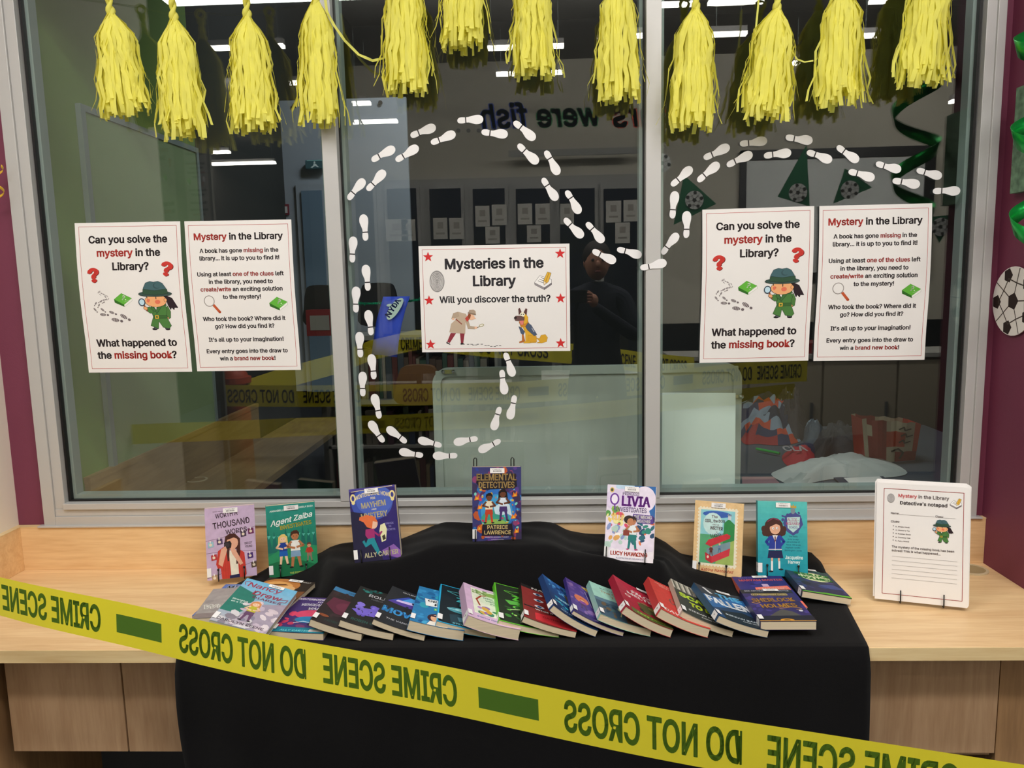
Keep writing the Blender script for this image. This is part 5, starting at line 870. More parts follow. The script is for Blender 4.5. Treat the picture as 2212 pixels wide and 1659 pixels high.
def c_mayhem():
    p = cv('#2d2068'); p.ell(62, 42, 58, 48, '#3a4fa6', n=30); p.ell(70, 36, 52, 40, '#4a62b8', n=30); p.poly([(0, 60), (40, 70), (60, 130), (80, 198), (0, 198)], '#1f1c3c')
    p.poly([(0, 0), (129, 0), (129, 6), (66, 4), (0, 8)], '#4a3f8c')
    p.text('WINTERBORNE HOME', 66, 22, 100, '#efdc9a', cap=11, arc=10); 
    for x in (10, 120): p.ell(x, 26, 8, 12, '#e9d794'); p.ell(x, 26, 4, 7, '#3a3a86'); p.ell(x, 38, 5, 5, '#e9d794', n=9)
    p.line([(6, 8), (122, 2)], 1.4, '#efdc9a')
    p.text('FOR', 66, 33, 13, '#f2e4b0', cap=6); p.text('MAYHEM', 66, 54, 68, '#f2e4b0', cap=15, bold=.03, rot=-.05); p.text('AND', 66, 62, 14, '#f2e4b0', cap=4); p.text('MYSTERY', 66, 83, 74, '#f2e4b0', cap=15, bold=.03, rot=-.05)
    p.text('UNLOCK', 106, 104, 22, '#8d86c0', cap=5); p.text('THE', 106, 112, 8, '#8d86c0', cap=4); p.text('SECRETS', 107, 121, 26, '#8d86c0', cap=5)
    p.poly([(80, 104), (92, 100), (97, 116), (92, 146), (80, 150), (76, 120)], '#e6e2b4'); p.poly([(82, 134), (90, 130), (92, 142), (84, 146)], '#3a3428')
    p.ell(60, 98, 13, 15, '#eebfa2'); p.poly([(24, 78), (44, 74), (66, 80), (74, 96), (60, 92), (56, 112), (42, 106), (34, 92), (22, 86)], '#e0703e')
    p.poly([(38, 112), (62, 112), (62, 138), (44, 140), (36, 128)], '#a12d6c'); p.line([(60, 120), (74, 132), (82, 122)], 5, '#a12d6c')
    p.poly([(42, 138), (60, 136), (74, 178), (66, 182), (50, 152), (34, 160), (26, 144), (32, 140), (36, 150)], '#1f8a98')
    p.poly([(78, 172), (112, 158), (129, 176), (129, 198), (90, 186)], '#8b5fae'); p.text('ALLY CARTER', 76, 186, 94, '#f4ecc4', cap=12, bold=.03, rot=-.03); return p
def c_elemental():
    p = cv('#3a3a72'); rg = random.Random(3)
    p.speck(90, 0, 0, 129, 198, ['#2e3f8c', '#5a3f8a', '#8c3f6c', '#2f6fb0', '#4a2a5c', '#c0582e', '#3a2f52'], 5, 15, 4)
    p.ell(64, 112, 50, 56, '#2f6fc0', n=26); p.ell(64, 118, 42, 46, '#3f9ad0', n=22); p.ell(60, 140, 38, 26, '#3fa08c'); p.ell(60, 150, 30, 12, '#8fb85a')
    p.speck(50, 8, 60, 121, 165, ['#e0782e', '#d9a83a', '#5fc0e0', '#c23a6a', '#7fd0c0'], 1.5, 5, 5)
    for x, y in ((12, 80), (20, 104), (112, 72), (108, 130), (18, 160), (116, 168)): p.poly([(x-7, y+8), (x-3, y-6), (x, y+1), (x+6, y-9), (x+6, y+6)], '#ea7a2a'); p.poly([(x-3, y+6), (x, y-2), (x+4, y+5)], '#f4c23c')
    p.poly([(14, 20), (114, 18), (118, 52), (90, 58), (28, 60), (10, 42)], '#1c1726')
    p.text('ELEMENTAL', 64, 35, 104, '#d9b878', cap=17, bold=.03, out='#3a2410', ow=1.5); p.text('DETECTIVES', 64, 55, 94, '#d9b878', cap=16, bold=.03, out='#3a2410', ow=1.5)
    p.poly([(56, 106), (80, 92), (98, 100), (104, 130), (92, 124), (76, 128), (60, 124)], '#cfe4f0')
    fig(p, 43, 150, 82, '#1c1212', '#6e3f2a', '#efe2c4', '#c4432a', lean=.02, arm=1); fig(p, 82, 144, 86, '#1c1212', '#6e3f2a', '#dfe8f4', '#48306e', lean=-.02, arm=1, long=True)
    p.poly([(26, 152), (104, 150), (108, 182), (24, 182)], '#221826'); p.text('PATRICE', 66, 164, 54, '#d9c07e', cap=10, bold=.02); p.text('LAWRENCE', 66, 178, 70, '#d9c07e', cap=10, bold=.02)
    p.text('"IMAGINATIVE AND MAGICAL... I LOVED IT"', 64, 187, 62, '#e8e0e8', cap=2.5); p.text('A MAGICAL MYSTERY', 66, 193, 34, '#c8c0d0', cap=2.2); return p
def c_olivia():
    p = cv('#e9dff0'); p.poly([(30, 0), (129, 0), (129, 110), (112, 60), (98, 16)], '#2a66a8'); p.ell(48, 4, 26, 10, '#bcd6ea'); p.ell(100, 34, 30, 34, '#eadff0'); p.ell(40, 40, 50, 30, '#ded0ea')
    p.speck(26, 4, 60, 56, 110, ['#f0e6a0', '#e9c86a', '#8cb84a', '#d84a6a', '#5a9a4a', '#f4f0e6'], 4, 10, 6); p.speck(30, 70, 80, 128, 160, ['#24486a', '#2a6a78', '#3a2f62', '#e07a4a', '#2f8a7a'], 5, 11, 7)
    p.speck(22, 6, 110, 60, 160, ['#f6f2ea', '#b8d4c8', '#e0a860', '#8a9ac8'], 4, 11, 8)
    for i in range(4): p.poly([(16+i*8, 92), (19+i*8, 66+4*(i % 2)), (23+i*8, 92)], '#c9803a'); p.rect(17+i*8, 80, 22+i*8, 94, '#eccb80')
    p.text('PRINCESS', 64, 26, 44, '#4a3a52', cap=8); p.ell(21, 38, 12.5, 16, '#6a2f96'); p.ell(21, 38, 8.5, 12, '#eee6f4'); p.line([(22, 54), (23, 66)], 3.5, '#6a2f96')
    p.text('LIVIA', 78, 54, 74, '#7a2f9a', cap=26, bold=.05); p.text('INVESTIGATES', 66, 70, 82, '#4f3a6a', cap=12, bold=.0)
    p.poly([(72, 74), (124, 76), (126, 98), (92, 98), (70, 84)], '#5a3a8c'); p.text('THE WRONG', 98, 86, 48, '#fbf7f2', cap=9, bold=.04); p.text('WEATHER', 100, 96, 36, '#fbf7f2', cap=8, bold=.04)
    p.ell(13, 14, 6, 7, '#e0c26a'); p.ell(13, 14, 3.5, 4.5, '#4a4a3a')
    fig(p, 72, 170, 90, '#2c1a18', '#b87a54', '#e9f0f0', '#1f7a76', '#b03a70', lean=.0, arm=1); p.ell(62, 90, 14, 11, '#2c1a18'); p.ell(66, 96, 9, 10, '#c08058'); p.rect(48, 118, 64, 132, '#8a3a2c')
    for i in range(13): p.ell(i*11, 178+3*sin(i*2), 9, 9, '#f2ecf4')
    p.rect(0, 180, 129, 198, '#f2ecf4'); p.text('LUCY HAWKING', 66, 184, 98, '#cf4a30', cap=10, bold=.04); p.text('ILLUSTRATED BY ZOE PERSICO', 68, 193, 72, '#4a2f72', cap=3.6, bold=.02); return p
def c_lucerne():
    p = cv('#e8c48e'); p.speck(30, 2, 2, 127, 196, ['#c89858'], .6, 1.1, 2); p.rect(12, 18, 113, 172, '#f1e9cf')
    for i in range(17): p.ell(12, 22+i*9.1, 3.4, 3.4, '#f1e9cf', n=8); p.ell(113, 22+i*9.1, 3.4, 3.4, '#f1e9cf', n=8)
    for i in range(12): p.ell(16+i*8.6, 18, 3.2, 3.2, '#f1e9cf', n=8); p.ell(16+i*8.6, 172, 3.2, 3.2, '#f1e9cf', n=8)
    p.rect(17, 23, 108, 167, '#8fcfd6'); p.grad2 = None
    p.ell(60, 34, 38, 9, '#3a62b4'); p.ell(50, 60, 26, 30, '#c9e8e4'); p.rect(17, 90, 108, 167, '#58a878'); p.poly([(78, 110), (80, 56), (92, 44), (108, 58), (108, 120)], '#2f8a4a'); p.poly([(60, 167), (70, 120), (108, 100), (108, 167)], '#9fb860')
    p.rect(90, 36, 98, 46, '#cdd6dc'); p.poly([(88, 36), (90, 30), (94, 34), (98, 30), (100, 36)], '#8b98a4')
    p.text('The', 54, 44, 16, '#5e2430', cap=7); p.text('GIRL, the DOG', 56, 56, 54, '#5e2430', cap=8, rot=-.04, bold=.03); p.text('AND THE', 58, 64, 18, '#5e2430', cap=3); p.text('WRITER', 60, 76, 34, '#5e2430', cap=9, bold=.03); p.text('in', 62, 83, 5, '#5e2430', cap=3); p.text('LUCERNE', 64, 95, 36, '#5e2430', cap=9, rot=-.12, bold=.03)
    p.poly([(36, 128), (98, 104), (98, 130), (52, 150), (36, 142)], '#7a95a0'); fig(p, 48, 146, 30, '#3a2018', '#d9a078', '#6a2f28', '#5a2a22'); fig(p, 70, 136, 26, '#c9b090', '#e0b090', '#6a8aa8', '#4a6a88')
    p.poly([(32, 116), (40, 104), (88, 84), (98, 88), (96, 96), (46, 122)], '#c8323c'); p.poly([(32, 138), (50, 148), (50, 166), (34, 158)], '#c02a38'); p.poly([(50, 148), (98, 122), (96, 142), (50, 166)], '#cf3844'); p.ell(40, 150, 3, 4, '#f0d8c0', n=8)
    p.text('Katrina Nannestad', 66, 188, 86, '#b4402c', cap=8, shear=.3); return p
def c_academy():
    p = cv('#28a3ad'); p.grad('#5cc4bd', '#128fa6'); 
    p.poly([(74, 36), (92, 26), (112, 36), (118, 60), (104, 82), (92, 90), (76, 80), (66, 58)], '#4a4f8e'); p.speck(26, 64, 28, 120, 84, ['#4a4f8e'], 3, 5, 3); p.poly([(76, 42), (110, 40), (108, 68), (92, 82), (78, 70)], '#bfe0dc')
    p.ell(92, 24, 6, 9, '#7f8f98'); p.poly([(84, 16), (86, 8), (90, 13), (93, 6), (96, 13), (100, 9), (101, 17)], '#c9a23a')
    p.text('ALICE-', 92, 52, 30, '#b04a78', cap=8); p.text('MIRANDA', 92, 62, 36, '#b04a78', cap=8); p.text('SCHOOL', 93, 71, 24, '#6a5a9a', cap=6)
    for i, t in enumerate(('The really', 'truly lovely', 'adventures of', 'Alice-Miranda', 'Highton-Smith-', 'Kennington-Jones')): p.text(t, 92, 94+i*7.4, (24, 28, 34, 38, 40, 44)[i], '#1d5f72', cap=4, bold=0.)
    p.text('Jacqueline', 94, 152, 46, '#eefaf6', cap=9, bold=.02); p.text('Harvey', 94, 164, 31, '#eefaf6', cap=9, bold=.02)
    hr = '#4a2a24'; p.ell(42, 66, 24, 22, hr); 
    for a in range(9): p.ell(42+26*cos(.25*a*pi/2+.0), 74+16*sin(.25*a*pi/2), 7, 9, hr, n=9)
    p.ell(18, 84, 7, 9, hr); p.ell(66, 82, 7, 9, hr)
    p.ell(45, 72, 14, 16, '#e9b394'); p.poly([(28, 70), (34, 52), (52, 50), (62, 66), (48, 60)], hr); p.line([(26, 54), (40, 45), (56, 50)], 2.5, '#8a3a5a'); p.ell(40, 72, 2.6, 3, '#fff'); p.ell(50, 71, 2.6, 3, '#fff'); p.ell(41, 72, 1, 1.3, '#221', n=6); p.ell(51, 71, 1, 1.3, '#221', n=6)
    p.poly([(32, 92), (58, 90), (62, 128), (28, 130)], '#2a3f9c'); p.poly([(38, 90), (52, 90), (45, 108)], '#f2f0f0'); p.line([(45, 94), (45, 108)], 3, '#6a2030'); p.line([(46, 106), (45, 130)], 1, '#f2f0f0'); p.line([(28, 128), (62, 127)], 1.8, '#f2f0f0')
    p.line([(32, 96), (22, 108), (28, 116)], 7, '#2a3f9c'); p.line([(58, 94), (68, 106), (60, 116)], 7, '#2a3f9c')
    p.poly([(28, 131), (62, 130), (66, 150), (25, 151)], '#1e2350'); p.rect(34, 150, 39, 158, '#e9b394'); p.rect(52, 150, 57, 158, '#e9b394'); p.rect(34, 158, 39, 184, '#f4f2ee'); p.rect(53, 158, 58, 178, '#f4f2ee'); p.ell(34, 186, 6, 2.5, '#1a1a24'); p.ell(60, 180, 6, 2.5, '#1a1a24'); return p
def c_vengeance():
    p = cv('#46306e'); p.speck(40, 0, 50, 129, 198, ['#5a4a6a', '#7a3a6a', '#c23a5c', '#2a5a8a', '#e0486a', '#3a3a52'], 6, 15, 3); p.rect(0, 172, 129, 198, '#1f7c92'); p.ell(66, 100, 40, 24, '#d8486c'); p.ell(70, 130, 34, 18, '#2f7fb0')
    p.text('WINTERBORNE HOME', 56, 18, 100, '#f0e8f4', cap=10); p.text('FOR', 70, 32, 18, '#f0e8f4', cap=7); p.text('VENGEANCE AND', 74, 52, 100, '#f4eef8', cap=14, shear=.2, bold=.03); p.text('VALOUR', 82, 74, 66, '#f4eef8', cap=13, shear=.2, bold=.03)
    fig(p, 86, 158, 66, '#1f2f6a', '#3a6a9a', '#1f4a7a', '#182c4a', arm=1); p.line([(40, 150), (60, 140), (100, 152)], 3, '#cfe0ea'); p.text('ALLY CARTER', 56, 192, 70, '#7fe0e8', cap=8); p.rect(90, 180, 124, 192, '#eeeaea'); return p
def c_darkred():
    p = cv('#2b2322'); p.rect(0, 2, 129, 24, '#3c7aa8'); p.text('CHARLIE HIGSON', 80, 17, 80, '#1e2a34', cap=8); p.speck(40, 0, 30, 129, 150, ['#352626', '#2a2a26', '#3a2a2c'], 6, 14, 4); p.poly([(14, 60), (96, 54), (112, 96), (90, 140), (40, 136), (8, 104)], '#5e2a3c'); p.ell(96, 38, 7, 8, '#a03a30'); p.ell(62, 96, 30, 24, '#6e3346'); p.ell(20, 160, 14, 6, '#8a4a2a'); p.text('HOROWITZ', 66, 182, 74, '#24443c', cap=10); return p
def c_roll():
    p = cv('#23221f'); p.speck(26, 0, 0, 129, 22, ['#2f7a74', '#1d5652', '#2a2a28'], 4, 10, 5); p.text('ROLL CALL', 84, 42, 104, '#b8b8bc', cap=14, bold=.02); p.text('HARLOW MAXIMUS', 84, 56, 84, '#6b6b70', cap=7); p.text('BLACK', 92, 68, 40, '#6b6b70', cap=7)
    p.speck(46, 22, 88, 129, 150, ['#7a68d0', '#6a5ac0', '#8a78dc'], 5, 12, 6); p.poly([(10, 130), (40, 108), (90, 96), (129, 84), (129, 120), (80, 140), (30, 146)], '#7a68d0'); p.speck(10, 20, 100, 120, 140, ['#23221f'], 2, 5, 7); p.text('ROBIN COLE', 60, 180, 80, '#2c5a50', cap=11); return p
def c_vanish():
    p = cv('#26272b'); p.text('GABRIEL', 64, 16, 62, '#b8b8bc', cap=6); p.poly([(52, 30), (110, 40), (106, 92), (8, 84), (20, 66)], '#3a4fb0'); p.poly([(30, 62), (108, 44), (107, 60), (24, 78)], '#d9c8f0'); p.poly([(60, 32), (110, 40), (108, 46), (40, 60)], '#4aa0e0'); p.poly([(8, 84), (20, 72), (107, 66), (106, 92)], '#54409a'); p.poly([(66, 56), (80, 52), (82, 62), (70, 66)], '#22224a')
    fig(p, 60, 116, 34, '#1a1a1e', '#2a3a4a', '#1c1c20', '#1c1c20'); fig(p, 94, 116, 30, '#1a1a1e', '#2a3a4a', '#1c1c20', '#1c1c20')
    p.text('MOVES', 62, 140, 112, '#3f9ada', cap=26, bold=.04); p.speck(20, 6, 116, 122, 138, ['#2a6ab0', '#1f4a7c'], 2, 5, 8); p.text('THE VANISHING', 70, 172, 92, '#b4b4ba', cap=7); return p
def c_gravity():
    p = cv('#2d7cb2'); p.speck(70, 0, 0, 129, 198, ['#3a92c8', '#2468a0', '#48a4d0', '#1f5a92', '#36a0b8'], 6, 13, 9); p.poly([(22, 64), (110, 58), (112, 96), (28, 102)], '#f2f2f0', '#1a2a3a', 1); p.text('GRAVITY', 68, 78, 74, '#1b1b20', cap=12, bold=.03); p.text('RIDE', 70, 95, 42, '#1b1b20', cap=12, bold=.03); p.rect(50, 108, 92, 120, '#6cc24a'); p.text('NICK GALL', 71, 117, 36, '#eefae0', cap=5)
    p.ell(64, 160, 26, 24, '#3a2230'); p.ell(64, 160, 18, 20, '#e8b08a'); p.rect(48, 146, 80, 154, '#3a2230'); p.poly([(40, 198), (46, 178), (84, 178), (90, 198)], '#f0e8dc'); p.rect(80, 182, 129, 192, '#c2642e'); p.rect(86, 180, 92, 194, '#f0f0ea'); p.rect(112, 180, 117, 194, '#f0f0ea'); return p
def c_cyan():
    p = cv('#17242b'); p.frame(1.5, 1.5, 127.5, 196.5, 3, '#2ab0e0'); p.poly([(18, 30), (118, 22), (100, 70)], '#17242b', '#5ad0d8', 3); p.text('AGENT', 84, 46, 40, '#7ae0e4', cap=9); p.text('ZERO', 78, 76, 74, '#4ac8d4', cap=22, bold=.05); p.text('HOUR', 80, 98, 64, '#4ac8d4', cap=16, bold=.03)
    p.ell(60, 122, 40, 14, '#4a9aa8'); p.ell(64, 118, 26, 9, '#9ae0e4'); p.poly([(26, 150), (70, 130), (120, 140), (124, 180), (30, 190)], '#22404c'); p.poly([(44, 156), (92, 146), (96, 160), (48, 176)], '#4f7f90'); p.line([(20, 120), (100, 126)], 1.5, '#dff'); p.text('STEVE COLE', 64, 190, 60, '#7ac8d4', cap=6); return p
def c_pink():
    p = cv('#dcb9d8'); p.rect(18, 14, 118, 166, '#eef0dc'); p.frame(18, 14, 118, 166, 1.2, '#c8a8c8'); p.ell(70, 66, 40, 34, '#dfead0'); p.line([(36, 112), (30, 80), (44, 52), (76, 34)], 5, '#a8452e'); p.ell(78, 34, 34, 12, '#8cae5a'); p.speck(24, 24, 20, 60, 46, ['#7a9a5a', '#a8c07a'], 3, 6, 2)
    p.text('The', 82, 50, 16, '#3a7a5a', cap=8); p.text('GIRL WHO', 80, 64, 62, '#3a7a5a', cap=9, bold=.02); p.text('WROTE THE', 84, 78, 60, '#3a7a5a', cap=9, bold=.02); p.text('PIGEON', 88, 92, 44, '#3a7a5a', cap=8, bold=.02)
    p.speck(16, 22, 118, 116, 160, ['#9a6ab0', '#5aa0a8', '#e0b04a', '#c08ac8', '#4a8a6a'], 6, 12, 3); fig(p, 84, 138, 40, '#7a3a20', '#e0a880', '#b8482e', '#5a6a8a'); p.text('Katrina Nannestad', 66, 184, 84, '#4a5a9a', cap=7, shear=.2); return p
def c_zool():
    p = cv('#23301e'); p.frame(1.5, 1.5, 127.5, 196.5, 3, '#66c832'); p.poly([(22, 34), (112, 22), (98, 78)], '#23301e', '#7ae04a', 3); p.text('AGENT', 88, 44, 40, '#a8f07a', cap=8); p.text('ZOOL', 80, 76, 82, '#5ec83a', cap=24, bold=.05); p.text('LOST', 82, 104, 70, '#5ec83a', cap=20, bold=.04)
    p.poly([(20, 84), (50, 80), (60, 96), (30, 104)], '#5fb84a'); p.speck(20, 16, 110, 116, 168, ['#6ad04a', '#a8e070', '#2f5a2a', '#3f8a34'], 4, 11, 4); p.line([(30, 130), (60, 118), (100, 140)], 3, '#c8f0a0'); p.text('SAVE THE', 78, 172, 56, '#eefae0', cap=8, bold=.03); p.text('ISLAND', 78, 184, 62, '#eefae0', cap=9, bold=.03); return p
def c_red():
    p = cv('#8c2c2a'); p.rect(0, 0, 129, 18, '#1c1716'); p.text('NANCY', 70, 14, 82, '#e8dcd8', cap=10); p.speck(14, 50, 30, 129, 110, ['#a83a34', '#7a2422'], 6, 14, 4)
    for y in (40, 76, 112): p.ell(44, y, 13, 7, '#d8d4dc'); p.ell(44, y, 6, 6, '#3a6a9a', n=10); p.ell(44, y, 2.5, 2.5, '#141414', n=8)
    p.poly([(64, 50), (104, 42), (118, 60), (112, 108), (74, 116)], '#d23238', '#2a1414', 2); p.text('DIARY', 90, 80, 34, '#6a1518', cap=8, rot=-.1); p.line([(4, 128), (50, 124), (70, 136), (129, 128)], 6, '#1c1716'); p.text('What it is', 62, 134, 60, '#e8e0dc', cap=8); p.poly([(30, 152), (80, 142), (128, 150), (129, 198), (30, 188)], '#d8363e'); p.text('CATHERINE', 84, 168, 70, '#8a1c20', cap=9); return p
def c_blue():
    p = cv('#1c3f78'); p.grad('#2a5fa4', '#142a50'); p.speck(26, 10, 10, 129, 70, ['#3a7ac0', '#1c3464', '#5aa0d8'], 5, 12, 4); p.poly([(58, 60), (90, 54), (96, 120), (66, 128)], '#6a5f4c'); p.ell(76, 66, 10, 11, '#8a7a62'); p.rect(20, 108, 116, 124, '#2a8ab0'); p.text('SHERLOCK', 70, 121, 80, '#d8f0f8', cap=10, bold=.03); p.speck(12, 20, 140, 110, 170, ['#2fb0c8', '#1f6a9a'], 4, 9, 5); p.text('BOY DETECTIVE', 68, 186, 84, '#9ac8e0', cap=7); p.ell(92, 16, 10, 5, '#e8f0fa'); return p
def c_purple():
    p = cv('#54408c'); p.speck(30, 0, 20, 129, 170, ['#6a509c', '#44347c', '#8a6aa8'], 6, 14, 4); p.poly([(44, 8), (92, 2), (100, 16), (60, 26)], '#e8cc4a'); p.text('JOHNS', 72, 17, 40, '#5a4a20', cap=7); p.poly([(52, 34), (129, 24), (129, 60), (60, 120)], '#3f3274', '#e8e0f0', 1.5); p.text('OUT!', 96, 90, 56, '#f6f2fa', cap=30, bold=.06); p.ell(34, 100, 20, 22, '#d87a5a'); fig(p, 36, 152, 60, '#c8582e', '#e0a888', '#8a4a9a', '#5a3a6a'); p.speck(10, 70, 130, 118, 160, ['#e0a050', '#d8d0e8', '#c0407a'], 5, 10, 5); p.rect(0, 176, 129, 198, '#3a2f6a'); p.text('JIM SMITH', 80, 190, 48, '#b8a8e0', cap=6); return p
def c_mint():
    p = cv('#a6d8c8'); p.text('KATHERINE', 64, 26, 76, '#6a8a84', cap=8); p.text('The OTHER', 66, 48, 82, '#a8845a', cap=12, bold=.02); p.text('TRUTH', 82, 70, 66, '#a8845a', cap=13, bold=.02); p.rect(0, 92, 129, 198, '#3f5a6c'); p.poly([(0, 92), (50, 86), (129, 98), (129, 110), (0, 110)], '#56788a'); p.speck(16, 10, 120, 120, 180, ['#2c4456', '#4a6a6c', '#6a5a44'], 6, 14, 4); p.ell(66, 128, 9, 12, '#dfe6a8'); p.line([(66, 140), (58, 170)], 3, '#c8c890'); p.rect(70, 160, 129, 198, '#6a5240'); return p
def c_falcon():
    p = cv('#b41f38'); p.grad('#c02a44', '#9c1a30'); p.text('HARLEY', 86, 22, 50, '#3a0c14', cap=8); p.text('THE', 60, 44, 20, '#f4e8e4', cap=7); p.text('FALCON', 86, 58, 78, '#f6ece8', cap=15, bold=.04); p.text('MELTED', 74, 80, 88, '#f6ece8', cap=15, bold=.04); p.ell(26, 100, 9, 7, '#f0d8d0'); p.ell(26, 100, 5, 4, '#b41f38'); p.line([(0, 84), (60, 78), (129, 86)], 1.2, '#7a1424')
    p.speck(30, 54, 104, 110, 160, ['#5c5a34', '#3a4228', '#7a7440', '#2c2c20'], 6, 13, 4); p.ell(82, 130, 32, 26, '#4f5430'); p.ell(90, 122, 10, 9, '#8a8048'); p.line([(56, 104), (112, 108), (122, 150)], 2, '#d8485a'); p.rect(20, 172, 129, 198, '#5a6a34'); p.text('Laura James', 74, 186, 76, '#b8d84a', cap=9, shear=.2); return p
def c_orange():
    p = cv('#cc3a34'); p.text('TOMMY DONBAVAND', 60, 18, 88, '#f0b8a8', cap=6); p.text('RICHARDS', 58, 30, 60, '#f0b8a8', cap=6); p.text('AL', 84, 84, 58, '#8a5248', cap=34, bold=.05); p.text('CAPONE', 84, 124, 84, '#8a5248', cap=34, bold=.05); p.speck(20, 90, 30, 129, 130, ['#8a6a44', '#5a4a34', '#c8a05a'], 4, 9, 4); p.text('SHIRTS', 70, 160, 72, '#b02c2a', cap=10); p.text('DAVE', 40, 186, 56, '#f6e4dc', cap=15, shear=.2, bold=.03); p.text('MATT', 98, 186, 50, '#f6e4dc', cap=15, shear=.2, bold=.03); return p
def c_scar():
    p = cv('#393c36'); p.rect(0, 0, 129, 56, '#b0aa9c')
    for i in range(9): p.poly([(i*15+2, 4), (i*15+9, 2), (i*15+11, 50+6*(i % 3)), (i*15+5, 58)], '#5a5850'); p.poly([(i*15, 0), (i*15+3, 0), (i*15+4, 56), (i*15, 50)], '#d6d0c2')
    p.text('SCARED', 72, 96, 122, '#c8e83a', cap=24, bold=.05, rot=.04); p.text('TO DEATH', 92, 136, 118, '#d4e838', cap=24, bold=.05, rot=.04); p.text('KIERAN MARK', 66, 166, 88, '#d0d0cc', cap=9, shear=.2); p.text('CRIME WRITER', 84, 180, 60, '#e8e8e4', cap=6, bold=.03); return p
def c_fall():
    p = cv('#22405c'); p.grad('#2a3038', '#1f4e82'); p.poly([(0, 70), (129, 30), (129, 60), (0, 150)], '#2a6aa8'); p.poly([(20, 150), (90, 120), (129, 150), (129, 198), (20, 198)], '#1b2832'); p.poly([(18, 14), (26, 10), (40, 40), (30, 44)], '#e8e8ea'); p.text('THE', 84, 50, 64, '#5ab8e8', cap=26, bold=.05); p.text('FALLEN', 66, 104, 116, '#f0f4f8', cap=38, bold=.06); p.text('KIERAN KARK', 76, 168, 92, '#c8d4dc', cap=9, shear=.2); p.text('CRIME WRITER', 96, 180, 50, '#dfe6ea', cap=5, bold=.03); return p
def c_maryam():
    p = cv('#2c2672'); p.text('FROM THE AUTHOR OF EXIT', 46, 12, 60, '#8a84c8', cap=4); p.text('MARYAM MASTER', 68, 32, 112, '#ee6a6a', cap=12, bold=.04); p.speck(14, 30, 40, 120, 100, ['#3a3290', '#241f60'], 6, 14, 4); p.rect(62, 52, 78, 70, '#c8a8c8'); p.poly([(40, 74), (124, 66), (126, 92), (38, 94)], '#f07864'); p.text('LAUGHTER', 82, 88, 70, '#f8c8b8', cap=10, bold=.04); p.line([(8, 98), (110, 94)], 2.5, '#f07864'); p.rect(104, 160, 129, 198, '#f07864'); return p
def c_sherlock():
    p = cv('#352a62'); p.rect(0, 0, 129, 26, '#23222c'); p.text('SIR ARTHUR CONAN DOYLE', 66, 12, 112, '#b8b4c4', cap=7); p.rect(24, 24, 110, 44, '#6a5a34'); p.text('EXTRAORDINARY CASES', 66, 38, 90, '#d8c48a', cap=9, bold=.0)
    p.speck(24, 0, 50, 129, 170, ['#3f3478', '#2c2354', '#4a3c88'], 8, 16, 4); p.text('SHERLOCK', 66, 80, 104, '#e0a848', cap=22, bold=.03, rot=-.05, out='#5a3a1a', ow=1.2); p.text('HOLMES', 70, 116, 86, '#e0a848', cap=22, bold=.03, rot=-.08, out='#5a3a1a', ow=1.2); p.line([(66, 124), (94, 116), (114, 120), (118, 128), (104, 130)], 1.8, '#e0a848'); p.line([(10, 84), (18, 92), (30, 86)], 2, '#e0a848')
    p.poly([(24, 176), (50, 146), (70, 128), (92, 144), (108, 176)], '#54504c'); p.poly([(0, 198), (0, 168), (129, 166), (129, 198)], '#221f2e'); p.ell(64, 192, 16, 8, '#d8942a'); p.ell(64, 193, 8, 5, '#7a5a24'); p.rect(0, 194.5, 129, 198, '#d8a04a'); p.ell(112, 138, 5, 5, '#e8e8ec', n=12); return p
def c_green():
    p = cv('#24334e'); p.grad('#2a4a52', '#2c2a52'); p.speck(22, 0, 80, 129, 190, ['#2f3f78', '#22304e', '#3a3a6c'], 8, 16, 4); p.text('ARTHUR CONAN DOYLE', 70, 18, 100, '#4a8a6a', cap=6); p.ell(72, 66, 44, 34, '#dfe8b4', n=24); p.text('SHERLOCK', 70, 58, 98, '#4aa050', cap=19, bold=.05, out='#1c3a2a', ow=1.5); p.text('HOLMES', 74, 86, 86, '#4aa050', cap=19, bold=.05, out='#1c3a2a', ow=1.5); p.ell(30, 128, 12, 14, '#1a2434'); p.poly([(60, 128), (110, 112), (129, 140), (90, 150)], '#3f4f8a'); p.poly([(0, 192), (129, 186), (129, 198), (0, 198)], '#6ab83a'); p.ell(70, 190, 16, 5, '#5aa832'); return p
def c_nancy():
    p = cv('#8fc4d8'); p.grad('#74b8dc', '#b8b4bc'); p.poly([(0, 40), (50, 60), (60, 120), (40, 150), (0, 150)], '#2f7a6c'); p.poly([(60, 100), (129, 70), (129, 198), (40, 198)], '#a89cae'); p.speck(24, 40, 90, 129, 190, ['#c8b8c8', '#8a8498', '#d8c8d0', '#e4d8de', '#7a7488'], 8, 16, 4); p.speck(14, 0, 150, 100, 198, ['#d8d4d8', '#8c8490', '#b8b0bc'], 8, 15, 5)
    p.text('Nancy', 56, 32, 84, '#a03a50', cap=19, shear=.1, bold=.01); p.text('Drew', 74, 62, 72, '#a03a50', cap=19, shear=.1, bold=.01); p.line([(8, 30), (4, 18), (14, 12), (22, 20)], 1.6, '#a03a50'); p.line([(104, 58), (124, 50), (122, 62), (108, 66)], 1.6, '#a03a50'); p.text('DIARIES', 80, 76, 70, '#7a3a58', cap=8, bold=.02)
    p.text('Strangers', 26, 100, 38, '#dff0e8', cap=6); p.text('on a Train', 28, 110, 38, '#dff0e8', cap=6)
    fig(p, 66, 172, 86, '#d8905a', '#f0c8a8', '#c0b83a', '#6a4a6a', arm=1, long=True); p.text('CAROLYN KEENE', 64, 188, 108, '#5a4a58', cap=9, bold=.0); return p
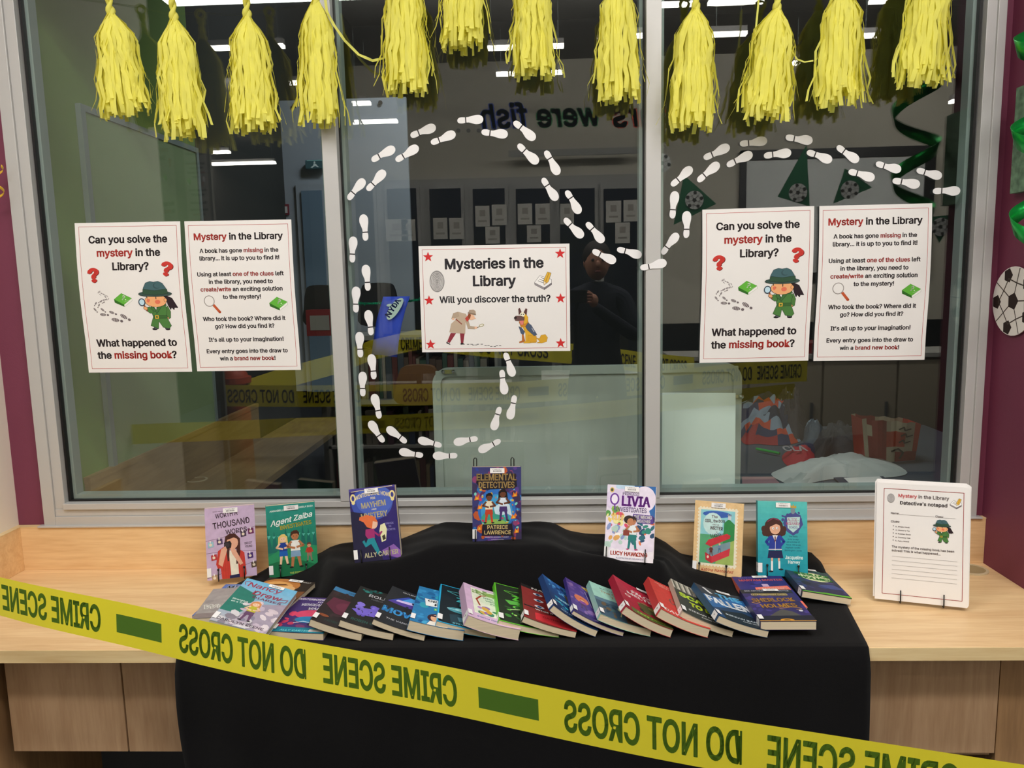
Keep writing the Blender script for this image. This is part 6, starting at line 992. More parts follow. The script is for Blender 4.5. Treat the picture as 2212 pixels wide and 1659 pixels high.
def c_face():
    p = cv('#2c1c16'); p.ell(50, 40, 52, 40, '#b8763a', rot=-.1, n=24); p.ell(46, 46, 40, 28, '#dca05c', n=24); p.ell(80, 56, 18, 16, '#e2b078'); p.poly([(20, 40), (60, 30), (70, 36), (30, 48)], '#6a3c1c'); p.poly([(0, 70), (60, 80), (129, 60), (129, 198), (0, 198)], '#7a4a26'); p.rect(94, 4, 125, 12, '#1c1412'); p.text('J M CONNOLLY', 92, 11, 58, '#d8d0c8', cap=6); return p
def c_grey():
    p = cv('#a29b98'); p.speck(14, 0, 60, 129, 198, ['#aaa4a0', '#96908e'], 10, 18, 4); p.text('A', 96, 14, 6, '#2a2426', cap=6); p.ell(86, 11, 5, 4, '#2a2426', n=9); fig(p, 96, 92, 58, '#2a2426', '#4a3c38', '#3a3034', '#3a3034', lean=-.2, arm=1); p.text('WOLF', 56, 140, 96, '#f0ece4', cap=28, bold=.06); p.rect(0, 168, 129, 198, '#8a7e7c'); return p
def c_mi():
    p = cv('#5878b8'); p.text('MIDNIGHT', 72, 30, 116, '#e8eef8', cap=20, bold=.05); p.speck(14, 0, 50, 129, 190, ['#6a8ac8', '#4868a8'], 8, 16, 4); return p

def arcS(x, y, yaw, H, t, s, base=.7552):
    w = .129*s; h = .198*s; N = 14; tab = []; ax = 0; az = H
    U = Vector((cos(yaw), sin(yaw), 0)); V = Vector((-sin(yaw), cos(yaw), 0))
    du = w/N
    for i in range(N+1):
        sl = -H/w*(.62+.76*(1-i/N)); tab.append((ax, az, atan(sl))); 
        sm_ = -H/w*(.62+.76*(1-(i+.5)/N)); a = atan(sm_); ax += du*cos(a); az += du*sin(a)
    zend = tab[-1][1]
    def S(u, v, n):
        f = max(0, min(N-1e-6, u/du)); i = int(f); r = f-i
        a = tab[i]; b = tab[i+1]; X = a[0]+(b[0]-a[0])*r; Z = a[1]+(b[1]-a[1])*r; g = a[2]+(b[2]-a[2])*r
        if u < 0: X += u*cos(g); Z += u*sin(g)
        X -= n*sin(g); Zz = base+t+Z-zend+n*cos(g)
        return Vector((x, y, 0))+U*X-V*v+Vector((0, 0, Zz))
    return S, w, h, t, N
def frameS(O, M3, w, h, t, mode):
    O = Vector(O)
    def S(u, v, n):
        if mode == 'stand': return O+M3 @ Vector((u-w/2, -n, h-v))
        return O+M3 @ Vector((u-w/2, h/2-v, n))
    return S, w, h, t, 2
def MS(yaw, lean, roll): return Matrix.Rotation(radians(yaw), 3, 'Z') @ Matrix.Rotation(radians(lean), 3, 'X') @ Matrix.Rotation(radians(roll), 3, 'Y')
def book(name, geo, art, spine, label, group=None, labels=True, spine_txt=None, bars=(.30, .60), spl=True, mw=129, mh=198, edge='#efe6d2'):
    S, w, h, t, N = geo
    o = S(w/2, h/2, -t/2); e = empty(name, (o.x, o.y, o.z-t/2), label, 'book', group)
    sp = lin(spine); wh = lin('#ece6de'); N2 = max(N, 2)
    mb = MB()
    def slabn(u0, u1, v0, v1, n0, n1, col, k):
        vs = []; fs = []
        for i in range(k+1):
            u = u0+(u1-u0)*i/k; vs += [S(u, v0, n0), S(u, v1, n0), S(u, v1, n1), S(u, v0, n1)]
        for i in range(k):
            a = 4*i; b = a+4
            fs += [(a, b, b+1, a+1), (a+3, a+2, b+2, b+3), (a, a+3, b+3, b), (a+1, b+1, b+2, a+2)]
        fs += [(0, 1, 2, 3), (4*k+3, 4*k+2, 4*k+1, 4*k)]
        mb.add(vs, fs, col)
    c = .0007
    slabn(0, w, 0, h, 0, -c, sp, N2); slabn(0, w, 0, h, -t+c, -t, sp, N2); slabn(0, c, 0, h, -c, -t+c, sp, 1)
    mb.build('cover', SPINEC, e)
    mb = MB(); slabn(c, w-.0012, .0008, h-.0008, -c, -t+c, None, N2); mb.build('page_block', PAGES, e)
    kx = w/mw; ky = h/mh
    art.build('cover_print', lambda x, y, of: S(x*kx, y*ky, of), INKC, e, maxe=(11 if N > 3 else 1e9), ys=0.)
    if labels:
        a, b = bars[0]*129, bars[0]*129+42
        q = Pr(129, 198); x0 = bars[1]*129-20; q.rect(x0, 3, x0+38, 16, '#f4f1ef'); q.text('LIBRARY', x0+19, 7, 24, '#3a3638', cap=1.8); rg = random.Random(len(label))
        for k in range(16): q.rect(x0+8+k*1.4, 9, x0+8+k*1.4+rg.uniform(.4, 1.0), 13, '#2a2628')
        q.build('barcode_label', lambda x, y, of: S(x*kx, y*ky, of+.0026), INK, e, maxe=11)
    if spl:
        q = Pr(129, 198); q.rect(0, 164, 11, 189, '#f1efee'); q.build('spine_label', lambda x, y, of: S(x*kx, y*ky, of+.0026), INK, e, maxe=11)
    # spine print: vertical strip on the spine face
    q = Pr(t*1000, h*1000)
    if spine_txt and t > .009: q.text(spine_txt, t*500, h*420, h*520, '#e8e2da', cap=t*420, rot=pi/2)
    if spl: q.rect(0, h*1000*.83, t*1000, h*1000*.955, '#f1efee'); q.text('F', t*500, h*1000*.90, t*250, '#2a2628', cap=t*250)
    q.it and q.build('spine_print', lambda x, y, of: S(-of, y/1000, -x/1000), INKC, e)
    return e
def easel(O, M3, w, h, t, label, tips=False, us=(-.031, .031), tall=None, up=.03, foot=None, group=None):
    O = Vector(O); e = empty('wire_easel', O-Vector((0, 0, .012)), label, 'easel', group)
    L = lambda x, y, z: O+M3 @ Vector((x, y, z)); r = .0016; th = tall or h*.72
    for k, x in enumerate(us):
        m = MB(); pts = [L(x, t+.004, th*(.5)), L(x, t+.004, .012), L(x, t+.003, -.0035), L(x, t*.5, -.0038), L(x, -.004, -.0036), L(x, -.0065, .002), L(x, -.0062, up)]
        m.tube(pts, r, 6)
        if tips: m.ball(L(x, -.0062, up+.002), .0034, 8, 6)
        m.build('front_hook', WIRE, e, smooth=True)
    m = MB(); pts = [L(us[0], t+.004, .0), L(us[0], t+.0045, th-.006)]
    if tall:
        for x in us: MB().tube([L(x-.004, t+.004, 0), L(x-.004, t+.0042, th-.004), L(x-.002, t+.0042, th), L(x+.002, t+.0042, th), L(x+.004, t+.0042, th-.004), L(x+.004, t+.004, 0)], r, 6).build('upright_loop', WIRE, e, smooth=True)
    else:
        m.tube([L(us[0], t+.004, 0), L(us[0], t+.004, th-.006), L(us[0]+.006, t+.004, th), L(us[1]-.006, t+.004, th), L(us[1], t+.004, th-.006), L(us[1], t+.004, 0)], r, 6); m.build('back_frame', WIRE, e, smooth=True)
    fz = foot if foot is not None else O.z-.008
    m = MB(); a = L(us[0], t+.005, th*.85); b = L(us[1], t+.005, th*.85); bk = (M3 @ Vector((0, 1, 0))); bk.z = 0; bk.normalize()
    lx = M3 @ Vector((1, 0, 0)); q = O+bk*(.075); q.z = fz
    q.y = min(q.y, -.04)
    m.tube([a, q+lx*us[0]+Vector((0, 0, .004)), q+lx*us[0]*.8, q+lx*us[1]*.8, q+lx*us[1]+Vector((0, 0, .004)), b], r, 6); m.build('rear_leg', WIRE, e, smooth=True)
    return e
STAND = [
 ('A', (-.8727, -.1598, .7706), (21.1, -6.4, 1.4), 1.013, .016, c_words, '#cbb2d0', 'lilac book with a girl in a red shirt holding a camera, standing furthest left', None, True, (.3, .52)),
 ('B', (-.7032, -.1436, .7712), (19.2, -3.5, .3), 1.024, .017, c_zaiba, '#1f7468', 'teal book with three children and white brush lettering, standing second from left', None, True, (.3, .52)),
 ('C', (-.4474, -.2181, .8399), (-4.3, -14., -6.7), .997, .019, c_mayhem, '#231b48', 'dark blue and purple book with a running red-haired girl, standing on the riser', None, False, (.3, .50)),
 ('D', (-.1268, -.1936, .8813), (3.35, -6.0, 1.05), 1.023, .015, c_elemental, '#2c2642', 'multicoloured book with two running children, standing highest in the middle', None, False, (.3, .52)),
 ('E', (.2201, -.2377, .8401), (-14., -20., .16), 1.002, .015, c_olivia, '#f0eaf2', 'white and purple book with big purple title, standing right of the middle', None, False, (.3, .52)),
 ('F', (.467, -.1656, .7702), (-20.5, -15.2, -.6), 1.004, .016, c_lucerne, '#e9cfa0', 'tan book showing a red cable car, standing on a wire easel', None, True, (.3, .5)),
 ('G', (.643, -.1746, .7707), (-3.4, -12., 1.1), 1.013, .020, c_academy, '#1f8f98', 'turquoise book with a curly-haired girl in a blue blazer, standing furthest right', None, True, (.3, .52))]
EL = ['left lilac book', 'teal book', 'running red-haired girl book', 'highest middle book', 'white and purple book', 'tan cable car book', 'turquoise book']
for i, (k, O, an, s, t, art, sp, lb, st, tips, br) in enumerate(STAND):
    M3 = MS(*an); w = .129*s; h = .198*s
    book('standing_book', frameS(O, M3, w, h, t, 'stand'), art(), sp, lb, 'books standing on wire easels', bars=br)
    hk = {'A': (-.036, .032), 'B': (-.036, .034), 'C': (-.043, .036), 'D': (-.058, .043), 'E': (-.058, .044), 'F': (-.046, .026), 'G': (-.042, .04)}[k]
    fz = cloth_h(O[0], max(-.5, O[1]+.05)) if k != 'A' else .7515
    easel(O, M3, w, h, t, 'black wire easel holding the '+EL[i], tips, hk, tall=(h+.022 if k == 'D' else None), up=.027 if tips else .034, foot=max(fz, .752)+.001, group='black wire book easels')
ROW = 'books fanned out in the front row'
AR = [
 ((-0.6388, -0.3054, -0.0388, 0.0045, 0.0172, 0.9978), c_vengeance, '#3a2c62', 'purple and pink book lying flattest at the left end of the fanned row', .9),
 ((-0.5373, -0.3137, -0.0459, 0.0367, 0.0183, 0.9775), c_darkred, '#241c1c', 'black book with a blurred dark red patch and blue top band, in the fanned row', .95),
 ((-0.4744, -0.3104, -0.0085, 0.0361, 0.0176, 1.0032), c_roll, '#1f1f1e', 'black book with violet splash and grey title in the fanned row', .75),
 ((-0.3905, -0.3151, -0.0381, 0.0412, 0.0148, 0.9808), c_vanish, '#222428', 'black book with a blue and violet sky wedge in the fanned row', .7),
 ((-0.3206, -0.3187, 0.0388, 0.03, 0.0252, 1.0044), c_gravity, '#2a78b0', 'blue patterned book with a white name panel in the fanned row', .75),
 ((-0.2687, -0.2969, 0.0851, 0.0382, 0.0142, 1.1044), c_cyan, '#26a4d6', 'black book with cyan border and triangle in the fanned row', .9),
 ((-0.2057, -0.3358, 0.1568, 0.0475, 0.0266, 0.9913), c_pink, '#c9a9c6', 'thick pale pink book with a tree drawing in the fanned row', .9),
 ((-0.131, -0.29, 0.1077, 0.0383, 0.0143, 1.1304), c_zool, '#62c430', 'black book with bright green border and triangle in the fanned row', .9),
 ((-0.0612, -0.3116, 0.0631, 0.0453, 0.0159, 0.9997), c_red, '#2a1c1c', 'red and black book with eye drawings in the fanned row', .9),
 ((-0.0059, -0.3212, 0.1334, 0.0847, 0.0166, 0.9686), c_blue, '#1c3a6c', 'thick dark blue book with curved yellowed pages, steepest of the fanned row', .9),
 ((0.0526, -0.3002, 0.0626, 0.065, 0.0103, 1.0175), c_purple, '#3a2c74', 'violet cartoon book with a yellow corner flash in the fanned row', .95),
 ((0.1125, -0.3084, 0.0743, 0.0474, 0.0171, 0.9891), c_mint, '#93c8ba', 'mint and slate book with gold title in the fanned row', .95),
 ((0.1723, -0.3162, 0.0634, 0.0707, 0.0197, 0.9757), c_falcon, '#9c1c34', 'crimson book with cream title and green strip in the fanned row', .7),
 ((0.2612, -0.3144, 0.0183, 0.0564, 0.0224, 0.9663), c_orange, '#b83a38', 'orange red book with large brown letters in the fanned row', .85),
 ((0.3205, -0.3015, -0.0266, 0.0531, 0.0143, 0.9854), c_scar, '#b0a898', 'dark book with lime green title letters in the fanned row', .95),
 ((0.3748, -0.3223, 0.0981, 0.047, 0.0168, 0.9786), c_fall, '#2a4a6a', 'dark blue book with tall white title letters at the right of the fanned row', .62)]
for i, (pp, art, sp, lb, bx) in enumerate(AR):
    book('paperback_book', arcS(*pp), art(), sp, lb, ROW, bars=(.3, bx), labels=(i not in (5, 7, 9, 10)))
def ML(yaw, tx, ty): return Matrix.Rotation(radians(yaw), 3, 'Z') @ Matrix.Rotation(radians(tx), 3, 'X') @ Matrix.Rotation(radians(ty), 3, 'Y')
FL = [
 ((-.8092, -.3077, .772), (-1.15, 0, 0), 1.0, .016, c_mi, '#4a68a8', 'blue book at the bottom of the left pile, only its top corner showing', False, False, .9),
 ((-.6975, -.3206, .7878), (-8.95, .4, 3.4), 1.024, .014, c_face, '#2a1a14', 'dark brown book with a close-up face under the pale blue book', True, False, .62),
 ((-.798, -.362, .7895), (8.96, -1.9, 0), .997, .015, c_grey, '#9a9390', 'grey book with a running figure, sticking out left under the pale blue book', False, False, .5),
 ((-.6981, -.4447, .8161), (-3.23, 5.0, 15.2), 1.034, .018, c_nancy, '#b8c8d0', 'pale blue book with a red script title on top of the left pile', True, True, .62),
 ((.5714, -.2826, .774), (.86, 0, -.4), 1.02, .016, c_maryam, '#f07864', 'indigo book with coral lettering under the purple gold-lettered book', True, False, .55),
 ((.555, -.4059, .7925), (-.57, -1.7, -.2), .982, .021, c_sherlock, '#2c2454', 'purple book with ornate gold title at the right front of the display', True, True, .6),
 ((.7083, -.2335, .7800), (-1.83, -1.7, 9.3), .95, .017, c_green, '#22384a', 'dark blue green book with green title lying half off the cloth at the right', True, True, .6)]
for O, an, s, t, art, sp, lb, lab, spl, bx in FL:
    book('paperback_book', frameS(O, ML(*an), .129*s, .198*s, t, 'lie'), art(), sp, lb, 'books piled at the ends of the row', labels=lab, spl=spl, bars=(.3, bx))

# ================================================================ NOTEPAD ON ITS STAND
No = Vector((.934, -.3305, .7605)); Mn = MS(-18., -9.2, -.3)
npad = empty('notepad_stack', No, 'stack of white detective notepad sheets leaning on a wire stand at the right', 'notepad')
LN = lambda x, y, z: No+Mn @ Vector((x, y, z)); nw, nh = .208, .294
rg = random.Random(5)
for k in range(9):
    dx = rg.uniform(-.004, .003) if k else 0; dz = k*.0011 if k else 0; tl = rg.uniform(-.006, .006) if k else 0
    y0 = .0002+k*.0012; m = MB(); vs = []
    for yy in (y0, y0+.0009):
        for (x, z) in ((-nw/2, 0), (nw/2-.003, 0), (nw/2, .004), (nw/2, nh-.005), (nw/2-.006, nh), (-nw/2+.002, nh), (-nw/2, nh-.003)):
            vs.append(LN(x*cos(tl)-z*sin(tl)+dx, yy, z*cos(tl)+dz))
    n = 7; m.add(vs, [tuple(range(n)), tuple(range(2*n-1, n-1, -1))]+[(i, i+n, (i+1) % n+n, (i+1) % n) for i in range(n)])
    sh = m.build('paper_sheet', PAPER, npad)
p = Pr(210, 297); D3 = '#55494a'; p.frame(17, 14, 196, 281, 1.2, '#9c2f30'); fingerprint(p, 33, 38, 17, 23); padicon(p, 166, 28, 26)
p.text('Mystery in the Library', 107, 34, 114, D3, bold=.02, spans=((0, 7),), col2='#c0393c'); p.text("Detective's notepad", 107, 52, 106, D3, bold=.025)
p.text('Name:', 43, 78, 19, D3, bold=.02); p.line([(53, 78), (132, 78)], .5, D3); p.text('Class:', 143, 79, 18, D3, bold=.02); p.line([(153, 79), (178, 79)], .5, D3)
p.text('Clues:', 44, 99, 20, D3, bold=.02)
for i, (a, w) in enumerate((('1. Pirate Hook', 32), ("2. Clown's Tie", 32), ('3. Rubber Duck', 35), ('4. Cowboy Hat', 34), ('5. Fairy Wand', 31))): p.ell(40, 108+i*9, 1.2, 1.2, D3, n=8); p.text(a, 45+w/2, 110.5+i*9, w, D3, cap=2.9, bold=.02)
girl(p, 128, 84, 58)
p.text('The mystery of the missing book has been', 107, 163, 140, D3, bold=.02); p.text('solved! This is what happened...', 92, 172.5, 110, D3, bold=.02)
for i in range(6): p.line([(38, 185+i*11), (184, 185+i*11)], .5, '#8c8688')
p.build('printed_design', lambda x, y, o: LN((x-105)/210*nw, -.0004-o, nh*(1-y/297)), INK, npad, maxe=30)
easel(No, Mn, nw, nh, .012, 'black wire stand holding the detective notepad sheets', False, (-.046, .05), up=.028, foot=.7515)

# ================================================================ SIDE WALL DECORATIONS
SOC = mat('soccer_white_card', '#f1ebe3', rough=.55); SOB = mat('soccer_black_print', '#33241c', rough=.55)
def soccer(p, cx, cy, r, W_='#f1ebe3', B_='#2c1f1a', ln='#4a4038', rot=.3):
    p.ell(cx, cy, r, r, W_, n=40)
    def pent(x, y, s, a): p.poly([(x+s*cos(a+2*pi*k/5), y+s*sin(a+2*pi*k/5)) for k in range(5)], B_)
    pent(cx, cy, r*.26, rot)
    for k in range(5):
        a = rot+2*pi*k/5; p.line([(cx+r*.26*cos(a), cy+r*.26*sin(a)), (cx+r*.55*cos(a), cy+r*.55*sin(a))], r*.035, ln)
        b = a+pi/5; c0 = (cx+r*.80*cos(b), cy+r*.80*sin(b)); pent(*c0, r*.22, b+pi)
        for s2 in (-1, 1):
            e0 = (cx+r*.55*cos(a), cy+r*.55*sin(a)); p.line([e0, (cx+r*.70*cos(b+s2*0), cy+r*.70*sin(b))] if s2 > 0 else [e0, (cx+r*.70*cos(b-2*pi/5), cy+r*.70*sin(b-2*pi/5))], r*.035, ln)
        p.line([(cx+r*.55*cos(a), cy+r*.55*sin(a)), (cx+r*.98*cos(a), cy+r*.98*sin(a))], r*.03, ln)
SY, SZ, SR = -.105, 1.496, .091
m = MB(); n = 36; m.add([(XR-.006-.002*j, SY+SR*cos(2*pi*k/n), SZ+SR*sin(2*pi*k/n)) for j in (0, 1) for k in range(n)], [tuple(range(n)), tuple(range(2*n-1, n-1, -1))]+[(k, (k+1) % n, n+(k+1) % n, n+k) for k in range(n)])
sb = tag(m.build('soccer_ball_cutout', SOC), 'black and white soccer ball cut-out on the purple right wall', 'decoration')
p = Pr(182, 182); soccer(p, 91, 91, 90.5, rot=1.2)
p.build('printed_panels', lambda x, y, o: Vector((XR-.0082-o, SY+SR-(x/182)*2*SR*1.0, SZ+SR-(y/182)*2*SR)), INK, sb, base=1e-4)
m = MB().box((XR-.022, -.255, 1.775), (XR-.0005, -.085, 2.04)); tag(m.build('canvas_print', mat('mottled_green_canvas', '#6f8f72', rough=.7, var=.55, vscale=45)), 'small mottled green canvas on the right wall beside the foil spiral', 'picture')
FOIL = mat('green_metallic_foil', '#18a546', rough=.32, metal=.75, bump=.1, bscale=60)
def spiral(base, r, turns, pitch, w, label, z1=None, ph=0., m_=FOIL, tip=True):
    m = MB(); N = int(turns*26); pts = []; sd = []
    for i in range(N+1):
        t = i/N; a = ph+2*pi*turns*t; rr = r*(1-.3*t*t); wd = w*(.35+.65*sin(pi*min(1, t*1.4+.15))) if tip else w
        c = Vector((base[0]+rr*cos(a), base[1]+rr*sin(a), base[2]-pitch*turns*t-.0))
        up = Vector((.25*cos(a), .25*sin(a), 1)).normalized()
        pts.append(c); sd.append(up*(wd/w))
    ribbon(m, pts, sd, w); o = m.build('foil_spiral', m_, smooth=True); so = o.modifiers.new('t', 'SOLIDIFY'); so.thickness = .0006
    return tag(o, label, 'decoration')
q = P(2206, -30, 1, -.22); q2 = P(2206, 560, 1, -.22)
spiral((1.170, -.31, q.z+.08), .070, 3.7, .200, .042, 'shiny green foil spiral hanging beside the right end of the window', ph=1.6, tip=False)
GOLD = mat('gold_foil', '#f0c23a', rough=.4, metal=.3)
gq = P(-6, 360, 1, -.06); spiral((gq.x-.004, -.07, gq.z+.0), .022, 1.5, .062, .008, 'gold curled foil streamer at the left wall edge', m_=GOLD, ph=0., tip=False)
ORD2 = ORD+['twenty-'+o for o in ORD[:9]]+['thirtieth']+['thirty-'+o for o in ORD[:9]]+['fortieth']+['forty-'+o for o in ORD[:9]]
CN = {}
def count(key): CN[key] = CN.get(key, -1)+1; return ORD2[min(CN[key], 48)]
CNAME = {'#4a3a34': 'brown', '#3a4450': 'slate', '#6a6258': 'taupe', '#5a2a2a': 'maroon', '#2f4a40': 'dark green', '#7a7468': 'grey', '#6a2a2a': 'red brown', '#3a4a6a': 'navy', '#8a8478': 'grey', '#4a5a44': 'olive', '#a08a60': 'tan', '#5a3a4a': 'plum', '#c8c0b0': 'cream'}
# ================================================================ ROOM BEHIND THE GLASS
PIN = mat('pale_green_pinboard', '#8fa678', rough=.85, bump=.05, bscale=200)
pb = empty('pinboard', (-1.44, .9, 1.0), 'large pale green pinboard on the green wall behind the left pane', 'pinboard')
MB().box((-1.452, .30, .99), (-1.440, 1.10, 2.14)).build('board_surface', PIN, pb)
for a, b in (((-1.452, .275, .99), (-1.434, .30, 2.16)), ((-1.452, 1.10, .99), (-1.434, 1.12, 2.16)), ((-1.452, .30, 2.14), (-1.434, 1.10, 2.16))): MB().box(a, b).build('board_frame', ALUIN, pb)
ic = empty('inner_counter', (-1.2, 1.4, .72), 'maple counter with upstand along the green wall behind the left pane', 'counter')
TIMD = wood('inner_maple', '#a88c60', '#957a50', (14, 1.2, 14), .5)
MB().box((-1.452, .13, .97), (-1.430, 1.6, .99)).build('upstand_cap', TIMD, ic)
MB().box((-1.45, .13, .80), (-1.432, 1.6, .97)).build('upstand_board', TIMD, ic)
MB().box((-1.45, .13, .77), (P(540, 1062, 2, .80).x, P(500, 905, 2, .80).y, .80)).build('shelf_board', TIMD, ic)
gq = P(424, 1037, 2, .80); tag(grommet((gq.x, gq.y, .8002)).build('cable_grommet', gm), 'cable grommet in the counter behind the left pane', 'grommet')
# whiteboard leaning behind the middle panes
def pol(px, y): return P(px[0], px[1], 1, y)
WBY = .20
a = pol((933, 795), WBY); b = pol((1603, 785), WBY); zb = .60
WB = mat('whiteboard_enamel', '#b9c2b8', rough=.35, var=.10, vscale=3, stretch=(3, 1, .5)); WBF = mat('whiteboard_aluminium', '#b9c4bb', rough=.45, metal=.2)
wbe = empty('whiteboard', ((a.x+b.x)/2, WBY, zb), 'portable whiteboard with rounded aluminium frame standing behind the middle pane', 'whiteboard')
X0, X1, Z1 = a.x, b.x, (a.z+b.z)/2
MB().box((X0+.01, WBY+.004, zb), (X1-.01, WBY+.016, Z1-.01)).build('writing_surface', WB, wbe)
def rcorner(cx, cz, r, a0, a1, y0, y1, w):
    m = MB(); n = 8; vs = []; fs = []
    for i in range(n+1):
        t = a0+(a1-a0)*i/n
        for rr, yy in ((r, y0), (r-w, y0), (r-w, y1), (r, y1)): vs.append((cx+rr*cos(t), yy, cz+rr*sin(t)))
    for i in range(n):
        for k in range(4): fs.append((4*i+k, 4*i+(k+1) % 4, 4*i+4+(k+1) % 4, 4*i+4+k))
    m.add(vs, fs); return m
fw = .026; r = .05
MB().box((X0, WBY-.004, zb), (X0+fw, WBY+.02, Z1-r)).build('frame_rail', WBF, wbe); MB().box((X1-fw, WBY-.004, zb), (X1, WBY+.02, Z1-r)).build('frame_rail', WBF, wbe)
MB().box((X0+r, WBY-.004, Z1-fw), (X1-r, WBY+.02, Z1)).build('frame_rail', WBF, wbe)
rcorner(X0+r, Z1-r, r, pi/2, pi, WBY-.004, WBY+.02, fw).build('frame_corner', WBF, wbe); rcorner(X1-r, Z1-r, r, 0, pi/2, WBY-.004, WBY+.02, fw).build('frame_corner', WBF, wbe)
CHR = mat('chrome_clip', '#c8d0cc', rough=.2, metal=1.)
c = pol((966, 803), WBY-.01); MB().box((c.x-.016, WBY-.012, c.z-.006), (c.x+.022, WBY-.004, c.z+.006)).ball((c.x-.013, WBY-.012, c.z), .006).ball((c.x+.019, WBY-.012, c.z), .006).build('hinge_clip', CHR, wbe)
c = pol((1598, 856), WBY-.01); MB().box((c.x-.02, WBY-.012, c.z-.005), (c.x+.008, WBY-.004, c.z+.005)).ball((c.x+.004, WBY-.012, c.z), .009).build('side_clip', CHR, wbe)
sheet('poster_sheet', [(1423, 848), (1589, 849), (1587, 1075), (1426, 1078)], .12, None, 'pale mint blank sheet leaning against the whiteboard behind the right pane', 'paper', m=mat('pale_mint_paper', '#e3f2ea', rough=.6), nx=6, nz=6)
# table with clothes behind the right pane
TZ = .88
GT = mat('slate_table_top', '#4f5560', rough=.5)
def tq(px, py, z=TZ): return P(px, py, 2, z)
te = empty('side_table', (1.0, .9, 0), 'slate grey table behind the right pane carrying football shirts', 'table')
MB().box((.45, .235, TZ-.03), (1.75, 1.35, TZ)).build('table_top', GT, te)
for x, y in ((.5, .28), (1.7, .28), (.5, 1.3), (1.7, 1.3)): MB().box((x-.02, y-.02, 0), (x+.02, y+.02, TZ-.03)).build('leg', ALUIN, te)
def blob(name, pxs, label, cat, cols, h=.05, seed=1, z=TZ, n=34, rough=.75, folds=.5):
    # crumpled garment: outline of pixel corners on the table, domed and wrinkled, coloured in panels
    pts = [tq(a, b, z) for a, b in pxs]; cx = sum(p.x for p in pts)/len(pts); cy_ = sum(p.y for p in pts)/len(pts); rg = random.Random(seed)
    poly = catmull([(p.x-cx, p.y-cy_) for p in pts], 6); N = len(poly); R = 7; V = [(cx, cy_, z+h)]; Fc = []; C = []; cc = [lin(c) for c in cols]
    a1, a2, a3 = rg.uniform(20, 50), rg.uniform(20, 50), rg.uniform(0, 6)
    for j in range(1, R+1):
        t = j/R
        for x, y in poly:
            X, Y = x*t, y*t; w = .35*h*sin(X*a1*1.5+a3)*sin(Y*a2*1.5+a3)+.25*h*sin(X*90+Y*70+seed)
            V.append((cx+X, cy_+Y, z+.002+max(0, h*(1-t**2.2)+w*folds*(1-t*t)*1.6)))
    for i in range(N): Fc.append((0, 1+i, 1+(i+1) % N))
    for j in range(R-1):
        for i in range(N): q = 1+j*N; Fc.append((q+i, q+N+i, q+N+(i+1) % N, q+(i+1) % N))
    m = MB(); ph = rg.uniform(0, 6)
    for f in Fc:
        x = sum(V[i][0] for i in f)/len(f)-cx; y = sum(V[i][1] for i in f)/len(f)-cy_
        k = int((sin(x*8+ph)+sin(y*10+x*5+ph*2)+2)/4*len(cc)) % len(cc); m.c.append(cc[k])
    m.v = V; m.f = Fc
    return tag(m.build(name, mat('crumpled_fabric', attr=True, rough=.8) if rough > .5 else mat('thin_plastic_film', '#c8ccc8', rough=.35), smooth=True), label, cat)
blob('football_shirt', [(1600, 872), (1660, 868), (1700, 880), (1735, 905), (1740, 945), (1700, 962), (1640, 960), (1600, 950)], 'navy and orange football shirt heaped by the whiteboard', 'shirt', ['#1c2448', '#141a34', '#7d8a98', '#b03c1c', '#1c2448', '#8f1c22'], .09, 3)
blob('football_shirt', [(1672, 880), (1722, 884), (1742, 905), (1736, 950), (1700, 950), (1680, 920)], 'black and pale grey shirt lying over the navy one', 'shirt', ['#2a2326', '#30282b', '#96a2ae'], .13, 5)
blob('football_shirt', [(1690, 985), (1730, 962), (1762, 965), (1762, 1000), (1745, 1012), (1705, 1010)], 'red and navy jersey with white lettering at the front of the pile', 'shirt', ['#b01828', '#161e48', '#b81c30'], .035, 6)
blob('football_shirt', [(1735, 930), (1765, 925), (1785, 945), (1775, 962), (1740, 962)], 'pale grey sleeve of a shirt in the middle of the pile', 'shirt', ['#8a96a2', '#4a5460', '#8a222c'], .06, 8)
blob('dark_jacket', [(1760, 950), (1810, 925), (1850, 938), (1868, 970), (1850, 985), (1800, 985), (1765, 1000), (1755, 985)], 'charcoal jacket folded at the right of the shirt pile', 'jacket', ['#33343a', '#2a2b30', '#3c3d44'], .07, 9)
blob('plastic_bag', [(1668, 1022), (1740, 1005), (1830, 985), (1900, 990), (1960, 1022), (1900, 1034), (1800, 1036), (1720, 1050), (1690, 1042)], 'clear plastic bag of white paper on the table behind the right pane', 'bag', ['#bcc2c0', '#c8ccca', '#aeb4b2'], .045, 11, folds=.3)
p = Pr(100, 60); p.text('CLA', 50, 40, 78, '#d8d4d8', cap=30, bold=.03)
jr = [o for o in COL.objects if o.name == 'football_shirt.002'][0]; j0 = tq(1722, 1004); 
p.build('printed_lettering', lambda x, y, o: Vector((j0.x-.04+x*.0011, j0.y+.12-y*.0016, TZ+.052-y*.0003+o)), INK, jr)
q = tq(1634, 976); q2 = tq(1684, 986); tag(MB().tube([q+Vector((0, 0, .012)), q2+Vector((0, 0, .012))], .0055, 8).build('marker_pen', mat('bright_green_plastic', '#28b84a', rough=.4)), 'bright green marker pen on the slate table', 'pen')
m = MB(); c = [tq(1603, 1032), tq(1670, 1032), tq(1700, 1062), tq(1603, 1064)]; m.add([p+Vector((0, 0, .001)) for p in c]+[p+Vector((0, 0, .004)) for p in c], [(0, 3, 2, 1), (4, 5, 6, 7), (0, 1, 5, 4), (1, 2, 6, 5), (2, 3, 7, 6), (3, 0, 4, 7)]); tag(m.build('pink_card', mat('pink_card', '#a87c84', rough=.7)), 'pale pink card at the front edge of the slate table', 'paper')
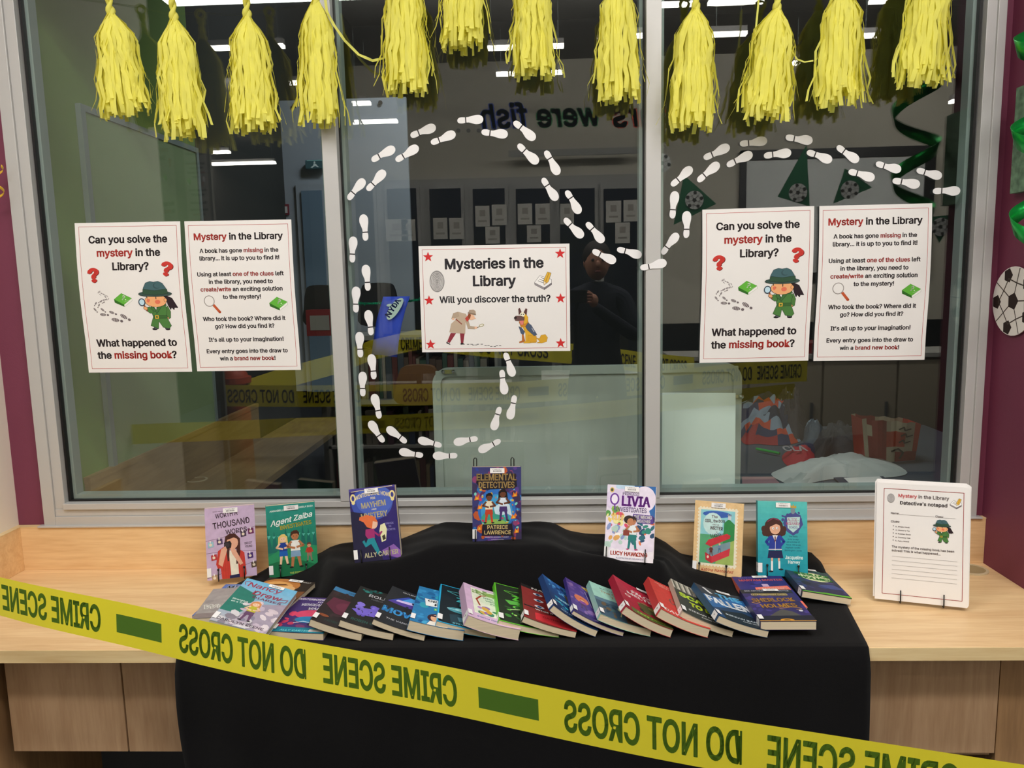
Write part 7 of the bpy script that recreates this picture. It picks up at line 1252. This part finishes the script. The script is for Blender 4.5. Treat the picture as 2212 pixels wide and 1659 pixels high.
cb_ = empty('clipboard', tq(1850, 1045), 'grey clipboard with a white sheet and blue pen line on the table', 'clipboard')
m = MB(); c = [tq(1800, 1035), tq(1905, 1030), tq(1940, 1060), tq(1835, 1066)]; m.add([p+Vector((0, 0, .001)) for p in c]+[p+Vector((0, 0, .006)) for p in c], [(0, 3, 2, 1), (4, 5, 6, 7), (0, 1, 5, 4), (1, 2, 6, 5), (2, 3, 7, 6), (3, 0, 4, 7)]); m.build('backing_board', mat('dark_board', '#3a3f52', rough=.5), cb_)
m = MB(); c = [tq(1822, 1036), tq(1900, 1033), tq(1930, 1058), tq(1850, 1062)]; m.add([p+Vector((0, 0, .0065)) for p in c], [(3, 2, 1, 0)]); m.build('paper_sheet', PAPER, cb_)
# red and white carrier bag
BG = mat('carrier_bag_paper', attr=True, rough=.55)
y0 = .62; A = P(1862, 905, 1, y0); B = P(1990, 915, 1, y0+.05); C_ = P(1975, 1022, 1, y0+.05); D_ = P(1870, 985, 1, y0)
m = MB(); d = Vector((0, .10, 0)); nseg = 12
top = [A.lerp(B, i/nseg)+Vector((0, .006*sin(i*1.3), .003*sin(i*2.))) for i in range(nseg+1)]; botm = [Vector((D_.lerp(C_, i/nseg).x, D_.lerp(C_, i/nseg).y, TZ+.001)) for i in range(nseg+1)]
for off, sgn in ((Vector((0, 0, 0)), 1), (d, -1)):
    for i in range(nseg):
        for j in range(8):
            q = [top[i+a_].lerp(botm[i+a_], (j+b_)/8)+off for a_, b_ in ((0, 0), (1, 0), (1, 1), (0, 1))]
            u = (i+.5)/nseg; v_ = (j+.5)/8; col = '#8f1c18' if u < .42 and u > .10+.05*sin(v_*6) else '#c9c0a4'
            if .42 < u < .72 and .22 < v_ < .6 and (v_-.2) > (u-.6)*.8: col = '#b8361c'
            if u > .94: col = '#b8301c'
            if u > .6 and v_ > .74: col = '#8f1c18'
            m.add(q, [(0, 3, 2, 1) if sgn > 0 else (0, 1, 2, 3)], lin(col))
for i in (0, nseg): m.add([top[i], botm[i], botm[i]+d, top[i]+d], [(0, 1, 2, 3)], lin('#b8301c'))
bag = tag(m.build('carrier_bag', BG), 'red and cream carrier bag standing at the right end of the slate table', 'bag')
p = Pr(100, 100)
for i, (x, y) in enumerate(((70, 18), (74, 34), (71, 50))): p.line([(x-8, y), (x, y-6), (x+2, y+2), (x+12, y-3)], 3, '#2a2220')
p.line([(50, 72), (62, 66), (72, 76), (66, 90)], 4, '#2a2220')
p.build('printed_marks', lambda x, y, o: (lambda u, v_: (A.lerp(B, u)).lerp(Vector((D_.lerp(C_, u).x, D_.lerp(C_, u).y, TZ)), v_)+Vector((0, -.008-o, 0)))(x/100, y/100), INK, bag)
# blue pennant on a green tinsel cord
y = .10
TIN = mat('green_tinsel', '#1fae7c', rough=.3, metal=.7, bump=1., bscale=300, var=.6, vscale=200)
pts = [P(px, py, 1, y) for px, py in ((757, 640), (775, 655), (800, 656), (840, 654), (880, 651), (912, 646), (1000, 640), (1130, 642), (1230, 648))]
rg = random.Random(2); m = MB(); m.tube(pts, .0035, 6)
for i in range(260):
    t = rg.random()*(len(pts)-1.001); k = int(t); q = pts[k].lerp(pts[k+1], t-k); d = Vector((rg.uniform(-1, 1), rg.uniform(-1, 1), rg.uniform(-1, 1))).normalized()*.008
    m.add([q, q+d, q+d*.8+Vector((.0015, 0, .001))], [(0, 1, 2)])
o = m.build('tinsel_cord', TIN); tag(o, 'green tinsel cord behind the middle pane', 'tinsel')
BL = mat('blue_pennant_cloth', '#3350d0', rough=.45, var=.15, vscale=14)
edge_l = [(828, 641), (822, 660), (813, 690), (808, 725), (803, 765)]; edge_r = [(885, 640), (876, 668), (868, 700), (862, 735), (858, 772)]
m = MB(); vs = []; fs = []; yy = .085
for j, (l, r_) in enumerate(zip(edge_l, edge_r)):
    a_, b_ = P(*l, 1, yy), P(*r_, 1, yy)
    for i in range(7): q = a_.lerp(b_, i/6); q.y += .004*sin(i*1.4+j); vs.append(q)
for j in range(4):
    for i in range(6): k = j*7+i; fs.append((k, k+7, k+8, k+1))
m.add(vs, fs); pen = m.build('pennant', BL, smooth=True); so = pen.modifiers.new('t', 'SOLIDIFY'); so.thickness = .001; tag(pen, 'glossy blue pennant with a pale oval logo hanging from the tinsel cord', 'pennant')
p = Pr(100, 200); p.ell(58, 50, 20, 46, '#cfe6dc', rot=.35, n=30); p.ell(34, 42, 12, 7, '#cfe6dc', rot=-.3); p.text('NYDA', 60, 52, 74, '#1c2a78', cap=22, rot=-1.22, bold=.04)
def pf(x, y_, o):
    v_ = y_/200*4*.999; j = int(v_); f_ = v_-j; l = P(*edge_l[j], 1, yy-.006-o).lerp(P(*edge_l[j+1], 1, yy-.006-o), f_); r_ = P(*edge_r[j], 1, yy-.006-o).lerp(P(*edge_r[j+1], 1, yy-.006-o), f_); return l.lerp(r_, x/100)
p.build('printed_logo', pf, INK, pen)
# grey blue door and panel seen deep in the room
BP = mat('blue_grey_partition', '#a3a9b0', rough=.8); BD = mat('blue_grey_door', '#6f8598', rough=.6)
def quad_box(name, px0, py0, px1, py1, y, m, label=None, cat=None, th=.03, parent=None, zmin=None):
    a = P(px0, py0, 1, y); b = P(px1, py1, 1, y); z0 = b.z if zmin is None else zmin
    o = MB().box((a.x, y, z0), (b.x, y+th, a.z)).build(name, m, parent)
    return tag(o, label, cat) if label else o
dp = empty('partition_panel', (P(740, 640, 1, 2.3).x, 2.3, 0), 'pale blue grey partition with a door seen through the left and middle panes', 'partition')
quad_box('wall_panel', 592, 218, 893, 640, 2.3, BP, parent=dp, zmin=0.95)
quad_box('door_frame', 638, 397, 712, 640, 2.28, BP, parent=dp, zmin=0.95, th=.018); quad_box('door_leaf', 650, 412, 706, 640, 2.265, BD, parent=dp, zmin=0.95, th=.013)
for x, y_ in ((637, 228), (594, 325), (822, 222)):
    c = P(x, y_, 1, 2.29); MB().tube([c, c+Vector((0, -.008, 0))], .012, 10).build('screw_cap', RUB, dp)
LW = Vector
fs_ = empty('fire_sign', P(618, 453, 1, 2.29), 'small red fire extinguisher sign on the partition', 'sign')
quad_box('sign_plate', 611, 441, 625, 464, 2.29, mat('muted_red_sign', '#8a3a44', rough=.5), parent=fs_, th=.005); quad_box('sign_symbol', 615, 446, 621, 460, 2.286, mat('sign_white', '#d8d4d0', rough=.5), parent=fs_, th=.003)
ex = empty('exit_sign', P(680, 355, 1, 2.27), 'pale green running man exit sign on the partition', 'sign')
quad_box('sign_box', 659, 346, 700, 364, 2.25, mat('exit_sign_grey', '#6f8f98', rough=.4), parent=ex, th=.03)
a = P(659, 346, 1, 2.248); b = P(700, 364, 1, 2.248); p = Pr(40, 18); p.rect(1, 1, 39, 17, '#4a6a70'); p.ell(20, 5, 2, 2, '#e8f4f0'); p.poly([(18, 7), (23, 8), (26, 12), (30, 15), (26, 15), (21, 12), (15, 16), (11, 15), (17, 11)], '#e8f4f0'); p.line([(4, 1), (37, 1)], 1.4, '#9fd8d0')
p.build('running_man', lambda x, y_, o: Vector((a.x+(b.x-a.x)*x/40, 2.248-o, a.z+(b.z-a.z)*y_/18)), INK, ex)
# dark chairs and red box in the inner room
CHB = mat('dark_chair_plastic', '#1c1a1c', rough=.5); CHO = mat('tan_chair_back', '#6a4522', rough=.6)
def chair_back(px0, py0, px1, py1, y, m, label):
    a = P(px0, py0, 1, y); b = P(px1, py1, 1, y); cx = (a.x+b.x)/2; w = b.x-a.x; e = empty('office_chair', (cx, y+.25, 0), label, 'chair')
    prof = catmull([(-w/2, b.z), (-w/2*1.02, (a.z+b.z)/2), (-w/2*.9, a.z-.03), (-w*.3, a.z), (w*.3, a.z), (w/2*.9, a.z-.03), (w/2*1.02, (a.z+b.z)/2), (w/2, b.z)], 4)
    me_ = slab('backrest', [[(cx+x, z) for x, z in prof]], y, y+.04, m); link('backrest', me_, None, e)
    MB().box((cx-w/2, y+.06, .44), (cx+w/2, y+.5, .50)).build('seat', m, e, bevel=.015)
    MB().tube([(cx, y+.26, .44), (cx, y+.26, .08)], .025, 8).build('column', CHB, e)
    m2 = MB()
    for k in range(5): t = 2*pi*k/5; m2.tube([(cx, y+.26, .10), (cx+.26*cos(t), y+.26+.26*sin(t), .04)], .016, 6).ball((cx+.26*cos(t), y+.26+.26*sin(t), .025), .024, 8, 6)
    m2.build('star_base', CHB, e)
chair_back(655, 618, 727, 700, 1.2, CHB, 'dark rounded chair back behind the left pane beside the mullion')
chair_back(775, 613, 858, 700, 1.6, CHB, 'dark rounded chair back behind the blue pennant')
chair_back(855, 792, 950, 870, .42, CHO, 'tan chair back left of the whiteboard')
MB_ = quad_box('storage_box', 660, 670, 722, 725, 1.1, mat('red_plastic_box', '#7a1c22', rough=.5), 'red storage box with a grey label behind the left pane', 'box', th=.08)
quad_box('box_label', 669, 682, 712, 713, 1.096, mat('grey_label', '#8a8684', rough=.7), parent=MB_, th=.003)
sh = empty('low_bookcase', (P(700, 800, 1, 1.35).x, 1.45, 0), 'low bookcase full of dark spines behind the left pane', 'bookcase')
a = P(650, 728, 1, 1.1); SHW = mat('grey_shelf_board', '#8b8a86', rough=.6); SHD = mat('dark_case', '#2a2826', rough=.8)
for zz in (a.z-.02, a.z-.30, .06): MB().box((-.86, 1.1, zz), (-.20, 1.4, zz+.02)).build('shelf', SHW, sh)
MB().box((-.86, 1.4, .04), (-.20, 1.42, a.z)).build('back_panel', SHD, sh)
for x in (-.87, -.20): MB().box((x, 1.1, .04), (x+.012, 1.42, a.z)).build('side_panel', SHW, sh)
rg = random.Random(9)
for lv in (a.z-.28, .08):
    x = -.85; k = 0
    while x < -.24:
        w = rg.uniform(.014, .03); hgt = rg.uniform(.16, .22); c = rg.choice(['#4a3a34', '#3a4450', '#6a6258', '#5a2a2a', '#2f4a40', '#7a7468'])
        tag(MB().box((x, 1.13, lv+.0005), (x+w-.002, 1.27, lv+hgt), lin(c)).build('shelved_book', SPINEC), '%s book, %s from left, %s shelf of the bookcase behind glass' % (CNAME[c], count(('a', lv)), 'upper' if lv > .2 else 'lower'), 'book', 'books in the low bookcase behind the left pane'); x += w

# ================================================================ THE LIBRARY BEHIND THE CAMERA (seen as reflections)
LED = mat('led_tube', '#fff8ee', rough=.5, emit=26.); LH = mat('lamp_housing', '#8a8884', rough=.5)
LAMPS = [((440, 103), (613, 101)), ((1050, 104), (1218, 99)), ((1072, 160), (1215, 156)), ((606, 179), (655, 179)), ((755, 223), (800, 223)), ((760, 263), (858, 262)), ((455, 328), (495, 328)), ((457, 352), (594, 352)), ((1405, 11), (1500, 8)), ((1530, 6), (1650, 3)), ((1290, 80), (1425, 76)), ((1535, 75), (1613, 72)), ((1712, 137), (1734, 135)), ((1858, 78), (1926, 75)), ((2054, 220), (2092, 217)), ((357, 0), (545, -2)), ((1880, 3), (1960, 0)), ((1520, 20), (1530, 20))]
LW_ = ['between the second and fourth tassels', 'between the highest tassel and the right mullion', 'lower one below the highest lamps mid pane', 'short one beside the fourth tassel', 'short one just right of the left mullion', 'above the left start of the footprint arc', 'shortest one low behind the left pane', 'lowest long one above the left posters', 'at the top edge right of the right mullion', 'at the top edge over the spreading tassel', 'behind the tassel left of the right mullion', 'behind the tassel right of the right mullion', 'tiny one beside the spreading tassel', 'between the two right-hand tassels', 'by the right jamb', 'at the very top over the left tassels', 'at the very top right']
for i, (pa, pb_) in enumerate(LAMPS[:-1]):
    zc = 3.25
    d = ray(*pa); t = (zc-CAMLOC.z)/d.z; Y = (CAMLOC+d*t).y
    lim = 12.5 if pa[0] < 620 else 4.9
    if Y > lim: Y = lim-.3*(i % 3)
    A = RF(*pa, Y); B = RF(*pb_, Y); B.z = A.z = (A.z+B.z)/2
    if A.z > 3.5: A.z = B.z = 3.45
    e = empty('linear_pendant_lamp', (A+B)/2, 'slim ceiling lamp reflected %s' % LW_[i], 'lamp', 'linear lamps reflected in the window')
    x0, x1 = min(A.x, B.x), max(A.x, B.x); hh = .028*(Y+2.2)/6
    MB().box((x0, A.y-.0045*(Y+2.2), A.z-.0018*(Y+2.2)), (x1, A.y+.0045*(Y+2.2), A.z+.012), None).build('diffuser', LED, e)
    MB().box((x0, A.y-.025, A.z+.012), (x1, A.y+.025, A.z+.05)).build('housing', LH, e)
    for x in (x0+.04, x1-.04): MB().tube([(x, A.y, A.z+.05), (x, A.y, 3.599)], .0015, 4).build('suspension_wire', ALUIN, e)
# wall lettering
YW = 5.298
def wl(txt, px0, px1, py, cap_px, col):
    a = RF(px0, py, YW); b = RF(px1, py, YW); w = abs(b.x-a.x)*1000; hp = (RF(px0, py-cap_px, YW).z-a.z)*1000
    p = Pr(w*1.2, hp*3); p.text(txt, w*.6, hp*2, w, col, cap=hp, bold=.045, mirror=True, shear=.15)
    o = p.build('wall_lettering', lambda x, y, of: Vector(((a.x+b.x)/2+(x-w*.6)/1000, -YW+.004+of, a.z-(y-hp*2)/1000)), INK, None)
    return tag(o, '%s on the library wall, mirrored in the glass' % {'fish': 'blue painted word fish', 'were': 'green painted word were', 'stars': 'red painted word stars'}[txt], 'lettering', 'words on the library wall')
wl('fish', 1040, 1138, 277, 52, '#2f49a0'); wl('were', 1160, 1294, 274, 50, '#28683c'); wl('stars', 1322, 1472, 274, 50, '#d0503c')
for k in range(3):
    c = RF(990+k*22, 282, YW); tag(MB().tube([c, c+Vector((0, .004, 0))], .02, 12).build('lettering_dot', RUB), '%s painted dot after the word fish' % ('nearest', 'middle', 'last')[2-k], 'lettering', 'dots on the library wall')
# glazed cabinets with certificates
CABF = mat('cabinet_grey_frame', '#6f6e6a', rough=.6); CABG = mat('cabinet_dark_glass', '#12161e', rough=.12)
def rbox(name, px0, py0, px1, py1, Y, m, parent=None, th=.03, z0=None):
    a = RF(px0, py0, Y); b = RF(px1, py1, Y); return MB().box((a.x, -Y-th, b.z if z0 is None else z0), (b.x, -Y, a.z)).build(name, m, parent)
e = empty('glazed_cabinet_wall', (RF(1080, 600, 5.1).x, -5.25, 0), 'row of tall dark glazed cabinets along the library wall, seen reflected', 'cabinet')
rbox('carcass', 750, 392, 1386, 740, 5.1, CABF, e, th=.19, z0=.01)
xs = [757, 826, 918, 1012, 1105, 1200, 1295, 1385]
for k in range(7):
    rbox('door_frame', xs[k]+2, 396, xs[k+1]-2, 700, 5.07, CABF, e, z0=.12); rbox('door_glass', xs[k]+9, 408, xs[k+1]-9, 700, 5.045, CABG, e, th=.024, z0=.2)
rbox('cornice', 1098, 325, 1386, 331, 5.1, CABF, e, th=.02); 
CERT = mat('certificate_paper', '#a9a79f', rough=.8); CINK = mat('certificate_print', '#6a645c', rough=.8)
for (x, y, w, h) in [(832, 474, 50, 46), (866, 474, 32, 46), (935, 471, 32, 45), (970, 471, 32, 45), (1026, 445, 32, 44), (1062, 442, 33, 44), (1048, 490, 32, 36), (1118, 440, 32, 44), (1156, 440, 32, 44), (1138, 487, 31, 36), (1309, 434, 33, 46), (1347, 432, 31, 46), (1329, 481, 32, 44), (1210, 440, 30, 44)]:
    c = rbox('certificate', x, y, x+w, y+h, 5.04, CERT, th=.002); tag(c, '%s certificate from the left in hanging order on the dark cabinets' % count('cert'), 'certificate', 'certificates on the cabinet doors')
    rbox('printed_picture', x+w*.3, y+h*.2, x+w*.7, y+h*.5, 5.037, CINK, c, th=.001); rbox('printed_text', x+w*.2, y+h*.7, x+w*.8, y+h*.78, 5.037, CINK, c, th=.001)
# whiteboard and bunting reflected at the right
e = empty('wall_whiteboard', RF(1800, 420, 5.28), 'wide whiteboard with black frame on the library wall, seen reflected', 'whiteboard')
rbox('board_surface', 1610, 335, 2005, 600, 5.27, mat('board_grey_white', '#c4c6c2', rough=.5), e, th=.01)
for q in ((1600, 325, 2010, 335), (1600, 325, 1609, 600), (2002, 325, 2010, 600), (1600, 592, 2010, 600)): rbox('board_frame', *q, 5.255, RUB, e, th=.02)
PG = mat('green_bunting_felt', '#1d5a3a', rough=.8)
for i, (tri, ball) in enumerate([([(1478, 378), (1548, 440), (1455, 486)], (1500, 432)), ([(1743, 312), (1680, 425), (1750, 446)], (1724, 416)), ([(1826, 363), (1800, 440), (1885, 405)], (1836, 410)), ([(1400, 330), (1402, 372), (1445, 366)], (1430, 352)), ([(2070, 462), (2000, 470), (2030, 525)], (2032, 490))]):
    Y = 3.3; me_ = slab('soccer_pennant', [[(RF(*q, Y).x, RF(*q, Y).z) for q in tri]], -Y-.002, -Y, PG); o = link('soccer_pennant', me_)
    tag(o, 'green soccer bunting triangle reflected '+['over the left poster of the right pane', 'above the gap between the right posters', 'over the far right poster', 'beside the right mullion', 'low beside the right jamb'][i], 'bunting', 'soccer bunting reflected in the window')
    c = RF(*ball, Y); r_ = abs(RF(ball[0]+20, ball[1], Y).x-c.x); p = Pr(200, 200); soccer(p, 100, 100, 99, '#b9bab4', '#3a3a36', '#55554f', rot=.4+i)
    p.build('printed_ball', lambda x, y, of: Vector((c.x+(x-100)/100*r_, -Y+.003+of, c.z-(y-100)/100*r_)), INK, o, base=3e-4, step=3e-4)
# second barrier tape and orange bollard, reflected
def rtape(pxs, wpx, mirror, words, label, Yf):
    top = [RF(a, b, Yf(a)) for a, b in pxs]; m = MB(); vs = []; fs = []; W_ = wpx
    for q in top: vs += [q, q-Vector((0, 0, W_))]
    for i in range(len(top)-1): fs.append((2*i, 2*i+1, 2*i+3, 2*i+2))
    m.add(vs, fs); o = m.build('barrier_tape', mat('reflected_tape_yellow', '#fff23c', rough=.5, transl=.3)); tag(o, label, 'tape')
    for txt, a, b in words:
        ya = interp(pxs, a); yb = interp(pxs, b); A = RF(a, ya, Yf(a)); B = RF(b, yb, Yf(b)); w = (B-A).length*1000; p = Pr(w*1.05, W_*1000)
        if txt == '#': p.rect(0, W_*300, w, W_*700, '#2a2a18')
        else: p.text(txt, w*.525, W_*1000*.8, w, '#2a2a18', cap=W_*600, bold=.02, mirror=mirror)
        p.build('printed_lettering', lambda x, y, of: A.lerp(B, (x/1000)/(w/1000))+Vector((0, .003+of, -y/1000)), INK, o)
rtape([(484, 832), (640, 833), (790, 832), (936, 829), (1100, 826), (1376, 807), (1610, 783), (1745, 776)], .148, True, [('DO NOT CROSS', 486, 630), ('CRIME SCENE', 650, 775), ('#', 794, 845), ('DO NOT CROSS', 866, 990), ('CRIME SCENE', 1009, 1120), ('#', 1140, 1185), ('DO NOT CROSS', 1203, 1318), ('CRIME SCENE', 1330, 1434), ('#', 1455, 1497), ('DO NOT CROSS', 1515, 1622), ('CRIME SCENE', 1634, 1730)], 'second barrier tape strung across the library, seen reflected low in the glass', lambda a: 2.95)
rtape([(505, 830), (600, 798), (735, 762), (800, 735), (900, 712), (1050, 728), (1290, 747), (1392, 762), (1500, 772)], .15, False, [('CRIME SCENE', 862, 960), ('DO NOT CROSS', 1030, 1180), ('#', 1235, 1270), ('CRIME SCENE', 1287, 1371), ('DO NOT CROSS', 1400, 1482)], 'far run of the library barrier tape, seen reflected behind the nearer one', lambda a: 3.5 if a > 700 else 3.0+.5*(a-505)/200)
ORB = mat('orange_bollard_plastic', '#b8401c', rough=.5)
c = RF(505, 860, 3.02); e = empty('orange_bollard', (c.x, -3.06, 0), 'orange traffic bollard holding the library tape, seen reflected at the left', 'bollard')
ztop = RF(505, 795, 3.0).z
MB().tube([(c.x, -3.06, .04), (c.x, -3.06, ztop-.05), (c.x, -3.06, ztop-.03), (c.x, -3.06, ztop)], [.10, .085, .07, .04], 16).build('post', ORB, e, smooth=True); MB().box((c.x-.19, -3.25, 0), (c.x+.19, -2.87, .045)).build('base', RUB, e, bevel=.01); MB().tube([(c.x, -3.06, ztop-.11), (c.x, -3.06, ztop-.07)], [.11, .11], 16).build('collar', ORB, e)
# library shelving and desks, low in the reflection
DESK = mat('library_pale_desk', '#b4b2aa', rough=.6); MON = mat('monitor_black', '#15161a', rough=.3)
def desk(x, y, w, label, mon=1):
    e = empty('library_desk', (x, y, 0), label, 'desk'); MB().box((x-w/2, y-.35, .70), (x+w/2, y+.35, .735)).build('desk_top', DESK, e)
    for a in (-1, 1):
        for b in (-1, 1): MB().box((x+a*(w/2-.05)-.02, y+b*.3-.02, 0), (x+a*(w/2-.05)+.02, y+b*.3+.02, .70)).build('leg', CABF, e)
    for k in range(mon):
        mx = x+(k-(mon-1)/2)*.8; mo = empty('computer_monitor', (mx, y, .735), '%s black monitor on the pale library desks, seen reflected' % count('mon'), 'monitor', 'monitors in the library')
        MB().box((mx-.27, y-.02, .84), (mx+.27, y+.01, 1.17)).build('screen', MON, mo); MB().box((mx-.02, y-.03, .74), (mx+.02, y-.01, .86)).build('stem', MON, mo); MB().box((mx-.1, y-.1, .735), (mx+.1, y+.06, .745)).build('foot', MON, mo)
desk(.9, -4.6, 1.8, 'pale library desk right of the cabinets, seen reflected', 2); desk(2.9, -4.5, 1.6, 'pale library desk by the right library wall, seen reflected', 2); desk(-1.0, -4.0, 1.5, 'pale library desk in front of the glazed cabinets, seen reflected', 1)
def case(x0, x1, y, hz, label, n=60, seed=3, cols=('#6a2a2a', '#3a4a6a', '#8a8478', '#4a5a44', '#a08a60', '#5a3a4a', '#c8c0b0')):
    e = empty('library_bookcase', ((x0+x1)/2, y, 0), label, 'bookcase'); lv = [z for z in (.08, .45, .82) if z+.3 < hz+.05]
    for z in lv+[hz]: MB().box((x0, y-.3, z-.02), (x1, y, z)).build('shelf', DESK, e)
    for x in (x0, x1-.02): MB().box((x, y-.3, 0), (x+.02, y, hz)).build('side_panel', DESK, e)
    MB().box((x0, y-.3, 0), (x1, y-.28, hz)).build('back_panel', SHD, e); rg = random.Random(seed)
    for z in lv:
        x = x0+.04
        while x < x1-.06:
            w = rg.uniform(.02, .045)
            cc = rg.choice(cols)
            if rg.random() < .85: tag(MB().box((x, y-.2, z+.0005), (x+w-.003, y-.02, z+rg.uniform(.2, .29)), lin(cc)).build('library_book', SPINEC), '%s book, %s on the %s shelf of the %s library bookcase' % (CNAME[cc], count((seed, z)), {.08: 'bottom', .45: 'middle', .82: 'top'}[z], 'left' if seed == 4 else 'right'), 'book', 'books in the library bookcases')
            x += w
case(-1.5, -.2, -3.05, .82, 'low library bookcase behind the left tape, seen reflected', seed=4); cu_ = empty('library_cupboard', (2.1, -3.82, 0), 'low cream library cupboard reflected behind the right pane', 'cupboard'); CRM = mat('cream_cupboard', '#b5aa92', rough=.7)
MB().box((1.0, -4.05, 0), (3.2, -3.6, .95)).build('carcass', CRM, cu_); MB().box((.98, -4.07, .95), (3.22, -3.57, .98)).build('top_board', DESK, cu_)
for k in range(4): dd = MB().box((1.01+k*.55, -3.6, .08), (1.54+k*.55, -3.582, .93)).build('door', CRM, cu_); MB().box((1.46+k*.55, -3.582, .5), (1.48+k*.55, -3.57, .62)).build('handle', CABF, dd)
tag(MB().box((1.7, -3.95, .981), (2.3, -3.65, 1.06), lin('#8a1c20')).build('storage_tray', SPINEC), 'long red storage tray on the cream library cupboard, seen reflected', 'tray')
# ================================================================ PHOTOGRAPHER (only seen as a dim reflection)
def person():
    bx, by = .36, -2.78
    e = empty('person', (bx, by, 0), 'person in dark navy clothes holding up a phone, seen as a dark reflection', 'person')
    J = {}; V = []; E_ = []; Rr = []
    def n(name, x, y, z, rx, ry, par=None):
        J[name] = len(V); V.append((bx+x, by+y, z)); Rr.append((rx, ry))
        if par: E_.append((J[par], J[name]))
    n('pelvis', 0, 0, .98, .16, .12); n('belly', 0, .0, 1.12, .15, .11, 'pelvis'); n('chest', 0, .02, 1.34, .18, .12, 'belly'); n('neckb', 0, .03, 1.49, .09, .08, 'chest'); n('neck', 0, .04, 1.56, .055, .055, 'neckb')
    for s, nm in ((-1, 'l'), (1, 'r')):
        n('sh'+nm, s*.17, .03, 1.45, .07, .07, 'neckb'); n('el'+nm, s*.25, .12, 1.20, .052, .052, 'sh'+nm); n('wr'+nm, s*.12-.17, .42, 1.42, .033, .033, 'el'+nm)
        n('hip'+nm, s*.10, 0, .90, .105, .11, 'pelvis'); n('kn'+nm, s*.12, .01, .50, .072, .075, 'hip'+nm); n('an'+nm, s*.13, -.02, .09, .045, .05, 'kn'+nm); n('to'+nm, s*.15, .14, .04, .045, .035, 'an'+nm)
    me_ = bpy.data.meshes.new('body'); me_.from_pydata(V, E_, []); o = link('body', me_, mat('navy_clothes', '#14182a', rough=.85), e)
    sk = o.modifiers.new('skin', 'SKIN'); 
    if not me_.skin_vertices: me_.attributes.new('x', 'FLOAT', 'POINT')
    return e, o, me_, Rr, bx, by
def person2():
    e, o, me_, Rr, bx, by = person()
    for i, r_ in enumerate(Rr): me_.skin_vertices[0].data[i].radius = r_
    me_.skin_vertices[0].data[0].use_root = True
    sb_ = o.modifiers.new('sub', 'SUBSURF'); sb_.levels = 1; sb_.render_levels = 2
    SKN = mat('skin_tone', '#c08a70', rough=.6); HR = mat('dark_hair', '#2a1f1a', rough=.7)
    hx, hy, hz = bx, by+.07, 1.68
    hd = MB().ball((hx, hy, hz), .1, 20, 14, sc=(.78, .95, 1.15)).ball((hx, hy+.098, hz-.015), .017, 8, 6, sc=(.8, 1, 1.4)).ball((hx-.077, hy, hz-.01), .02, 8, 6, sc=(.4, .8, 1.3)).ball((hx+.077, hy, hz-.01), .02, 8, 6, sc=(.4, .8, 1.3)).build('head', SKN, e, smooth=True)
    MB().ball((hx, hy-.018, hz+.035), .104, 18, 12, sc=(.86, .95, .98)).build('hair', HR, hd, smooth=True)
    MB().ball((hx-.03, hy+.083, hz+.01), .011, 8, 6).ball((hx+.03, hy+.083, hz+.01), .011, 8, 6).build('eyes', RUB, hd, smooth=True); MB().ball((hx, hy+.088, hz-.06), .02, 10, 6, sc=(1.1, .4, .35)).build('mouth', mat('lip_tone', '#8a4a44', rough=.6), hd, smooth=True)
    for s in (-1, 1):
        w = Vector((bx+s*.12-.17, by+.42, 1.42)); h = MB(); h.ball(w+Vector((0, .04, .03)), .036, 10, 8, sc=(.8, .7, 1.1))
        for k in range(4): a = w+Vector((s*-.012+0, .05, .02+.017*k)); h.tube([a, a+Vector((-s*.02, .03, .003)), a+Vector((-s*.045, .024-.002*k, .004))], [.0085, .008, .0065], 6)
        a = w+Vector((0, .03, .055)); h.tube([a, a+Vector((-s*.018, -.004, .02)), a+Vector((-s*.03, .006, .03))], [.0095, .009, .007], 6)
        h.build('hand', SKN, e, smooth=True)
    ph = empty('mobile_phone', (bx-.17, by+.50, 1.45), 'dark mobile phone held up by the person', 'phone'); MB().box((bx-.25, by+.502, 1.44), (bx-.09, by+.510, 1.515)).build('phone_body', MON, ph, bevel=.004)
person2()
# display board with two of the same posters, seen reversed in the left pane
Yd = 2.45
e = empty('display_board', (RF(388, 400, Yd).x, -Yd-.02, 0), 'grey freestanding display board in the library, seen reflected in the left pane', 'board')
a = RF(312, 268, Yd); b = RF(462, 486, Yd)
MB().box((a.x, -Yd-.03, b.z), (b.x, -Yd-.004, a.z)).build('board_panel', mat('display_board_felt', '#77756c', rough=.9), e)
for x in (a.x+.03, b.x-.03): MB().box((x-.015, -Yd-.03, .03), (x+.015, -Yd-.004, b.z)).build('post', CABF, e); MB().box((x-.02, -Yd-.25, 0), (x+.02, -Yd+.2, .03)).build('foot', CABF, e)
for (x0, x1, art, lb) in ((318, 384, poster_solve, 'question poster on the display board, reversed in the left pane'), (391, 455, poster_mystery, 'text poster on the display board, reversed in the left pane')):
    A = RF(x0, 284, Yd); B = RF(x1, 478, Yd); o = tag(MB().box((A.x, -Yd-.0035, B.z), (B.x, -Yd-.001, A.z)).build('poster', mat('shaded_poster_paper', '#a8a69c', rough=.8)), lb, 'poster'); p = art()  # white paper greyed in its colour to stand in for shading on the board
    p.build('printed_design', lambda x, y, of: Vector((B.x+(A.x-B.x)*x/p.w, -Yd-.0008+of, A.z+(B.z-A.z)*y/p.h)), INK, o)
